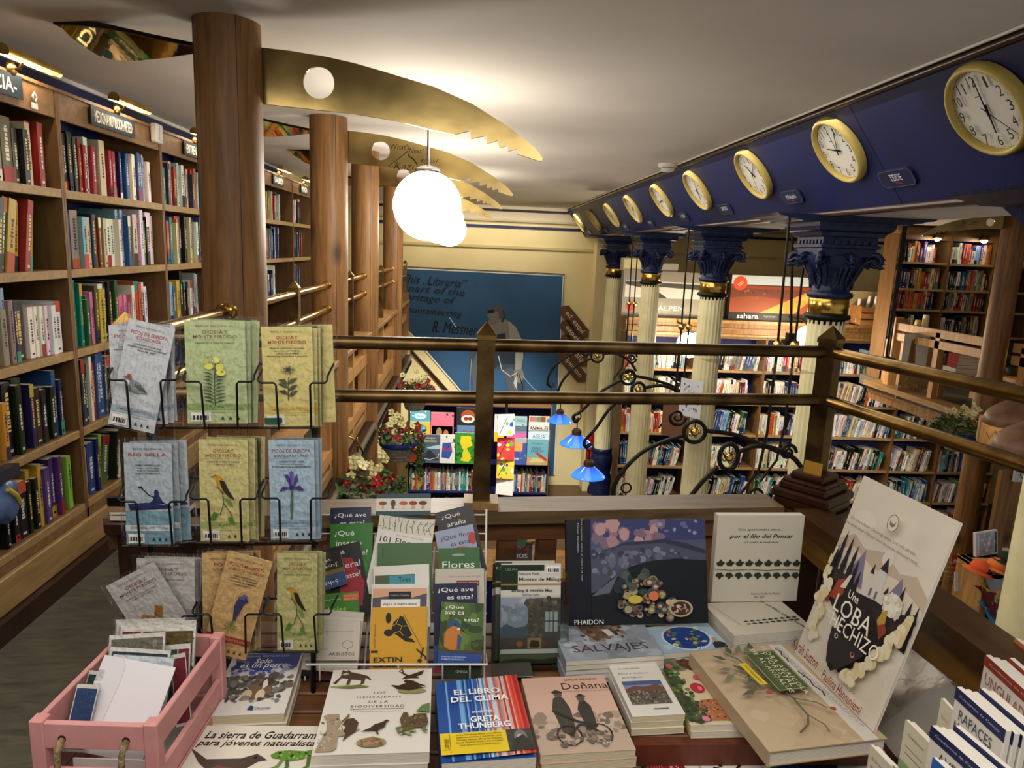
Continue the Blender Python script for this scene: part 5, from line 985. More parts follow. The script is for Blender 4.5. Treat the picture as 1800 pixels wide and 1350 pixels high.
b = MB(); b.lathe([(.035, 0), (.037, .07), (.03, .09)], 18, col('7fb0b8', .2)); tag(b.build('jar', None, Matrix.Translation((q.x - .10, 3.25, q.z - .02))), 'pale blue jar left of the white jar', 'jar')
b = MB(); b.bbox(q.x - .3, q.x + .5, 3.05, 3.5, q.z - .09, q.z - .04, DARKW, .004); b.box(q.x - .25, q.x + .45, 3.1, 3.45, GZ, q.z - .09, DARKW); tag(b.build('counter'), 'dark counter with jars on the ground floor below the right rail', 'counter')
# ------------------------------------------------------------------ display table
TZ = .45
e = empty('display_table', (.1, 1.3, 0)); tag(e, 'slatted dark wood display table crowded with books and guides', 'table'); T = Matrix.Translation((-.1, -1.3, 0))
b = MB(); y = .86
while y < 1.60: b.bbox(-.70, .31, y, y + .052, TZ - .02, TZ, SLAT, .003, T); y += .058
y = 1.19
while y < 1.60: b.bbox(.312, .86, y, y + .052, TZ - .02, TZ, SLAT, .003, T); y += .058
b.build('slatted_top', e)
MB().box(.312, .86, 1.165, 1.188, TZ - .045, TZ, wood('red_edge', '4a2416', '6b3420'), T).build('front_edge', e)
MB().bbox(.30, .93, .70, 1.16, .345, .37, SLAT, .003, T).build('lower_step', e)
MB().box(-.69, .30, .88, 1.60, TZ - .07, TZ - .021, DARKW, T).build('apron', e)
for x, y in ((-.66, .90), (-.66, 1.56), (.82, 1.56), (.82, .74), (.26, .9)): MB().box(x - .03, x + .03, y - .03, y + .03, 0, .345 if y < .8 else TZ - .02, DARKW, T).build('leg', e)
# ------------------------------------------------------------------ books lying on the table
def stack(n, nm, labs, z, BL, BR, TL, t, cov, items, hard=0, pages=None, group=None, seed=0, spine=None):
    M, w_, h_ = flat(z, BL, BR, TL); R = random.Random(seed); o = book(nm, labs[0], shift(M, -t), w_, h_, t, cov, items, 'book', group, hard, pages, spine)
    for k in range(1, n):
        Mk = shift(M, -t * (k + 1)) @ Matrix.Translation((w_ / 2, h_ / 2, 0)) @ Matrix.Rotation(R.uniform(-.012, .012), 4, 'Z') @ Matrix.Translation((-w_ / 2 + R.uniform(-.002, .003), -h_ / 2 + R.uniform(-.003, .002), 0))
        book(nm, labs[1] % ('second', 'third', 'fourth', 'fifth', 'sixth')[k - 1], Mk, w_, h_, t, cov, [], 'book', group, hard, pages, spine)
    return M, w_, h_
WT = 'd8d2c8'
stack(2, 'book', ['white and blue paperback of a dog titled Solo es un perro', 'copy lying %s under the dog paperback'], .489, (360, 1259), (500, 1254), (410, 1148), .0195, 'ccc8c4',
 [('p', [(.04, .98), (.98, .98), (.97, .72), (.85, .66), (.7, .74), (.5, .64), (.3, .72), (.12, .7)], '2a3a80'), ('s', .05, .6, .95, .75, 40, .06, ['2a3a80', '3d4c90', '8a90b0'], 3), ('t', 'Antonio Gorriarán Laza', .5, .93, .62, .04, 'b0b4cc'), ('t', 'Solo', .47, .84, .25, .085, 'f0f0f0', {'sh': .25, 'b': .01}), ('t', 'es un perro', .5, .74, .66, .085, 'f0f0f0', {'sh': .25, 'b': .01}),
  ('s', .05, .28, .95, .58, 90, .09, ['4a4440', '5c5650', '33302c', '6d6862'], 5), ('p', [(.4, .22), (.42, .42), (.55, .48), (.7, .46), (.74, .3), (.66, .2)], '6a5038'), ('p', [(.52, .42), (.58, .54), (.7, .55), (.74, .46), (.66, .4)], '3a2c22'), ('p', [(.58, .48), (.62, .53), (.66, .42), (.6, .36)], 'd8d0c4'), ('e', .42, .28, .07, .08, 'b8a484'), ('e', .6, .27, .06, .09, 'c4b494'), ('s', .1, .18, .9, .26, 30, .05, ['3c3a3c', '70706c'], 6), ('p', [(.5, .06), (.53, .12), (.58, .1), (.58, .05)], '1c2c60'), ('t', 'Desnivel', .7, .075, .2, .04, '1c2c60', {'sh': .2})], pages=PAGEC, group='copies of the dog paperback', seed=2)
stack(3, 'book', ['white book with a bird and a green lizard titled La sierra de Guadarrama', 'copy lying %s under the sierra de Guadarrama book'], .485, (268, 1420), (541, 1420), (340, 1275), .012, 'd2ccc0',
 [('t', 'La sierra de Guadarrama', .51, .87, .86, .1, '141414', {'sh': .3, 'b': .03}), ('t', 'para jóvenes naturalistas', .5, .75, .9, .1, '2a120e', {'sh': .3, 'b': .03}),
  ('p', [(.02, .7), (.18, .55), (.42, .56), (.52, .62), (.57, .58), (.61, .54), (.55, .52), (.48, .43), (.35, .36), (.22, .42), (.14, .5)], '4a3c34'), ('p', [(.22, .42), (.35, .36), (.48, .43), (.4, .44), (.28, .47)], '7a4038'), ('e', .52, .57, .012, .014, '0c0c0c'), ('l', [(.3, .38), (.31, .3), (.28, .27)], .003, '3a2a20'), ('l', [(.4, .4), (.42, .33), (.46, .31)], .003, '3a2a20'),
  ('p', [(.62, .6), (.66, .65), (.74, .66), (.86, .65), (.99, .7), (.99, .62), (.9, .58), (.84, .54), (.76, .52), (.7, .55), (.64, .56)], '5c8434'), ('s', .68, .55, .97, .64, 26, .014, ['24301a', '9cb85c', '304a1c'], 4), ('l', [(.72, .55), (.7, .46), (.66, .42)], .006, '6a8440'), ('l', [(.75, .54), (.77, .45), (.74, .38)], .006, '44602c'), ('l', [(.9, .57), (.91, .46), (.87, .4)], .006, '4c6a30'),
  ('p', [(.1, .05), (.3, .3), (.6, .26), (.5, .02)], '6a7a5a'), ('s', .1, .02, .9, .25, 30, .04, ['7a6a4a', '4a5a3a', 'a08a5a'], 6)], group='copies of the Guadarrama book', seed=3)
MENS = [('t', 'LOS', .5, .685, .11, .028, '3a3836'), ('t', 'MENSAJEROS', .5, .625, .42, .028, '3a3836', {'sp': 1.3}), ('t', 'DE LA', .5, .57, .18, .028, '3a3836', {'sp': 1.3}), ('t', 'BIODIVERSIDAD', .5, .515, .5, .028, '3a3836', {'sp': 1.3}), ('r', .25, .48, .75, .485, '3a3836'), ('t', 'JOSÉ RAMÓN DE CAMPS GALOBART', .5, .455, .45, .015, '7a7672'),
  ('e', .2, .765, .19, .02, '8a9a5a'), ('p', [(.05, .75), (.3, .79), (.38, .75), (.2, .735)], '6a6a3c'), ('p', [(.09, .97), (.1, .99), (.13, .97), (.16, .99), (.18, .96), (.28, .93), (.36, .9), (.4, .85), (.38, .85), (.34, .88), (.33, .8), (.3, .79), (.3, .85), (.2, .86), (.19, .79), (.16, .79), (.17, .87), (.1, .88), (.06, .8), (.03, .81), (.09, .9)], '4a3428'), ('p', [(.1, .93), (.13, .91), (.17, .93), (.14, .95)], 'b8a894'),
  ('p', [(.66, .96), (.7, .99), (.72, .93), (.77, .9), (.86, .94), (.92, .97), (.9, .91), (.84, .88), (.88, .86), (.78, .86), (.7, .85), (.74, .89)], '3a2c20'), ('r', .68, .945, .7, .965, 'd8d0c4'), ('e', .81, .69, .14, .035, '8a8a5c'), ('p', [(.6, .77), (.66, .72), (.78, .69), (.9, .72), (.95, .75), (.88, .78), (.82, .82), (.74, .84), (.72, .81), (.76, .8), (.68, .76)], '33261a'), ('p', [(.88, .745), (.95, .745), (.92, .73)], 'c8c0b0'),
  ('p', [(.02, .02), (.08, .25), (.06, .36), (.02, .4), (.06, .42), (.16, .42), (.17, .36), (.2, .33), (.17, .25), (.3, .22), (.33, .25), (.38, .25), (.3, .19), (.19, .17), (.2, .05), (.16, .02)], '9a8872'), ('s', .03, .03, .17, .38, 30, .018, ['6a5a48', 'b8a890', '7d6c58'], 4), ('p', [(.2, .28), (.24, .36), (.3, .37), (.35, .32), (.34, .22), (.28, .17), (.24, .12), (.25, .2), (.22, .24)], '4a3628'), ('p', [(.2, .3), (.24, .27), (.23, .23)], 'd8c8a4'), ('l', [(.2, .33), (.24, .38), (.25, .41)], .004, '6a5a48'),
  ('e', .49, .1, .13, .05, '8a8a50'), ('p', [(.38, .07), (.42, .13), (.5, .16), (.57, .13), (.6, .07), (.5, .05)], '8a6a50'), ('s', .4, .06, .58, .14, 18, .02, ['a08468', '6d5440'], 7), ('p', [(.38, .21), (.46, .25), (.5, .29), (.56, .31), (.6, .34), (.63, .33), (.6, .31), (.59, .26), (.53, .22), (.46, .22)], '3c2a20'), ('l', [(.52, .22), (.54, .18)], .003, '2a1c14'),
  ('p', [(.7, .2), (.74, .26), (.72, .34), (.75, .42), (.79, .41), (.8, .36), (.88, .4), (.96, .4), (.98, .3), (.96, .24), (.86, .24), (.82, .19), (.78, .2), (.76, .17)], '5c4a34'), ('s', .74, .25, .97, .4, 40, .014, ['2e2418', '8a7654', '433624'], 8), ('p', [(.86, .42), (.92, .5), (.99, .52), (.99, .4), (.95, .42)], '5a7a4a'), ('s', .68, .17, .98, .24, 26, .03, ['7a8a5a', '9aa07c', '5c6a40'], 9)]
stack(3, 'book', ['large white book of wildlife drawings titled Los mensajeros de la biodiversidad', 'copy lying %s in the stack under the wildlife drawings book'], .512, (547, 1328), (755, 1322), (578, 1178), .021, 'd2cec6', MENS, group='copies of the wildlife drawings book', seed=4)
R = random.Random(7); st = []; u = 0.0
while u < 1:
    q = R.uniform(.008, .03); k = u + R.uniform(-.12, .12)
    st.append(('r', u, 0, min(1, u + q), 1, '1f4a94' if k < .22 else R.choice(['2a5aa8', '4a84c4', '1c3f86', '6fa4d4']) if k < .5 else R.choice(['8fb4d8', 'b8c8d4', '5a90c8', 'd0b8a8']) if k < .68 else R.choice(['c8a090', 'd87a58', 'c85038', 'b8c0cc']) if k < .78 else R.choice(['b8241c', 'c83028', 'd84a34', 'a01c18']))); u += q
CL = st + [('t', 'EL LIBRO', .48, .79, .55, .075, 'eeeeee', {'b': .035}), ('t', 'DEL CLIMA', .5, .69, .68, .075, 'eeeeee', {'b': .035}), ('t', 'CREADO POR', .5, .515, .24, .028, 'eeeeee', {'b': .03}), ('t', 'GRETA', .52, .425, .33, .07, 'eeeeee', {'b': .035}), ('t', 'THUNBERG', .5, .345, .58, .07, 'eeeeee', {'b': .035}), ('r', 0, .03, .72, .27, 'd8bc18'), ('r', .72, .03, 1.0, .27, '34342f'), ('e', .87, .18, .07, .08, '6d6a66'), ('e', .86, .16, .04, .05, 'a8a49c'), ('p', [(.75, .05), (.8, .16), (.9, .2), (.98, .1), (.98, .04)], '24241f'), ('t', 'Lumen', .055, .14, .17, .05, '4a3c10', {'rot': 90}), ('r', .1, .04, .105, .26, '6a5a10')] + [('t', s_, .42, .235 - .03 * k, .5 - .06 * (k == 4), .02, '5a4a10', {'b': .02}) for k, s_ in enumerate(('Greta Thunberg reúne a científicos,', 'expertos, activistas y escritores como', 'Thomas Piketty, Margaret Atwood,', 'David Wallace-Wells y Naomi Klein', 'para ofrecernos la información'))]
stack(2, 'book', ['blue and red striped book titled El libro del clima with a yellow band', 'copy lying %s under the striped climate book'], .508, (776, 1342), (943, 1330), (768, 1200), .030, '23509c', CL, group='copies of the striped climate book', seed=5)
DON = [('r', 0, 0, 1, .38, 'b09a88'), ('s', 0, .2, 1, .46, 60, .08, ['8d7c6c', 'a08e7c', '6f6254', 'bca898'], 4), ('t', 'JORGE MOLINA', .7, .94, .4, .035, '3a2a24'), ('t', 'Doñana', .72, .85, .55, .095, '4a2420'), ('t', 'todo era nuevo y salvaje', .72, .775, .55, .028, '9a8478', {'sh': .3}),
 ('p', [(.3, .25), (.28, .4), (.26, .55), (.3, .68), (.36, .72), (.42, .68), (.46, .55), (.46, .4), (.44, .25), (.4, .18)], '3a332c'), ('e', .37, .74, .045, .05, '5c4c40'), ('p', [(.3, .77), (.36, .8), (.43, .77), (.42, .75), (.32, .75)], '2c2620'), ('p', [(.56, .25), (.56, .4), (.54, .52), (.58, .62), (.65, .64), (.7, .56), (.7, .4), (.68, .28)], '342e28'), ('e', .62, .67, .045, .05, '5c4c40'), ('p', [(.56, .69), (.62, .73), (.69, .69)], '2a241e'), ('l', [(.25, .52), (.5, .36), (.7, .3)], .006, '241f1a'),
 ('l', [(.36 + .13 * math.cos(t * .5), .2 + .12 * math.sin(t * .5)) for t in range(14)], .003, '2a241e'), ('l', [(.7 + .12 * math.cos(t * .5), .2 + .12 * math.sin(t * .5)) for t in range(14)], .003, '2a241e'), ('l', [(.36, .2), (.5, .32), (.62, .3), (.7, .2)], .005, '2a241e'), ('s', .15, .08, .85, .22, 30, .05, ['5c5246', '7a6c5c'], 9), ('t', 'J.M', .72, .08, .1, .03, 'e0d4c4', {'sh': .3})]
stack(3, 'book', ['pinkish brown book with an old photo of two men and bicycles titled Doñana', 'copy lying %s under the Doñana book'], .503, (950, 1328), (1118, 1318), (930, 1192), .017, 'c8a492', DON, pages=PAGEC, group='copies of the Doñana book', seed=6)
stack(3, 'book', ['small white paperback with a rocky hillside photo titled Ética y estética ecológicas', 'copy lying %s under the small white ethics paperback'], .494, (1112, 1260), (1205, 1255), (1082, 1168), .0135, 'd6d2ca',
 [('t', 'JOAQUÍN ARAÚJO', .38, .9, .45, .03, '2a2a2a', {'b': .02}), ('t', 'Ética y estética', .42, .8, .62, .055, '8a8a88'), ('t', 'ecológicas', .36, .715, .42, .055, '8a8a88'), ('r', .1, .2, .88, .64, '5c5248'), ('r', .1, .5, .88, .64, '4a5884'), ('r', .1, .47, .88, .56, '7a86a8'), ('p', [(.1, .48), (.3, .54), (.5, .52), (.75, .56), (.88, .5), (.88, .4), (.1, .4)], '6a4a3a'), ('s', .1, .2, .87, .44, 120, .035, ['6d6458', '3a342e', '8d8478', '544a40', '98907f'], 7), ('r', .45, .1, .75, .115, '4a4a4a')], pages=PAGEC, group='copies of the small white ethics paperback', seed=7)
stack(2, 'book', ['cream book with painted jungle animals and flowers and a number eight', 'copy lying %s under the jungle animals book'], .478, (1214, 1275), (1345, 1272), (1166, 1150), .0135, 'd0c09c',
 [('r', 0, .93, 1, 1, '5c1a16'), ('t', 'Descubre en familia', .3, .985, .45, .018, 'd8b0a0'), ('t', 'un sinfín de curiosidades', .32, .963, .5, .018, 'd8b0a0'), ('t', 'sobre nuestro planeta', .3, .942, .45, .018, 'd8b0a0'), ('e', .22, .82, .2, .1, '7a7468'), ('p', [(.25, .88), (.4, .92), (.55, .88), (.62, .78), (.55, .72), (.4, .74), (.3, .8)], '5c3c24'), ('s', .3, .76, .55, .9, 20, .03, ['6f4a2c', '4a2e1a'], 3), ('e', .57, .755, .05, .03, 'c8beb0'), ('e', .57, .76, .02, .012, '1a1210'), ('p', [(0, .9), (.2, .62), (.12, .4), (.3, .2), (0, .05)], '3f4c2c'), ('s', 0, .05, .25, .85, 60, .06, ['2c3a20', '56703c', '3c5030', '6a7a48'], 4), ('e', .12, .8, .05, .035, 'c86a6a'), ('e', .45, .62, .07, .04, 'c8506a'), ('e', .36, .47, .1, .07, 'b8283c'), ('e', .39, .46, .03, .03, 'e07888'), ('t', '8', .72, .54, .09, .1, '7a2030', {'b': .02}), ('p', [(.12, .05), (.3, .3), (.55, .32), (.8, .28), (1, .26), (1, .03)], 'a86a44'), ('s', .2, .04, .98, .3, 130, .022, ['3a241a', '7a4a30', 'c89068', '2c1c14'], 5), ('s', .0, .02, .3, .2, 20, .06, ['2c3a20', '445a34'], 8), ('e', .24, .06, .05, .035, 'd87890')], group='copies of the jungle animals book', seed=8)
FL = [('s', 0, 0, 1, 1, 60, .1, ['b8a283', 'b09a7a', 'bea98a'], 2)] + [('r', .8, 0, .93, 1, 'cac4bc')] + [('l', [(.83 + .012 * j, .97 - .04 * i), (.83 + .012 * j + .004 * ((i * 7 + j * 3) % 5), .94 - .04 * i)], .0008, '6d645a') for i in range(23) for j in range(4)]
FL += [('l', [(.25, .98 - .1), (.33, .8), (.38, .65), (.47, .5), (.5, .36), (.49, .2)], .004, '4f5640'), ('l', [(.38, .65), (.25, .6), (.18, .66)], .003, '4f5640'), ('l', [(.47, .5), (.3, .47), (.2, .48)], .003, '4f5640'), ('l', [(.5, .36), (.66, .3), (.7, .24)], .003, '5a5038'), ('l', [(.49, .2), (.42, .12), (.3, .06)], .004, '5c5040'), ('l', [(.49, .2), (.55, .1), (.53, .04)], .003, '5c5040')]
R = random.Random(12)
for cx, cy, dx, dy in [(.22, .8, -.08, .05), (.3, .85, .02, .1), (.36, .86, .08, .08), (.2, .7, -.1, .0), (.18, .64, -.1, -.04), (.28, .6, -.02, -.1), (.38, .72, .1, .02), (.32, .66, -.08, .06), (.3, .5, -.1, .04), (.24, .46, -.12, -.03), (.42, .6, .08, .06), (.4, .52, .06, -.06), (.45, .86, .06, .06), (.52, .88, .03, .07), (.36, .55, -.07, .02)]:
    n_ = V((-dy, dx)).normalized() * .03; FL.append(('p', [(cx, cy), (cx + dx * .5 + n_.x, cy + dy * .5 + n_.y * .7), (cx + dx * 1.3, cy + dy * 1.3), (cx + dx * .5 - n_.x, cy + dy * .5 - n_.y * .7)], R.choice(['5a6248', '4a523c', '69705a'])))
FL += [('e', .33, .42, .03, .018, 'a03c28'), ('e', .73, .22, .025, .018, 'a03c28'), ('r', .42, .42, .72, .85, '445228'), ('l', [(.43, .43), (.71, .43), (.71, .84), (.43, .84), (.43, .43)], .0012, 'b8b890'), ('t', 'FLORA AGRÍCOLA', .65, .64, .7, .042, 'd8d8b8', {'rot': -90, 'sp': 1.2}), ('t', 'Y FORESTAL', .59, .65, .5, .042, 'd8d8b8', {'rot': -90, 'sp': 1.2}), ('t', 'DE AL-ÁNDALUS', .53, .64, .64, .042, 'd8d8b8', {'rot': -90, 'sp': 1.2}), ('t', 'Cultivos y aprovechamientos', .485, .62, .4, .012, '8a9468', {'rot': -90}), ('p', [(.28, .73), (.35, .735), (.38, .5), (.31, .495)], 'd8b820'), ('t', 'PREMIO', .33, .66, .12, .02, '6a5810', {'rot': -84}), ('t', 'UNIVERSIDAD', .335, .57, .16, .018, '6a5810', {'rot': -84}),
 ('l', [(.74, .86), (.77, .82), (.74, .78), (.76, .74), (.74, .7)], .003, '3a3428'), ('l', [(.74, .6), (.77, .5), (.75, .44), (.78, .38), (.76, .33)], .0035, '3a3428'), ('s', .73, .34, .78, .6, 14, .01, ['3a3428'], 6)]
stack(1, 'book', ['large tan book with a plant drawing and green title panel, Flora agrícola y forestal', ''], .512, (1352, 1322), (1560, 1298), (1240, 1144), .030, 'b5a081', FL, hard=1, seed=9)
M, w_, h_ = flat(.5135, (1352, 1322), (1560, 1298), (1240, 1144)); sl = MB().box(-.004, w_ + .004, -.004, h_ + .004, 0, .0006, JACK); so = sl.build('clear_jacket', None, M); so.parent = [o for o in C.objects if o.get('label', '').startswith('large tan book')][0]; so.matrix_parent_inverse = so.parent.matrix_local.inverted()
stack(5, 'book', ['grey shrink wrapped book of a wild bird titled Salvajes', 'grey copy lying %s in the stack under the Salvajes book'], .512, (995, 1162), (1168, 1152), (995, 1098), .0115, '8d95a0',
 [('s', 0, 0, 1, 1, 70, .1, ['949ca6', '868e98', 'a4abb4', '7a828c'], 3), ('p', [(.25, 1), (.3, .7), (.4, .45), (.5, .55), (.55, .5), (.6, .7), (.7, .8), (.78, 1)], '6a5648'), ('s', .28, .5, .75, 1, 50, .045, ['5a4638', '7d6a58', '8a7a6a', '4a382c'], 4), ('p', [(.5, .8), (.55, .6), (.62, .62), (.58, .8)], 'c8c8c8'), ('t', 'SALVAJES', .5, .26, .78, .24, '4e3840')], group='copies of the grey bird book', seed=10)
stack(3, 'book', ['pale blue atlas with a round blue globe of animals and a man in black', 'copy lying %s under the pale blue globe atlas'], .495, (1166, 1149), (1284, 1138), (1143, 1102), .0135, '9ab4c6',
 [('s', 0, 0, 1, 1, 10, .09, ['c0d2dc', 'b4c8d6'], 3), ('e', .5, .48, .36, .46, 'c8d8e0'), ('e', .5, .48, .33, .42, '1f3f86'), ('s', .25, .2, .75, .8, 26, .05, ['7a8a4a', 'c8a050', '4a6a40', 'a86038', 'd0d0c8'], 6), ('p', [(.78, .02), (.8, .2), (.88, .28), (.98, .18), (.98, .02)], '14161c'), ('e', .88, .32, .035, .09, 'b88a70'), ('t', 'MAX', .6, .07, .14, .1, 'e8e8e8', {'b': .02})], group='copies of the globe atlas', seed=11)
IVY = []
for k in range(9):
    for sgn in (1, -1):
        cx, cy = .07 + .11 * k, .38 + .055 * sgn; IVY.append(('p', [(cx - .05, cy + .02 * sgn), (cx - .02, cy + .035 * sgn), (cx, cy + .065 * sgn), (cx + .025, cy + .035 * sgn), (cx + .055, cy + .025 * sgn), (cx + .03, cy - .005 * sgn), (cx + .02, cy - .02 * sgn), (cx - .03, cy - .015 * sgn)], '2c3424'))
IVY.append(('l', [(0, .39), (.2, .375), (.4, .385), (.6, .37), (.8, .38), (1, .37)], .0014, '3a4230'))
FILO = [('t', 'Cien apasionados pasos...', .5, .835, .52, .035, '2a2a28', {'b': .015, 'sh': .2}), ('t', 'por el filo del Pensar', .52, .755, .74, .06, '1a1a1a', {'b': .03, 'sh': .25}), ('t', '(a la sombra de Guadarrama)', .52, .69, .4, .025, '3a3a38', {'b': .02})] + IVY + [('t', 'Camina: Guillermo Bueno', .62, .1, .35, .022, '3a3a38'), ('t', 'Año 2007', .55, .06, .12, .022, '3a3a38')]
FIL2 = [('p', [(x * .7 + .25, y * .55 + .12) for x, y in it[1]], it[2]) for it in IVY if it[0] == 'p'] + [('t', 'Por el filo del Pensar', .82, .5, .8, .05, '1a1a1a', {'b': .02, 'sh': .2, 'rot': -75}), ('t', 'Cien apasionados pasos', .12, .6, .5, .025, '3a3a38', {'rot': -75})]
stack(3, 'book', ['topmost lying copy of the cream book of ivy leaves, in front of the standing one', 'cream ivy copy lying %s in the pile before the standing one'], .522, (1291, 1118), (1432, 1106), (1250, 1060), .0225, 'c9c2b2', FIL2, group='lying copies of the ivy book', seed=12)
# ------------------------------------------------------------------ standing books
def stand(z, BL, BR, TR, TL, t, nm, lab, cov, items, hard=0, tilt=None, cat='book', group=None, spine=None):
    M, w_, h_, k = pose4(z, BL, BR, TR, TL, tilt); return book(nm, lab, shift(M, -t), w_, h_, t, cov, items, cat, group, hard, None, spine), M, w_, h_
PH = [('r', .17, 0, 1, 1, '0b1020'), ('r', .17, .55, 1, 1, '4c5072'), ('r', .17, .8, 1, 1, '353a6a'), ('s', .2, .72, .75, .98, 34, .06, ['8a6a78', 'a07a84', '746078', 'b08c8c'], 3), ('s', .6, .85, .98, .98, 10, .03, ['8a90b0', '5c6490'], 9), ('p', [(.17, .68), (.3, .72), (.42, .78), (.55, .79), (.7, .81), (.85, .77), (1, .7), (1, .5), (.17, .4)], '2c2f48'), ('p', [(.17, .66), (.4, .75), (.7, .77), (1, .66), (1, .52), (.17, .3)], '464a62'),
 ('s', .18, .42, .95, .72, 90, .035, ['5c607a', '33364c', '747890', '3e4258', '6d6a86'], 5), ('p', [(.17, .27), (.3, .42), (.45, .55), (.6, .6), (.78, .62), (1, .6), (1, 0), (.17, 0)], '0a121c'), ('s', .22, .3, .6, .5, 14, .05, ['3c4a48', '4a5a50', '20303a'], 8), ('p', [(.17, .27), (.36, .47), (.3, .3)], '5a6070')]
R = random.Random(21)
for k in range(70):
    a = R.uniform(0, 2 * PI); q = math.sqrt(R.random()); cx, cy = .55 + .22 * q * math.cos(a), .26 + .17 * q * math.sin(a) - .1 * (math.cos(a) > .6); r = R.uniform(.012, .034)
    c_ = R.choice(['7a6a48', '8c8054', '5c4a44', '6a5460', 'a89870', '44525a', '96644c', 'c0b490', '3c4450']); PH.append(('e', cx, cy, r, r * 1.25, c_)); PH.append(('e', cx + .003, cy + .004, r * .6, r * .7, R.choice(['5a4c3a', '9a9068', '302c34', 'b8a884'])))
PH += [('e', .59, .28, .035, .045, 'd0704a'), ('e', .46, .25, .05, .04, 'c0b048'), ('e', .78, .16, .085, .08, 'b0a488'), ('e', .78, .16, .07, .065, '4a2824'), ('s', .72, .12, .83, .2, 16, .014, ['c0b498', '9a8c74'], 4), ('t', 'PHAIDON', .135, .05, .2, .045, 'e4e4e4'), ('t', 'Dos mundos: entre el cielo y el mar', .09, .72, .42, .016, 'b8bcc8', {'rot': -90}), ('t', 'David Doubilet', .065, .83, .2, .016, 'b8bcc8', {'rot': -90})]
stand(.513, (997, 1100), (1245, 1095), (1239, 911), (986, 915), .022, 'photo_book', 'big dark sea photo book lettered PHAIDON standing on the grey bird books', '10131f', PH, 1)
stand(.524, (1250, 1058), (1400, 1056), (1415, 907), (1254, 905), .0225, 'book', 'cream book with a row of dark ivy leaves standing upright, Por el filo del Pensar', 'cbc5b4', FILO)
LB = [('s', 0, 0, 1, 1, 20, .25, ['d4ccbc', 'd0c7b6', 'd8d0c0'], 2), ('p', [(0, .66), (.15, .72), (.3, .68), (.5, .72), (.7, .67), (.85, .7), (1, .64), (1, .5), (0, .5)], 'bba894'), ('p', [(0, .61), (.2, .66), (.45, .62), (.7, .64), (1, .58), (1, .48), (0, .5)], 'd2c6b4'), ('e', .55, .7, .055, .04, 'd4cfc8'),
 ('p', [(.2, .5), (.32, .68), (.42, .5)], '7d7790'), ('p', [(.62, .48), (.74, .66), (.88, .48)], '7a7288'), ('p', [(.42, .42), (.42, .56), (.46, .6), (.5, .56), (.52, .64), (.56, .68), (.6, .63), (.61, .55), (.66, .52), (.66, .42)], 'c9c4be'), ('p', [(.44, .6), (.46, .65), (.48, .6)], '2a2224'), ('p', [(.52, .64), (.56, .71), (.6, .64)], '2a2224'), ('p', [(.63, .55), (.655, .59), (.68, .55)], '2a2224'), ('r', .5, .5, .52, .54, '6d6660'), ('r', .56, .5, .58, .54, '6d6660')]
def fir(x, y, h_, w2, c_): return [('p', [(x - w2, y), (x - w2 * .5, y + h_ * .35), (x - w2 * .7, y + h_ * .35), (x - w2 * .3, y + h_ * .65), (x - w2 * .45, y + h_ * .65), (x, y + h_), (x + w2 * .45, y + h_ * .65), (x + w2 * .3, y + h_ * .65), (x + w2 * .7, y + h_ * .35), (x + w2 * .5, y + h_ * .35), (x + w2, y)], c_)]
for x, y, h_, w2 in ((.08, .46, .26, .05), (.16, .44, .27, .05), (.24, .46, .22, .045), (.3, .42, .2, .05), (.9, .4, .2, .045), (.97, .38, .22, .04), (.8, .4, .24, .05), (.72, .42, .16, .05), (.36, .4, .18, .04), (.05, .4, .24, .04)): LB += fir(x, y, h_, w2, '1d1a20')
LB += [('p', [(.03, .52), (.06, .42), (.16, .36), (.3, .32), (.37, .28), (.39, .2), (.44, .12), (.52, .095), (.58, .13), (.68, .2), (.8, .3), (.92, .42), (1, .52), (.98, .56), (.8, .5), (.6, .5), (.4, .48), (.2, .52)], '241e1e'), ('s', .14, .4, .86, .5, 30, .045, ['2c2422', '34281f', '1e1a1e'], 6),
 ('p', [(.18, .48), (.24, .5), (.28, .43), (.22, .38), (.16, .38), (.15, .34), (.12, .35)], '96402c'), ('p', [(.22, .45), (.27, .53), (.3, .54), (.28, .46)], 'cfc8bc'), ('e', .76, .53, .09, .055, 'd6d0c2'), ('s', .68, .48, .84, .58, 30, .025, ['e2dccc', 'c2b8a4'], 7), ('p', [(.7, .48), (.74, .5), (.76, .44), (.72, .4), (.68, .43)], 'b08a3c'), ('p', [(.7, .41), (.76, .44), (.8, .41), (.76, .36)], '8a3a22')]
R = random.Random(31)
def smoke(pts, r0, r1, n=34):
    o = []
    for k in range(n):
        t = k / n * (len(pts) - 1); i = min(len(pts) - 2, int(t)); f_ = t - i; x = pts[i][0] * (1 - f_) + pts[i + 1][0] * f_ + R.uniform(-.03, .03); y = pts[i][1] * (1 - f_) + pts[i + 1][1] * f_ + R.uniform(-.02, .02); r = R.uniform(r0, r1)
        o.append(('e', x, y, r, r * .7, R.choice(['d6caa8', 'd0c094', 'd8ceb4', 'ccb888', 'd6ccb6'])))
    return o
LB += smoke([(.03, .56), (.03, .48), (.1, .4), (.06, .33), (.14, .27), (.12, .2), (.2, .15)], .018, .038, 44) + smoke([(.97, .54), (.98, .46), (.92, .40), (.86, .3), (.8, .24), (.73, .17), (.64, .13), (.76, .14)], .022, .046, 60)
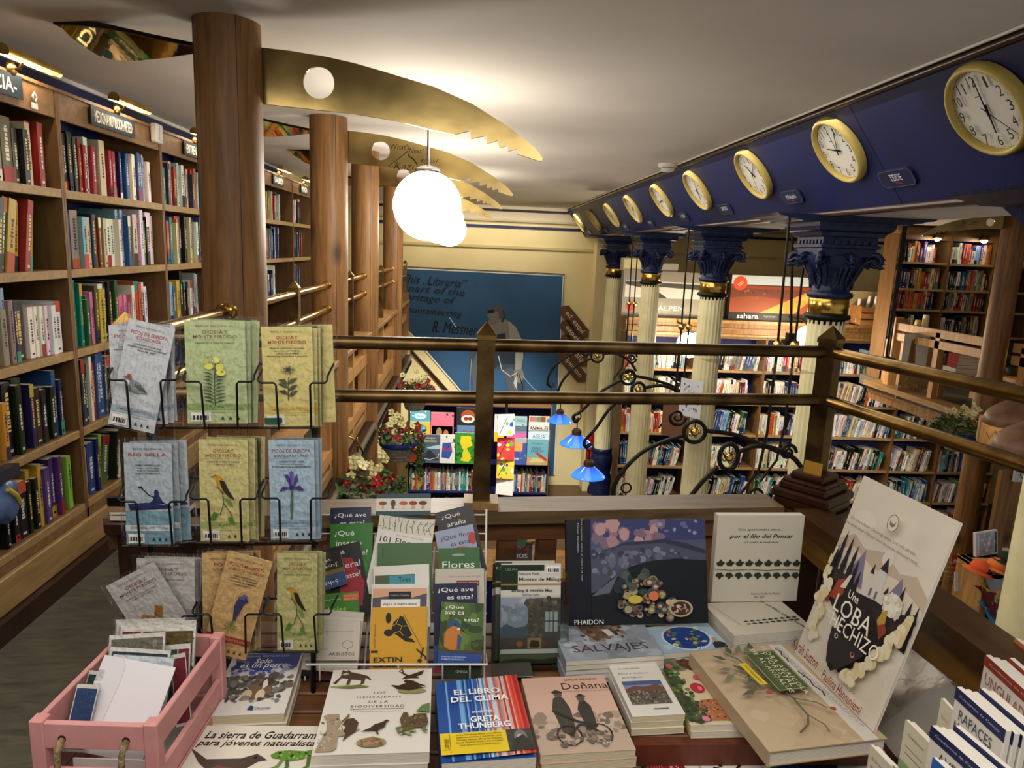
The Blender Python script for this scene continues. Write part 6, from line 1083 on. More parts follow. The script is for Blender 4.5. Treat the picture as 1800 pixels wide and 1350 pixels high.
LB += [('p', [(.37, .28), (.39, .2), (.44, .12), (.52, .095), (.58, .13), (.68, .2), (.76, .27), (.6, .3)], '2a2627'), ('e', .447, .255, .02, .013, 'c8beb0'), ('e', .45, .257, .012, .01, '1a1414'), ('e', .66, .235, .02, .013, 'c08a78'), ('e', .66, .237, .012, .01, '1a1414'), ('e', .5, .115, .03, .012, '141012'),
 ('t', 'Una', .47, .468, .12, .04, 'e6e0d2', {'b': .01}), ('t', 'LOBA', .52, .395, .42, .085, 'e6e0d2', {'b': .0}), ('t', 'PARA', .3, .335, .08, .016, 'e6e0d2'), ('t', 'UN', .3, .312, .05, .016, 'e6e0d2'), ('t', 'HECHIZO', .61, .315, .54, .07, 'e6e0d2', {'b': .0})]
LB += [('e', .56, .87, .055, .042, 'd4ccbc'), ('l', [(.56 + .052 * math.cos(t * .42), .87 + .04 * math.sin(t * .42)) for t in range(16)], .0014, '5c5248'), ('p', [(.53, .885), (.545, .87), (.575, .87), (.59, .885), (.585, .86), (.56, .85), (.535, .86)], '7a6c5c'), ('t', 'Una loba valiente. Una bruja astuta. Una niña rebelde.', .5, .795, .72, .02, '5c5248'), ('t', 'Juntas deben salvar el bosque antes de que sea demasiado tarde...', .5, .765, .84, .02, '5c5248'), ('t', 'Karah Sutton', .22, .075, .34, .055, '8a2426', {'sh': .15, 'b': .01}), ('t', 'Ilustrado por', .72, .1, .22, .022, '8a6a4a', {'sh': .2}), ('t', 'Pauliina Hannuniemi', .7, .06, .46, .045, '8a2426', {'sh': .15, 'b': .01})]
stand(.513, (1397, 1147), (1535, 1287), (1675, 915), (1520, 835), .006, 'book_poster', 'tall cream board of a wolf and a castle lettered Una loba hechizo', 'd2cabb', LB, cat='poster')
mb = MB(); M, w_, h_, k = pose4(.46, (1490, 1225), (1575, 1330), (1705, 1183), (1630, 1118)); mb.box(0, w_, 0, h_, -.012, 0, col('807466', .5)); art(mb, [('s', 0, 0, 1, 1, 40, .12, ['746858', '8a7d6c', '6a5e50'], 3), ('l', [(.2, .1), (.3, .3), (.25, .5), (.4, .6)], .004, '3a3028'), ('r', .6, .0, 1, 1, '8d877e'), ('l', [(.3, .8), (.36, .7), (.34, .62)], .005, '2c2620')], w_, h_, None, 0); mb.box(-.004, w_ + .006, -.004, h_ + .006, .0065, .0075, JACK)
tag(mb.build('book', None, M), 'grey brown plastic wrapped book leaning behind the wolf board', 'book')
stack(2, 'book', ['white book with leaves titled Plantas sapiens cut by the lower photo edge', 'copy lying %s under the Plantas sapiens book'], .405, (1175, 1425), (1395, 1405), (1122, 1310), .016, 'd2cec6',
 [('r', 0, 0, .3, 1, '8d1f1c'), ('t', 'NUNCA VOLVERÁS', .24, .6, .62, .035, 'e0c8c0', {'rot': -90, 'b': .02}), ('t', 'NATURALEZA DE LA M', .19, .56, .7, .035, 'e0c8c0', {'rot': -90, 'b': .02})] + [('r', .03 + .02 * k, .15, .036 + .02 * k, .93, 'b06a60') for k in range(5)] + [('t', 'PLANTAS', .74, .52, .78, .15, '1c1c1c', {'rot': -90, 'b': .025, 'sh': .2}), ('t', 'SAPIENS', .57, .5, .78, .13, '1c1c1c', {'rot': -90, 'b': .025, 'sh': .2}), ('t', 'Descubre la inteligencia', .42, .55, .5, .025, '3a3a3a', {'rot': -90}), ('t', 'PACO CALVO', .93, .55, .5, .04, '8a2030', {'rot': -90})] + [('e', .3 + .11 * k, .95 - .05 * (k % 2), .05, .06, '2c4a24') for k in range(7)] + [('l', [(.25, .97), (.5, .88), (.8, .98), (.97, .8)], .002, '2a2a22')], group='copies of the plants book', seed=13)
stack(1, 'book', ['atlas with blue whales on white cut by the lower edge below the Flora book', ''], .400, (1375, 1430), (1620, 1400), (1325, 1322), .02, 'c8ccc8',
 [('p', [(.05, .55), (.15, .8), (.35, .95), (.55, .85), (.62, .6), (.5, .45), (.25, .4)], '1c5488'), ('e', .25, .75, .12, .1, '2a6aa4'), ('p', [(.5, .95), (.65, 1.0), (.98, .9), (.9, .75), (.7, .75)], '1a3c70'), ('r', .45, .35, .6, .9, '2c3c54'), ('s', .1, .45, .6, .9, 12, .03, ['3c84c0', '14406c'], 4), ('e', .03, .85, .04, .09, '2c5a3a')], seed=14)
# ------------------------------------------------------------------ wire leaflet rack
RP = V((0, 1.33, .9)); RT = math.radians(5); RN = V((0, -math.cos(RT), math.sin(RT)))
def rq(px, py, off=0): return oP(px, py, RP + RN * off, RN)
def leaf_common(c1, c2, t1, t2, tc, foot, fc, sub=(), icons=True, dark='2a2a2a'):
    it = [('t', t1[0], .5, .945, .62, .022, '6a5a58')] if t1[0] else []
    it += [('t', t1[1], .5, .89, t1[2], .035, tc, {'b': .015}), ('t', t2[0], .5, .845, t2[1], .032, t2[2] if len(t2) > 2 else tc, {'b': t2[3] if len(t2) > 3 else .008}), ('r', .08, .815, .92, .8165, '8a8a8a')]
    for k, (s_, wd) in enumerate(sub): it.append(('t', s_, .5, .785 - .026 * k, wd, .016, dark, {'b': .015}))
    it += [('r', 0, .135, 1, .195, c2), ('t', foot, .5, .165, .78 if len(foot) > 8 else .25, .028, fc, {'b': .005})]
    if icons: it += [('e', .3, .06, .06, .035, '1c5c5c')] + [('p', [(.56 + .13 * k, .04), (.59 + .13 * k, .075), (.62 + .13 * k, .04)], '33393a') for k in range(3)]
    it += [('t', 'GUÍA DE CONSULTA RÁPIDA', .62, .115, .45, .013, '6a6a6a')] + bars(.06, .02, 1, 5, '33302e', .09, .34)
    return it
DUCK = [('p', [(.2, .42), (.26, .46), (.36, .455), (.5, .44), (.62, .40), (.72, .355), (.6, .35), (.5, .34), (.36, .345), (.26, .36), (.2, .39)], '8a9094'), ('p', [(.4, .43), (.6, .40), (.72, .355), (.58, .37), (.42, .395)], '5c605c'), ('p', [(.2, .42), (.26, .46), (.3, .43), (.27, .38), (.22, .38)], 'c8c8c4'), ('e', .26, .475, .055, .03, '8a4a34'), ('p', [(.21, .475), (.11, .463), (.21, .46)], '4a3a34'), ('e', .245, .48, .006, .004, '0a0a0a'), ('s', .3, .36, .65, .43, 20, .02, ['6a7074', 'a0a4a4', '4a4e4c'], 3)]
LILY = [('l', [(.48, .18), (.47, .3), (.48, .45), (.5, .6)], .0016, '3a4a34')] + [('p', [(.475, y), (.475 + sx * .07, y + .03), (.475 + sx * .2, y + .034), (.475 + sx * .09, y + .016)], '3d4f3c') for y in [.2 + .034 * k for k in range(9)] for sx in (-1, 1)] + [('e', .4, .56, .07, .03, 'cfc860'), ('e', .58, .55, .07, .035, 'c8c258'), ('e', .52, .62, .06, .03, 'd2cc70'), ('e', .36, .61, .05, .03, 'a8b060'), ('e', .6, .5, .08, .03, 'd0c860'), ('l', [(.5, .6), (.45, .66), (.38, .64)], .001, '3a4a34'), ('e', .62, .51, .025, .01, '8a7a30')]
EDEL = [('l', [(.5, .26), (.5, .4), (.52, .5)], .0016, '3a3a28')] + [('p', [(.5, y), (.5 + sx * .06, y + .05), (.5 + sx * .2, y + .06 - .02 * (k % 2)), (.5 + sx * .1, y + .01)], '4a5038') for k, (y, sx) in enumerate([(.3, 1), (.32, -1), (.36, 1), (.39, -1), (.43, 1), (.43, -1)])] + [('p', [(.52, .57), (.52 + .17 * math.cos(t * .628 - .1), .57 + .05 * math.sin(t * .628 - .1)), (.52 + .1 * math.cos(t * .628 + .3), .57 + .03 * math.sin(t * .628 + .3))], '8a8464' if t % 2 else '5c5840') for t in range(10)] + [('e', .52, .575, .05, .02, '3a382a')]
KAY = [('r', 0, 0, 1, .33, '7fa3b4'), ('p', [(.05, .40), (.45, .415), (.95, .385), (.98, .36), (.6, .345), (.1, .335)], '2a3060'), ('p', [(.5, .41), (.58, .44), (.62, .5), (.7, .5), (.78, .43), (.82, .40)], '2a3060'), ('e', .66, .515, .05, .028, '2a3060'), ('l', [(.35, .56), (.5, .49), (.64, .46)], .0022, '1c1f3a'), ('e', .33, .565, .045, .012, '1c1f3a'), ('l', [(.78, .42), (.95, .38)], .0022, '1c1f3a')]
ORI = [('l', [(.36, .55), (.48, .48), (.5, .38), (.42, .27)], .0016, '5a4a30'), ('l', [(.5, .38), (.62, .3), (.68, .24)], .0014, '5a4a30'), ('p', [(.3, .65), (.38, .66), (.46, .64), (.55, .56), (.62, .48), (.56, .47), (.46, .5), (.4, .56)], 'c89828'), ('p', [(.42, .61), (.52, .6), (.62, .5), (.74, .41), (.62, .44), (.5, .5), (.45, .55)], '26241c'), ('p', [(.3, .65), (.22, .645), (.31, .635)], '8a4a2a'), ('e', .33, .652, .008, .005, '0a0a0a'), ('p', [(.5, .44), (.64, .42), (.7, .35), (.6, .37)], '5c7a34'), ('p', [(.2, .22), (.3, .3), (.4, .28), (.32, .22)], '4c6a2c'), ('p', [(.58, .24), (.68, .26), (.72, .17), (.62, .19)], '4c6a2c')]
IRIS = [('p', [(.47, .2), (.45, .35), (.49, .5), (.53, .5), (.52, .35), (.5, .22)], '5a6e58'), ('p', [(.5, .5), (.4, .6), (.34, .66), (.42, .66), (.5, .6)], '4a3a84'), ('p', [(.5, .5), (.56, .62), (.62, .67), (.64, .6)], '44347c'), ('p', [(.5, .55), (.45, .68), (.5, .7), (.55, .68)], '5a4a94'), ('p', [(.48, .53), (.3, .54), (.22, .49), (.32, .5)], '3d2f74'), ('p', [(.52, .53), (.68, .55), (.78, .5), (.66, .5)], '3d2f74'), ('e', .5, .53, .06, .025, '2e2460')]
BUT = [('p', [(.5, .52), (.3, .6), (.22, .53), (.36, .47)], 'b07832'), ('p', [(.5, .52), (.6, .62), (.72, .58), (.6, .48)], 'a8702e'), ('l', [(.46, .49), (.54, .56)], .002, '3a2818'), ('p', [(.5, .38), (.6, .42), (.72, .4), (.68, .33), (.72, .26), (.62, .28), (.58, .32)], '34408c')]
GEN = [('p', [(.45, .5), (.5, .6), (.62, .62), (.74, .57), (.66, .55), (.6, .45), (.55, .36), (.5, .36)], '3e3c66'), ('p', [(.5, .58), (.6, .64), (.7, .62), (.6, .58)], '504e7c'), ('l', [(.52, .37), (.48, .3)], .002, '4a5a38')] + [('p', [(.48, .3), (.48 + .17 * math.cos(t * .7 + .2), .3 + .07 * math.sin(t * .7 + .2)), (.48 + .1 * math.cos(t * .7 + .5), .3 + .04 * math.sin(t * .7 + .5))], '5a6a3c') for t in range(9)]
def leaflet(corners, cov, items, lab, nbehind, group, off=0.0, seed=1, sleeve=True, hpx=None, shiftpx=None):
    TL, TR, BR, BL = corners; a, b_, c_ = rq(*BL, off), rq(*BR, off), rq(*TL, off)
    if hpx: pass
    x = (b_ - a).normalized(); y = RN.cross(x); w_ = (b_ - a).length; h_ = (c_ - a).dot(y); M = frame(a, x, y, RN); R = random.Random(seed)
    def one(M, it, lb, k):
        mb = MB(); mb.box(0, w_, 0, h_, 0, .0025, col(cov, .35)); art(mb, it, w_, h_, None, .0025); o = mb.build('map_leaflet', None, M); tag(o, lb, 'leaflet', group)
        if sleeve: MB().box(-.008, w_ + .010, -.003, h_ + .007, -.0006, .0062, CELLO).build('clear_sleeve', o)
    one(M, items, lab, 0)
    dirs = ['', 'second', 'third', 'fourth']
    for k in range(1, nbehind + 1):
        Mk = M @ Matrix.Translation((w_ / 2 + R.uniform(.004, .012) * k, h_ / 2 + R.uniform(-.003, .004), -.0085 * k)) @ Matrix.Rotation(R.uniform(-.05, .03), 4, 'Z') @ Matrix.Translation((-w_ / 2, -h_ / 2, 0)); one(Mk, items[:2] if k > 1 else items, '%s leaflet behind the %s' % (dirs[k], lab.replace(' leaflet', ' one').replace(', in the middle of the rack', ' mid rack').replace('yellow green oriole one at the bottom right of the rack beside the pocket guides', 'oriole one at the bottom right of the rack')), k)
    return M, w_, h_
LG = 'folded map leaflets in the black wire rack'
leaflet([(264, 568), (331, 591), (271, 762), (191, 744)], 'c9cdd2', leaf_common(0, '9fb0bd', ('PARQUE NACIONAL DE LOS', 'PICOS DE EUROPA', .8), ('· COVADONGA ·', .6), 'a83a34', 'CAMINOS, FAUNA Y FLORA', 'a05a50', [('LAGOS ENOL Y LA ERCINA', .6), ('VEGARREDONDA-MIRADOR DE ORDIALES', .85), ('VEGA DE ARIO', .4)]) + DUCK, 'tilted white duck leaflet reading Picos de Europa Covadonga', 0, LG, .010, 1)
leaflet([(216, 572), (300, 572), (296, 745), (200, 745)], 'c9cdd2', leaf_common(0, '9fb0bd', ('PARQUE NACIONAL DE LOS', 'PICOS DE EUROPA', .8), ('· COVADONGA ·', .6), 'a83a34', 'CAMINOS, FAUNA Y FLORA', 'a05a50', [('LAGOS ENOL Y LA ERCINA', .6), ('VEGARREDONDA-MIRADOR', .85)]), 'upright white leaflet half hidden behind the tilted duck leaflet', 2, LG, -.004, 2)
leaflet([(341, 563), (433, 563), (436, 744), (331, 744)], 'b7c394', leaf_common(0, '8fa86a', ('PARQUE NACIONAL DE', 'ORDESA Y', .42), ('MONTE PERDIDO', .72, '8a6a4c'), '8a6a4c', 'FLORA', '4a5a38', [('CAMINO DE LA COLA DE CABALLO', .65)], dark='7a7a68') + LILY, 'pale green leaflet with a yellow lily reading Ordesa, Flora', 3, LG, .004, 3)
leaflet([(467, 574), (549, 572), (554, 748), (466, 749)], 'd2c682', leaf_common(0, 'cbb864', ('PARQUE NACIONAL DE', 'ORDESA Y', .42), ('MONTE PERDIDO', .75, 'a8342c', .015), 'a8342c', 'CAMINOS, FAUNA Y FLORA', 'a88a58', [('·PINETA, AÑISCLO, ESCUAÍN·', .7), ('BALCÓN DE PINETA', .5), ('CIRCO DE LA LARRI', .45), ('MIRADORES DE REVILLA Y ESCUAÍN', .78)], icons=False) + EDEL + [('r', .02, .03, .35, .09, '1c4a3c')], 'yellow edelweiss leaflet reading Ordesa y Monte Perdido, Pineta', 3, LG, .004, 4)
leaflet([(231, 778), (315, 778), (307, 956), (224, 956)], 'b4bec6', KAY + leaf_common(0, 'd2d8da', ('GUÍA DE DESCENSO DEL', 'RÍO SELLA', .8), ('', .1), 'b03a34', 'RECORRIDO, AVES Y FLORA', '2a3a3c', [('TRAMO I: ARRIONDAS-LLAGS', .52), ('TRAMO II: LLAGS-TORAÑO', .48), ('TRAMO III: TORAÑO-UÑA', .46), ('TRAMO IV: UÑA-RIBADESELLA', .52)]) , 'blue kayak leaflet reading Río Sella', 2, LG, .004, 5)
leaflet([(366, 772), (442, 773), (439, 951), (354, 951)], 'cdc488', leaf_common(0, 'a8b06a', ('PARQUE NACIONAL DE', 'ORDESA Y', .42), ('MONTE PERDIDO', .72, '9a6a4c'), '9a6a4c', 'AVES', '4a5a38', [('CAMINO DE LA COLA DE CABALLO', .65), ('Y CAMINO DE TURIETO', .45)], dark='7a7a58') + ORI, 'yellow green oriole leaflet reading Ordesa, Aves, in the middle of the rack', 3, LG, .004, 6)
leaflet([(486, 773), (560, 773), (556, 947), (477, 948)], 'a9c0d0', leaf_common(0, '93b0c4', ('PARQUE NACIONAL DE LOS', 'PICOS DE EUROPA', .84), ('· BULNES-RÍO CARES ·', .84, '6a5a64'), 'a04048', 'CAMINOS, FAUNA Y FLORA', '8a5a60', [('GARGANTA DEL CARES', .55), ('NARANJO DE BULNES', .5), ('PONCEBOS-BULNES-PUERTO', .85)]) + IRIS, 'light blue iris leaflet reading Picos de Europa Bulnes', 2, LG, .004, 7)
leaflet([(199, 1024), (281, 981), (364, 1139), (282, 1182)], 'c4c0bd', leaf_common(0, 'c4c0bd', ('PARQUE NACIONAL DE', 'ORDESA Y', .42), ('MONTE PERDIDO', .75, '7a4a44'), '7a4a44', '', '7a4a44', [('CAMINO DE LA COLA DE CABALLO', .65), ('CAMINO DE TURIETO', .45)], icons=False, dark='7a7a78')[:7] + BUT, 'tilted grey butterfly leaflet reading Ordesa, low on the left of the rack', 0, LG, .016, 8)
leaflet([(244, 981), (341, 977), (345, 1150), (245, 1150)], 'c4c0bd', leaf_common(0, 'c4c0bd', ('PARQUE NACIONAL DE', 'ORDESA Y', .42), ('MONTE PERDIDO', .75, '7a4a44'), '7a4a44', '', '7a4a44', [('CAMINO DE LA COLA DE CABALLO', .65)], icons=False, dark='7a7a78')[:6], 'upright grey leaflet behind the tilted butterfly leaflet', 2, LG, .004, 9)
leaflet([(409, 969), (486, 988), (432, 1160), (355, 1141)], 'd2b078', leaf_common(0, 'a84030', ('PARQUE NATURAL DE', 'POSETS-MALADETA', .8), ('LA BESURTA, VALLIBIERNA', .8, '9a5a48'), 'a03a34', 'CAMINOS, FAUNA Y FLORA', 'd8b890', [('FORAU DE AIGUALLUT', .5), ('HOSPITAL DE BENASQUE', .6), ('LAGOS DE VILLAMORTA', .58), ('VALLE DE ESTÓS', .42)]) + GEN, 'tilted tan gentian leaflet reading Posets Maladeta', 0, LG, .012, 10)
leaflet([(366, 972), (445, 972), (440, 1145), (358, 1145)], 'd2b078', leaf_common(0, 'a84030', ('PARQUE NATURAL DE', 'POSETS', .5), ('LA BESURTA', .5, '9a5a48'), 'a03a34', 'CAMINOS', 'd8b890', icons=False), 'upright tan leaflet behind the tilted gentian leaflet', 2, LG, .002, 11)
leaflet([(492, 972), (562, 972), (558, 1142), (488, 1142)], 'c4c084', leaf_common(0, 'a8b06a', ('PARQUE NACIONAL DE', 'ORDESA Y', .42), ('MONTE PERDIDO', .72, '9a6a4c'), '9a6a4c', 'AVES', '4a5a38', [('CAMINO DE LA COLA DE CABALLO', .65)], dark='7a7a58') + ORI, 'yellow green oriole leaflet at the bottom right of the rack beside the pocket guides', 2, LG, .004, 12)
e = empty('leaflet_rack', (-.4, 1.36, TZ)); tag(e, 'black wire leaflet rack with three rows of pockets at the left of the table', 'rack'); T = Matrix.Translation((.4, -1.36, -TZ))
def wire(pts, nm, r=.0021): MB().tube([T @ p for p in pts], r, BLKW, 8).build(nm, e)
fo = .030
for (l0, l1, r0, r1, yh, yb) in ((222, 229, 282, 288, 668, 750), (353, 360, 416, 418, 671, 752), (485, 490, 545, 547, 673, 752), (240, 246, 297, 303, 882, 958), (366, 371, 422, 425, 877, 953), (491, 493, 546, 547, 876, 950), (None, None, 318, 322, 1083, 1150), (370, 377, 431, 432, 1080, 1146), (494, 499, 552, 556, 1080, 1146)):
    f = lambda x, y, o=fo: rq(x, y, o)
    if l0: wire([f(l0 - 20, yh - 30, -.02), f(l0 - 31, yh - 8, fo - .006), f(l0 - 31, yh - 3), f(l0 - 26, yh), f(l0 - 4, yh), f(l0, yh + 4), f(l1, yb), f(l1, yb + 3, .0), f(l1, yb, -.03)], 'pocket_wire')
    wire([f(r0 + 42, yh - 34, -.02), f(r0 + 31, yh - 12, fo - .006), f(r0 + 30, yh - 4), f(r0 + 26, yh), f(r0 + 4, yh), f(r0, yh + 4), f(r1, yb), f(r1, yb + 3, .0), f(r1, yb, -.03)], 'pocket_wire')
for yb, x0, x1 in ((752, 215, 560), (640, 215, 580), (840, 225, 560), (955, 225, 560), (1052, 330, 560), (1146, 250, 560)): wire([rq(x0, yb, -.032), rq(x1, yb, -.032)], 'cross_wire', .0024)
for x0, x1 in ((262, 268), (553, 551)):
    a, b_ = rq(x0, 640, -.038), rq(x1, 1160, -.038); b_ = a + (b_ - a).normalized() * ((a.z - TZ) / max(.01, -(b_ - a).normalized().z)); MB().tube([T @ a, T @ b_], .0055, BLKW, 8).build('upright', e)
a = rq(188, 880, -.04); c_ = rq(240, 880, -.04); MB().box(a.x, c_.x, a.y, a.y + .01, a.z - .012, a.z + .006, BLKW, T).build('side_bracket', e)
MB().bbox(-.62, -.22, 1.37, 1.45, TZ, TZ + .012, BLKW, .003, T).build('foot_plate', e)
# ------------------------------------------------------------------ white wire rack of pocket guides
GP = V((0, 1.385, .46)); GT = math.radians(27); GN = V((0, -math.cos(GT), math.sin(GT)))
def gq(px, py, off=0): return oP(px, py, GP + GN * off, GN)
def guide(TL, TR, h_, off, t, cov, items, lab, group=None, bottom=None):
    a, b_ = gq(*TL, off), gq(*TR, off); x = (b_ - a).normalized(); y = GN.cross(x); w_ = (b_ - a).length
    if bottom: h_ = (a - gq(*bottom, off)).dot(y)
    o = a - y * h_; book('pocket_guide', lab, shift(frame(o, x, y, GN), -t), w_, h_, t, cov, items, 'guide book', group)
Q = lambda l2, l3=None: [('t', '¿Qué', .32, .93, .4, .055, 'e8e8e8'), ('t', l2, .5, .85, .7, .055, 'e8e8e8')]
GG = 'pocket guides in the white wire rack'
guide((581, 893), (652, 891), .15, .0, .008, '0e1838', [('t', '¿Qué ave', .5, .88, .78, .075, 'e4e4e4'), ('t', 'es esta?', .55, .77, .6, .065, 'e4e4e4')], 'navy guide reading Qué ave, top of the left column of the white rack', GG)
guide((581, 921), (655, 919), .16, .012, .008, '2c6a24', [('t', '¿Qué', .34, .86, .46, .085, 'e4e4e4'), ('t', 'insecto', .45, .73, .6, .075, 'e4e4e4'), ('t', 'es este?', .6, .6, .6, .07, 'e4e4e4'), ('e', .6, .4, .3, .15, '3c8030')], 'green guide reading Qué insecto in the left column of the white rack', GG)
guide((560, 968), (632, 951), .16, .024, .010, '101014', [('p', [(.3, .2), (.45, .85), (.75, .8), (.95, .45), (.8, .15)], '8a1c2c'), ('t', '¿Qué', .35, .9, .5, .07, 'e0e0e0'), ('t', 'mineral', .55, .72, .75, .08, 'd8d0d0'), ('t', 'es este?', .6, .58, .6, .07, 'd8d0d0')], 'tilted black guide with a red mineral in the left column of the white rack', GG)
guide((541, 982), (597, 966), .075, .040, .010, '16181c', [('r', 0, 0, 1, .4, '26426a'), ('r', 0, .38, 1, .5, '6a5428'), ('t', 'Selvas', .5, .15, .5, .12, 'd8dce0', {'rot': 180}), ('t', 'Juvenil', .5, .62, .7, .13, 'd8d4c8', {'rot': 180}), ('t', 'vivas', .42, .78, .5, .1, 'd8d4c8', {'rot': 180}), ('s', 0, .5, 1, 1, 30, .05, ['2c2a1c', '0c0e10'], 4), ('s', .0, .0, 1, .3, 18, .06, ['1c3050', '3a5a84'], 5)], 'small dark lake card with upside down lettering, tilted on the left of the white rack', GG)
guide((550, 1046), (630, 1039), .10, .036, .012, '3c7428', [('t', 'Cómo distinguir fácilmente', .36, .87, .5, .03, 'd8e0c8'), ('r', .66, .82, 1, .97, 'b85a2c'), ('t', 'MINIGUÍAS', .83, .925, .28, .04, 'e0b090'), ('t', 'DE BOLSILLO', .83, .865, .28, .04, 'e0b090'), ('t', 'Árboles', .42, .68, .6, .15, '9cc43c', {'b': .02})], 'green guide reading Árboles in the left column of the white rack', GG)
guide((545, 1070), (640, 1077), .12, .052, .012, 'c6c0b4', [('r', 0, .9, 1, 1, 'b8b4ac')], 'beige guide just behind the front Arbustos guide', GG)
guide((541, 1092), (634, 1092), .1, .070, .014, 'bcb5a8', [('t', 'Colección guías de campo de Aragón', .58, .74, .6, .025, '6a6660'), ('l', [(.78 + .1 * math.cos(t * .45) * (1 + .12 * math.sin(t * 2.6)), .4 + .1 * math.sin(t * .45)) for t in range(15)], .0008, '4a4a46'), ('l', [(.79, .3), (.79, .23)], .0008, '4a4a46'), ('t', 'ARBUSTOS', .68, .16, .48, .075, '33322e'), ('t', 'Especies, rutas y consejos', .72, .06, .42, .025, '6a6660')], 'beige guide reading Arbustos at the front left of the white rack', GG, (541, 1161))
guide((546, 1160), (635, 1160), .04, .03, .008, '4a1c20', [('s', 0, 0, 1, 1, 40, .07, ['8a2434', '5a1a24', '2a1614', 'a83444', '38302c'], 3)], 'dark red flowered guide whose foot shows under the Arbustos guide', GG)
MUSH = [('r', 0, .78, 1, 1, '2a444c'), ('r', 0, 0, 1, .78, 'cfcbc2')] + [q for k, (x, c1, c2) in enumerate(((.12, '8a3c28', 'c8a888'), (.31, '4a3a28', '6a5640'), (.5, 'b05434', 'd8b898'), (.68, '8a2c24', 'c89878'), (.86, '5a2c1c', 'b89a7c'))) for q in (('p', [(x - .03, .3), (x - .02, .52), (x + .02, .52), (x + .03, .3)], c2), ('e', x, .56, .075 if k != 1 else .045, .09 if k != 1 else .16, c1))] + [('r', 0, 0, 1, .2, '2a444c')]
guide((662, 868), (757, 867), .05, -.002, .012, '2a444c', MUSH, 'dark teal guide with a row of mushrooms, top of the middle column', GG)
guide((668, 903), (765, 913), .14, .012, .010, 'c4bfb2', [('s', .02, .78, .98, .98, 50, .016, ['8a3c3c', '5a7a44', '7a6a9a', 'b8a848', '4a5a3a', 'a04a50'], 5)] + [('l', [(.08 + .11 * k, .74), (.1 + .1 * k, .84), (.07 + .115 * k, .94)], .0012, '4a5a3a') for k in range(9)] + [('p', [(0, .99), (0, 1.0), (1, 1.0), (.6, .97)], '2a444c')], 'pale guide with rows of wild flowers in the middle column', GG)
guide((665, 929), (760, 946), .14, .024, .010, 'cfccc6', [('t', 'Tere Glober · Lourdes Béas', .6, .95, .5, .02, '6a6a66'), ('t', '101 Flores', .42, .86, .7, .09, '1c1c1c', {'b': .01})], 'white guide reading 101 Flores in the middle column', GG)
guide((664, 955), (760, 954), .14, .036, .010, '3f5f36', [('t', 'Beñat Libre', .1, .86, .18, .025, '1f3320', {'rot': 90})], 'plain dark green guide in the middle column', GG)
guide((657, 996), (754, 991), .13, .048, .010, 'd0cdc4', [('r', .02, .6, .98, .85, '4a5434'), ('r', .28, .68, .74, .84, '3f8496'), ('t', 'Tres', .55, .77, .22, .08, '122a3a', {'b': .02}), ('r', .74, .6, 1, .85, 'd0cdc4')], 'white guide with a teal band reading Tres in the middle column', GG)
guide((654, 1027), (753, 1026), .13, .060, .012, 'd0ccc4', [('r', .02, .0, .98, .93, '4a4a54'), ('p', [(.02, .93), (.98, .93), (.98, .85), (.7, .78), (.4, .82), (.02, .78)], 'c8987c'), ('r', .3, .76, .7, .88, '14141a'), ('t', 'Cuaderno Campesino', .5, .82, .34, .035, 'a8a8a8'), ('r', .17, .5, .86, .76, 'd8d6d0'), ('t', 'Viaje a la madre tierra', .5, .68, .6, .05, '1c1c1c', {'b': .02})], 'guide reading Viaje a la madre tierra in the middle column', GG)
TUR = [('p', [(.36, .62), (.4, .76), (.52, .86), (.58, .84), (.74, .56), (.68, .52), (.5, .54)], '1a1610'), ('e', .31, .83, .05, .085, '1a1610'), ('e', .32, .6, .085, .055, '1a1610'), ('p', [(.5, .54), (.62, .46), (.8, .44), (.74, .5), (.62, .53)], '1a1610'), ('l', [(.45, .74), (.55, .7), (.52, .62), (.42, .6)], .0012, 'c89a28'), ('l', [(.55, .7), (.66, .7)], .0012, 'c89a28'), ('l', [(.5, .84), (.45, .74), (.38, .7)], .0012, 'c89a28'), ('l', [(.52, .62), (.58, .55)], .0012, 'c89a28'), ('l', [(.58, .89), (.95, .3)], .0008, '3a2c10'), ('l', [(.82, .34), (.98, .22)], .003, '2a2010'), ('l', [(.94, .36), (.9, .2)], .003, '2a2010'), ('e', .88, .16, .04, .03, '2a2010'), ('e', .99, .2, .02, .03, '2a2010')]
guide((653, 1068), (751, 1066), .155, .074, .014, 'c2922c', TUR + [('t', 'ashley dawson', .08, .55, .4, .03, '5a4410', {'rot': 90}), ('r', .02, .3, .14, .33, '1a1610'), ('t', 'EXTIN', .32, .19, .5, .075, '1a1610', {'b': .02}), ('t', 'CIÓN', .26, .1, .38, .06, '1a1610', {'b': .02})], 'yellow book with a black turtle and scissors reading Extinción', GG, (652, 1182))
guide((764, 902), (829, 886), .15, .0, .012, '121012', [('t', '¿Qué', .4, .9, .5, .075, 'd8d4d4'), ('t', 'araña', .5, .78, .5, .07, 'd8d4d4'), ('e', .6, .5, .3, .2, '2a2420')], 'tilted black guide reading Qué araña, top of the right column', GG)
guide((764, 935), (831, 921), .15, .014, .008, '8a94ae', [('t', '¿Qué flor', .5, .87, .75, .075, '1c1c24'), ('t', 'es esta?', .62, .77, .55, .065, '1c1c24'), ('e', .55, .64, .28, .07, 'a83a34'), ('e', .92, .8, .1, .09, 'a83a34')], 'blue guide with red poppies reading Qué flor es esta in the right column', GG)
guide((771, 964), (843, 962), .15, .026, .010, '2c5a2a', [('t', 'Flores', .48, .76, .78, .1, 'd8e0d0'), ('e', .48, .9, .16, .02, '8a9a84')], 'dark green guide reading Flores in the right column', GG)
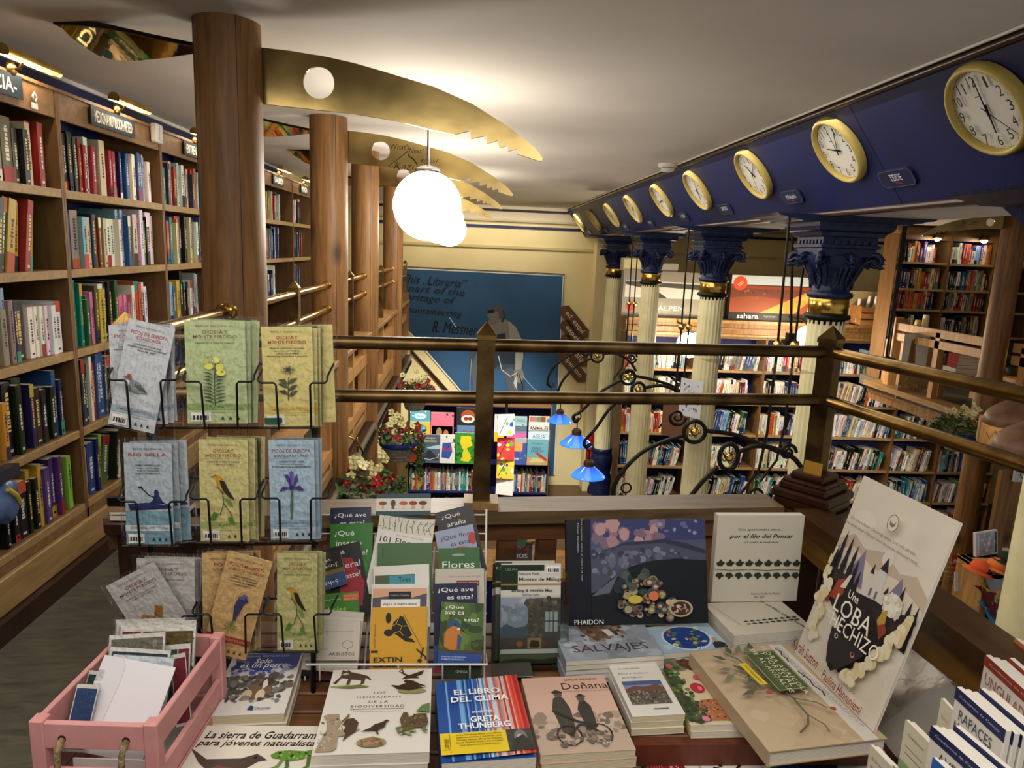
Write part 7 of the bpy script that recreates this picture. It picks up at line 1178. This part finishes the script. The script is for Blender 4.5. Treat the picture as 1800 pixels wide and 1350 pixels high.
guide((765, 1000), (851, 999), .14, .038, .012, 'b4ada0', [('t', 'Colección guías de campo de Aragón', .6, .88, .65, .03, '6a665e'), ('r', .44, .74, .9, .82, '8a1c2c'), ('t', 'SEGUNDA EDICIÓN', .67, .78, .4, .045, 'e0d0d0', {'b': .01})], 'beige guide with a red Segunda edición strip in the right column', GG)
guide((763, 1026), (839, 1024), .18, .052, .012, '0e1838', [('t', '¿Qué ave', .5, .92, .82, .06, 'e4e4e4'), ('t', 'es esta?', .6, .84, .6, .05, 'e4e4e4'), ('r', 0, .05, 1, .3, '1c3a7a'), ('r', 0, 0, .6, .06, '8a1c24')], 'navy guide reading Qué ave behind the kingfisher guide', GG)
KING = [('s', 0, .25, 1, 1, 30, .2, ['3c5224', '4a6428', '2c3c1c', '5c7434'], 3), ('p', [(.12, .3), (.12, .48), (.2, .6), (.34, .64), (.46, .58), (.5, .46), (.44, .28), (.3, .2)], 'b8702c'), ('p', [(.18, .56), (.2, .68), (.3, .73), (.42, .7), (.5, .6), (.4, .6), (.3, .62)], '2c4a6a'), ('p', [(.46, .6), (.7, .47), (.48, .56)], '1c1c1c'), ('p', [(.42, .5), (.52, .44), (.48, .24), (.42, .26)], '2c4a72'), ('e', .36, .645, .016, .014, '0a0a0a'), ('e', .44, .57, .04, .02, 'd0c8bc'), ('l', [(0, .24), (.4, .21), (1, .22)], .005, '4a3c28'), ('r', 0, .0, 1, .19, '23468a'), ('t', 'GUÍAS DE LA NATURALEZA', .36, .13, .56, .02, 'd0d8e8', {'b': .01}), ('t', 'FORMATO DE BOLSILLO', .34, .09, .5, .02, 'd0d8e8', {'b': .01})]
guide((776, 1058), (851, 1061), .15, .068, .012, '44602a', KING + [('t', '¿Qué', .32, .92, .42, .06, 'ececec'), ('t', 'ave es', .32, .83, .44, .05, 'ececec'), ('t', 'esta?', .72, .73, .36, .06, 'ececec')], 'guide with an orange kingfisher reading Qué ave es esta, front of the right column', GG, (774, 1168))
guide((777, 1166), (847, 1168), .03, .060, .010, '1c2a18', [('t', 'OMEGA', .5, .5, .3, .18, 'b0b8a8')], 'dark guide foot lettered Omega under the kingfisher guide', GG)
e = empty('wire_rack', (.0, 1.45, TZ)); tag(e, 'white wire rack leaning on the table and filled with pocket guides', 'rack'); T = Matrix.Translation((0, -1.45, -TZ)); WW = col('d0cec8', .35)
def ww(pts, r=.0018): MB().tube([T @ p for p in pts], r, WW, 8).build('wire', e)
for x0, x1, y0 in ((855, 851, 895), (660, 640, 940), (764, 750, 960), (545, 536, 1090)): ww([gq(x0, y0, -.014), gq(x1, 1175, -.014), gq(x1, 1195, .02)], .0026)
for y in (905, 938, 970, 1005, 1042, 1078): ww([gq(566, y, -.016), gq(856, y, -.016)])
ww([gq(538, 1168, .084), gq(856, 1168, .084)], .0024); ww([gq(538, 1168, .084), gq(540, 1150, -.014)]); ww([gq(856, 1168, .084), gq(854, 1150, -.014)])
for x in (562, 612, 700, 778, 826): ww([gq(x, 1168, .084), gq(x, 1196, .07), gq(x, 1196, -.01)])
# ------------------------------------------------------------------ acrylic holder with hiking maps
M, w_, h_, k = pose4(.462, (878, 1167), (984, 1165), (978, 992), (881, 990), 14)
MAL = [('r', 0, .68, 1, 1, 'c8c6bc'), ('r', 0, .735, .28, .99, '16281e'), ('r', .28, .93, .72, .99, '16281e'), ('t', '1:25.000', .17, .945, .2, .022, '8a9a84'), ('t', 'Nature Park', .47, .9, .34, .028, '2a2a28'), ('t', 'Montes de Málaga', .66, .84, .72, .045, '141414', {'b': .02}), ('r', 0, .785, 1, .8, '9a7830')] + bars(.75, .9, 1, 6, '1c1c1c', .08, .23) + [('t', 'Birding & Wildlife Map', .52, .73, .68, .033, '1c1c1c', {'b': .02}), ('t', 'Hiking paths', .5, .69, .28, .025, '3a3a3a'), ('r', 0, .27, 1, .665, '8890a4'), ('s', 0, .45, .6, .66, 20, .08, ['979eb0', '7c8498', 'a4a8b4'], 3), ('p', [(0, .36), (.1, .4), (.25, .36), (.45, .38), (.5, .3), (.5, .27), (0, .27)], '4a5464'), ('p', [(.45, .27), (.46, .56), (.38, .6), (.42, .65), (1, .66), (1, .27)], '4a443c'), ('s', .45, .28, .98, .65, 60, .05, ['5c554a', '37322c', '6a6256', '4f483e'], 4), ('r', .74, .32, .95, .52, 'a4a8b0'), ('r', .8, .32, .815, .52, '2c2a28'), ('r', .87, .32, .885, .52, '2c2a28'), ('r', .74, .42, .95, .43, '2c2a28'), ('r', 0, .15, 1, .265, '4a4040'), ('p', [(.48, .2), (.55, .25), (.75, .24), (.8, .2), (.72, .17), (.52, .17)], '5a4630'), ('r', .45, .155, .68, .26, '9a7a50'), ('p', [(.48, .19), (.52, .24), (.64, .23), (.66, .18), (.62, .16), (.5, .165)], '3a2c20'), ('e', .32, .2, .05, .035, '9a5a38'), ('r', .02, .105, 1, .15, 'c4c2ba'), ('r', 0, .01, 1, .1, '585848'), ('p', [(0, .03), (.3, .06), (.7, .045), (1, .07), (1, .01), (0, .01)], '2c3420')]
book('folded_map', 'folded map reading Montes de Málaga in the clear acrylic holder', shift(M, -.004), w_, h_, .004, 'c0beb4', MAL, 'map', 'maps in the acrylic holder')
for j in range(3): book('folded_map', 'folded map just behind the Montes de Málaga map, %s' % ('closest to it', 'second', 'third')[j], M @ Matrix.Translation((-.012 - .002 * j, .004 - .004 * j, -.014 - .011 * j)), w_, h_, .004, 'b8b6ac', [('r', 0, .735, .28, .99, '16281e'), ('t', '1:20', .1, .93, .16, .03, 'c0c8b8'), ('r', 0, .67, 1, .735, 'c4c2b8'), ('r', 0, .78, 1, .8, '9a7830'), ('r', 0, .0, 1, .665, '3c4438')], 'map', 'maps in the acrylic holder')
for j in range(4): book('folded_map', 'folded map lying flat under the acrylic holder, %s from the top' % ordn(j), shift(flat(.472 - .0055 * j, (868, 1190), (974 + 3 * (j % 2), 1186), (868, 1168))[0], -.0035), .085, .05, .0035, '35352e', [], 'map', 'flat maps under the acrylic holder')
mb = MB(); mb.box(-.012, w_ + .016, -.012, h_ * .6, .014, .0165, ACRYL); mb.box(-.014, -.012, -.012, h_, -.06, .0165, ACRYL); mb.box(w_ + .014, w_ + .0165, -.012, h_ * .9, -.06, .0165, ACRYL); mb.box(-.012, w_ + .016, -.012, h_ + .005, -.06, -.0575, ACRYL); mb.box(-.012, w_ + .016, -.0125, -.0105, -.0575, .014, ACRYL); tag(mb.build('leaflet_holder', None, M), 'clear acrylic leaflet holder standing left of the sea photo book', 'holder')
# ------------------------------------------------------------------ pink crate of greeting cards
c0, c1, c2 = oZ(48, 1268, .62), oZ(275, 1275, .62), oZ(385, 1110, .62)
cx = (c1 - c0).normalized(); cy = V((0, 0, 1)).cross(cx); CW = (c1 - c0).length; CL_ = (c2 - c1).dot(cy) + .0; CM = frame(V((c0.x, c0.y, TZ)), cx, cy, V((0, 0, 1))); CH = .62 - TZ
e = empty('pink_crate'); e.matrix_world = CM; tag(e, 'pink wooden crate with rope handle full of greeting cards', 'crate'); p_ = .022
for x in (0, CW - p_):
    for y in (0, CL_ - p_): MB().bbox(x, x + p_, y, y + p_, 0, CH, PINK, .002).build('corner_post', e)
for y, nm in ((.002, 'end_board'), (CL_ - .012, 'end_board')):
    for z0, z1 in ((CH - .048, CH - .004), (.045, .085), (.002, .04)): MB().bbox(p_ - .001, CW - p_ + .001, y, y + .010, z0, z1, PINK, .0015).build(nm, e)
for x in (.002, CW - .012):
    for z0, z1 in ((CH - .048, CH - .004), (.045, .085), (.002, .04)): MB().bbox(x, x + .010, p_ - .001, CL_ - p_ + .001, z0, z1, PINK, .0015).build('side_slat', e)
MB().box(.01, CW - .01, .01, CL_ - .01, .004, .010, PINK).build('crate_floor', e)
ROPE = noisy('hemp_rope', '6a5a3e', '9a8a64', 80, .9, 0, .6, 150)
b = MB(); xs = (CW * .25, CW * .75)
for x in xs: b.tube([(x, .010, CH - .030), (x, -.002, CH - .032), (x - .003, -.008, CH - .05), (x - .004, -.010, CH - .09), (CW * .5 + (x - CW * .5) * .7, -.014, CH - .135)], .0048, ROPE, 10)
b.tube([(CW * .5 + (x - CW * .5) * .7, -.014, CH - .135) for x in xs], .0048, ROPE, 10)
for x in xs: b.lathe([(.006, 0), (.0062, -.0012)], 14, col('2a1614', .8), Matrix.Translation((x, .0012, CH - .030)) @ Matrix.Rotation(PI / 2, 4, 'X'))
b.build('rope_handle', e)
def card(TL, TR, yc, tilt, h_, cov, items, nm, lab, group=None, plastic=True, rot=0):
    """card leaning back inside the crate; yc is its depth at the top edge"""
    a, b_ = oY(*TL, yc), oY(*TR, yc); x = (b_ - a).normalized(); n0 = V((0, -math.cos(math.radians(tilt)), math.sin(math.radians(tilt)))); x = (x - n0 * x.dot(n0)).normalized(); y = n0.cross(x); w_ = (b_ - a).length; o = a - y * h_
    mb = MB(); mb.box(0, w_, 0, h_, 0, .0014, col(cov, .5)); art(mb, items, w_, h_, None, .0014); ob = mb.build(nm, None, frame(o, x, y, n0)); tag(ob, lab, 'card', group)
    if plastic: MB().box(-.002, w_ + .003, -.002, h_ + .003, -.0006, .0046, CELLO).build('clear_sleeve', ob)
IM = lambda c1_, c2_=None, s_=1: [('r', .04, .04, .96, .94, c1_), ('s', .08, .1, .92, .9, 16, .1, [c1_, c2_ or c1_], s_)]
CGp = 'sleeved greeting cards in the pink crate'
yb = c0.y
card((204, 1089), (326, 1086), yb + .235, 16, .13, 'd0ccc6', IM('6d6a5c', '4a4a44', 2), 'greeting_card', 'rearmost wide card with a grey picture in the pink crate', CGp)
card((207, 1094), (345, 1090), yb + .222, 18, .13, 'd4d0ca', [('r', .04, .05, .3, .94, '8a2430')] + [('r', .34, .05, .97, .94, '5a4a34')], 'greeting_card', 'card with a red strip and brown picture near the back of the crate', CGp)
card((213, 1100), (345, 1098), yb + .205, 20, .13, 'd8d4cc', [('r', .03, .04, .27, .92, '7a2430'), ('r', .3, .04, .97, .92, '5c4c2c'), ('s', .32, .1, .95, .9, 14, .1, ['6a5a38', '4c4024'], 5)], 'greeting_card', 'widest card with bronze brown picture right of the silvery one', CGp)
card((288, 1134), (335, 1131), yb + .185, 22, .12, 'd8d4cc', [('r', .06, .05, .52, .93, '1c4a34'), ('r', .56, .05, .95, .93, '7a2030')], 'greeting_card', 'narrow card half green half red at the right of the crate', CGp)
card((193, 1117), (290, 1111), yb + .175, 22, .12, 'd4d0c8', IM('6f6a60', '8a8478', 3), 'greeting_card', 'card with a silvery grey picture behind the white envelope', CGp)
card((300, 1152), (325, 1147), yb + .165, 24, .12, 'd8d4cc', IM('7a2430', '5a1c28', 4), 'greeting_card', 'slim dark red card peeping at the right of the crate', CGp)
card((196, 1137), (302, 1143), yb + .15, 24, .11, 'd8d6d2', IM('2c3440', '4a5460', 5), 'greeting_card', 'card with a dark blue grey picture just behind the white envelope', CGp)
card((200, 1150), (308, 1156), yb + .135, 26, .11, 'c8d0d4', IM('b8c4cc', 'd0d8dc', 6), 'greeting_card', 'pale blue card between dark card and white envelope', CGp)
card((158, 1178), (182, 1180), yb + .11, 28, .10, 'd0cec8', IM('1c3a2c', '8a3a44', 7), 'greeting_card', 'small dark green card left of the white envelope', CGp)
card((137, 1202), (176, 1204), yb + .085, 30, .10, 'd8d4cc', IM('24406c', '34568c', 8), 'greeting_card', 'dark blue card at the left front of the pink crate', CGp)
card((185, 1151), (314, 1175), yb + .125, 38, .145, 'cfcbd0', [('l', [(.28, 0), (.34, .75), (.33, .92), (.26, 1.0)], .0012, 'a8a4ac'), ('p', [(0, 0), (.28, 0), (.34, .75), (.33, .92), (.26, 1), (0, 1)], 'c9c5ca')], 'envelope', 'plain white envelope leaning on top of the cards in the pink crate', None, False)
mb = MB(); mb.box(.04, CW - .03, .03, CL_ - .03, .012, .014, WHW); mb.box(.05, CW - .028, .022, .024, .012, .09, col('d4d0cc', .6)); tag(mb.build('envelope', None, CM), 'white paper bundle seen through the front gap of the pink crate', 'envelope')
# ------------------------------------------------------------------ folding guides at the lower right
def fold(TL, TR, z, h_, t, n, cov, items, lab, group=None, pg=WT, step=.013):
    q = .135 / h_; Y = lambda v: 1 - (1 - v) * q
    items = [(i[0], i[1], Y(i[2]) if i[2] > .01 else 0, i[3], Y(i[4]), i[5]) if i[0] == 'r' else ('t', i[1], i[2], Y(i[3]), i[4], i[5] * q) + tuple(i[6:]) for i in items]
    a, b_ = oZ(*TL, z), oZ(*TR, z); x = (b_ - a).normalized(); n0 = x.cross(V((0, 0, 1))); w_ = (b_ - a).length
    for k in range(n):
        o = a - V((0, 0, h_)) - n0 * (t + step * .0 + (t + .002) * k) + x * .0015 * k + V((0, 0, -.003 * (k % 3)))
        mb = MB(); mb.bbox(0, w_, 0, h_, 0, t, col(pg, .5), .0015); 
        if True: art(mb, items if k == 0 else items[:1], w_, h_, None, t + .0002)
        tag(mb.build('folding_guide', None, frame(o, x, V((0, 0, 1)), n0)), lab if k == 0 else '%s copy behind the %s' % (('second', 'third', 'fourth', 'fifth', 'sixth')[k - 1], lab.replace(' folding guide', ' one').replace(' cut by the right photo edge', '').replace(', cut by the lower edge', '')), 'leaflet', group or 'folding guides stacked at the lower right')
band = lambda c_: [('r', 0, .86, 1, 1, c_), ('t', 'Cuadernos de Campo', .5, .93, .8, .035, 'b8bccc')]
fold((1784, 1121), (1880, 1196), .708, .26, .008, 2, WT, band('b8683c') + [('t', 'MACR', .5, .72, .6, .06, 'b89080')], 'white folding guide with an orange band cut by the right photo edge')
fold((1732, 1150), (1838, 1246), .718, .28, .010, 4, WT, band('8d3420') + [('t', 'UNGULADOS', .5, .72, .86, .14, 'a8604c', {'b': .01})], 'white folding guide with a rust band reading Ungulados')
fold((1681, 1206), (1769, 1284), .77, .30, .009, 5, WT, band('1c2450') + [('t', 'RAPACES', .48, .74, .66, .12, '4a4e5c', {'b': .01}), ('t', 'NOCTURNAS', .52, .59, .86, .12, '4a4e5c', {'b': .01})], 'white folding guide with a navy band reading Rapaces nocturnas')
fold((1637, 1274), (1738, 1362), .74, .30, .009, 4, WT, band('1c2450') + [('t', 'AVES', .4, .74, .4, .12, '4a4e5c', {'b': .01}), ('t', 'MARINAS', .5, .59, .6, .12, '4a4e5c', {'b': .01})], 'white folding guide with a navy band reading Aves, cut by the lower edge')
fold((1655, 1226), (1682, 1256), .70, .28, .006, 1, WT, [('r', 0, 0, 1, 1, 'cfc9b0'), ('t', 'TEXTO', .4, .8, .5, .04, 'a07060')], 'cream folding guide just left of the Rapaces nocturnas one')
fold((1592, 1264), (1636, 1308), .66, .26, .006, 2, WT, [('r', 0, 0, 1, 1, 'cfc9b0'), ('t', 'Cuadernos', .5, .86, .6, .04, '4a4a40'), ('r', .15, .7, .85, .71, '6a6a60'), ('r', .15, .62, .85, .63, '6a6a60'), ('r', 0, 0, 1, .5, '8aa478')], 'cream folding guide with a green foot near the lower right corner')
fold((1640, 1330), (1700, 1385), .72, .26, .006, 2, WT, [('r', 0, .0, 1, 1, '2a62a8')], 'bright blue folding guide at the lower edge')
fold((1530, 1308), (1566, 1345), .62, .23, .006, 2, WT, [('r', 0, 0, 1, 1, 'cfc9b0'), ('t', 'El bosque', .5, .86, .66, .05, '7a4a40'), ('t', 'de Guadarrama', .5, .76, .7, .04, '4a4a40')], 'cream folding guide standing nearest the whale atlas')
mb = MB(); q = oZ(1700, 1340, .42); mb.bbox(q.x - .16, .93, q.y - .12, q.y + .10, .372, .380, DARKW, .002); tag(mb.build('guide_tray'), 'dark tray under the folding guides at the lower right', 'tray')
# things left of the rack: book pile on the parapet end, plastic pouch on the bottom shelf
M = Matrix.Translation((-.83, 1.63, .692)); book('book', 'dark red book lying on the dark end panel left of the leaflet rack', M, .16, .10, .014, '3a1218', [('t', 'ATENCIO', .5, .5, .6, .2, 'c8b8b8')], 'book')
book('book', 'tan book lying on the dark red one left of the leaflet rack', shift(M, .0145) @ Matrix.Rotation(.1, 4, 'Z'), .15, .10, .008, '7a5a3c', [], 'book')
mb = MB(); q = oX(8, 880, LX + .05); mb.sphere((0, 0, 0), .08, noisy('sky_globe_print', '2c3c6c', '6a86b0', 12, .25), 20, 12, (.45, .7, 1.0)); mb.box(-.02, .02, -.06, .06, .07, .11, col('2c2c3c', .3)); mb.tube([(.034, -.03, .05), (.04, .0, .02), (.03, .03, -.02)], .008, col('c8b040', .4), 8); tag(mb.build('plastic_globe', None, Matrix.Translation((q.x, q.y, q.z))), 'inflated plastic sky globe on the bottom shelf at the left photo edge', 'globe')
bpy.data.objects.remove(_fo)
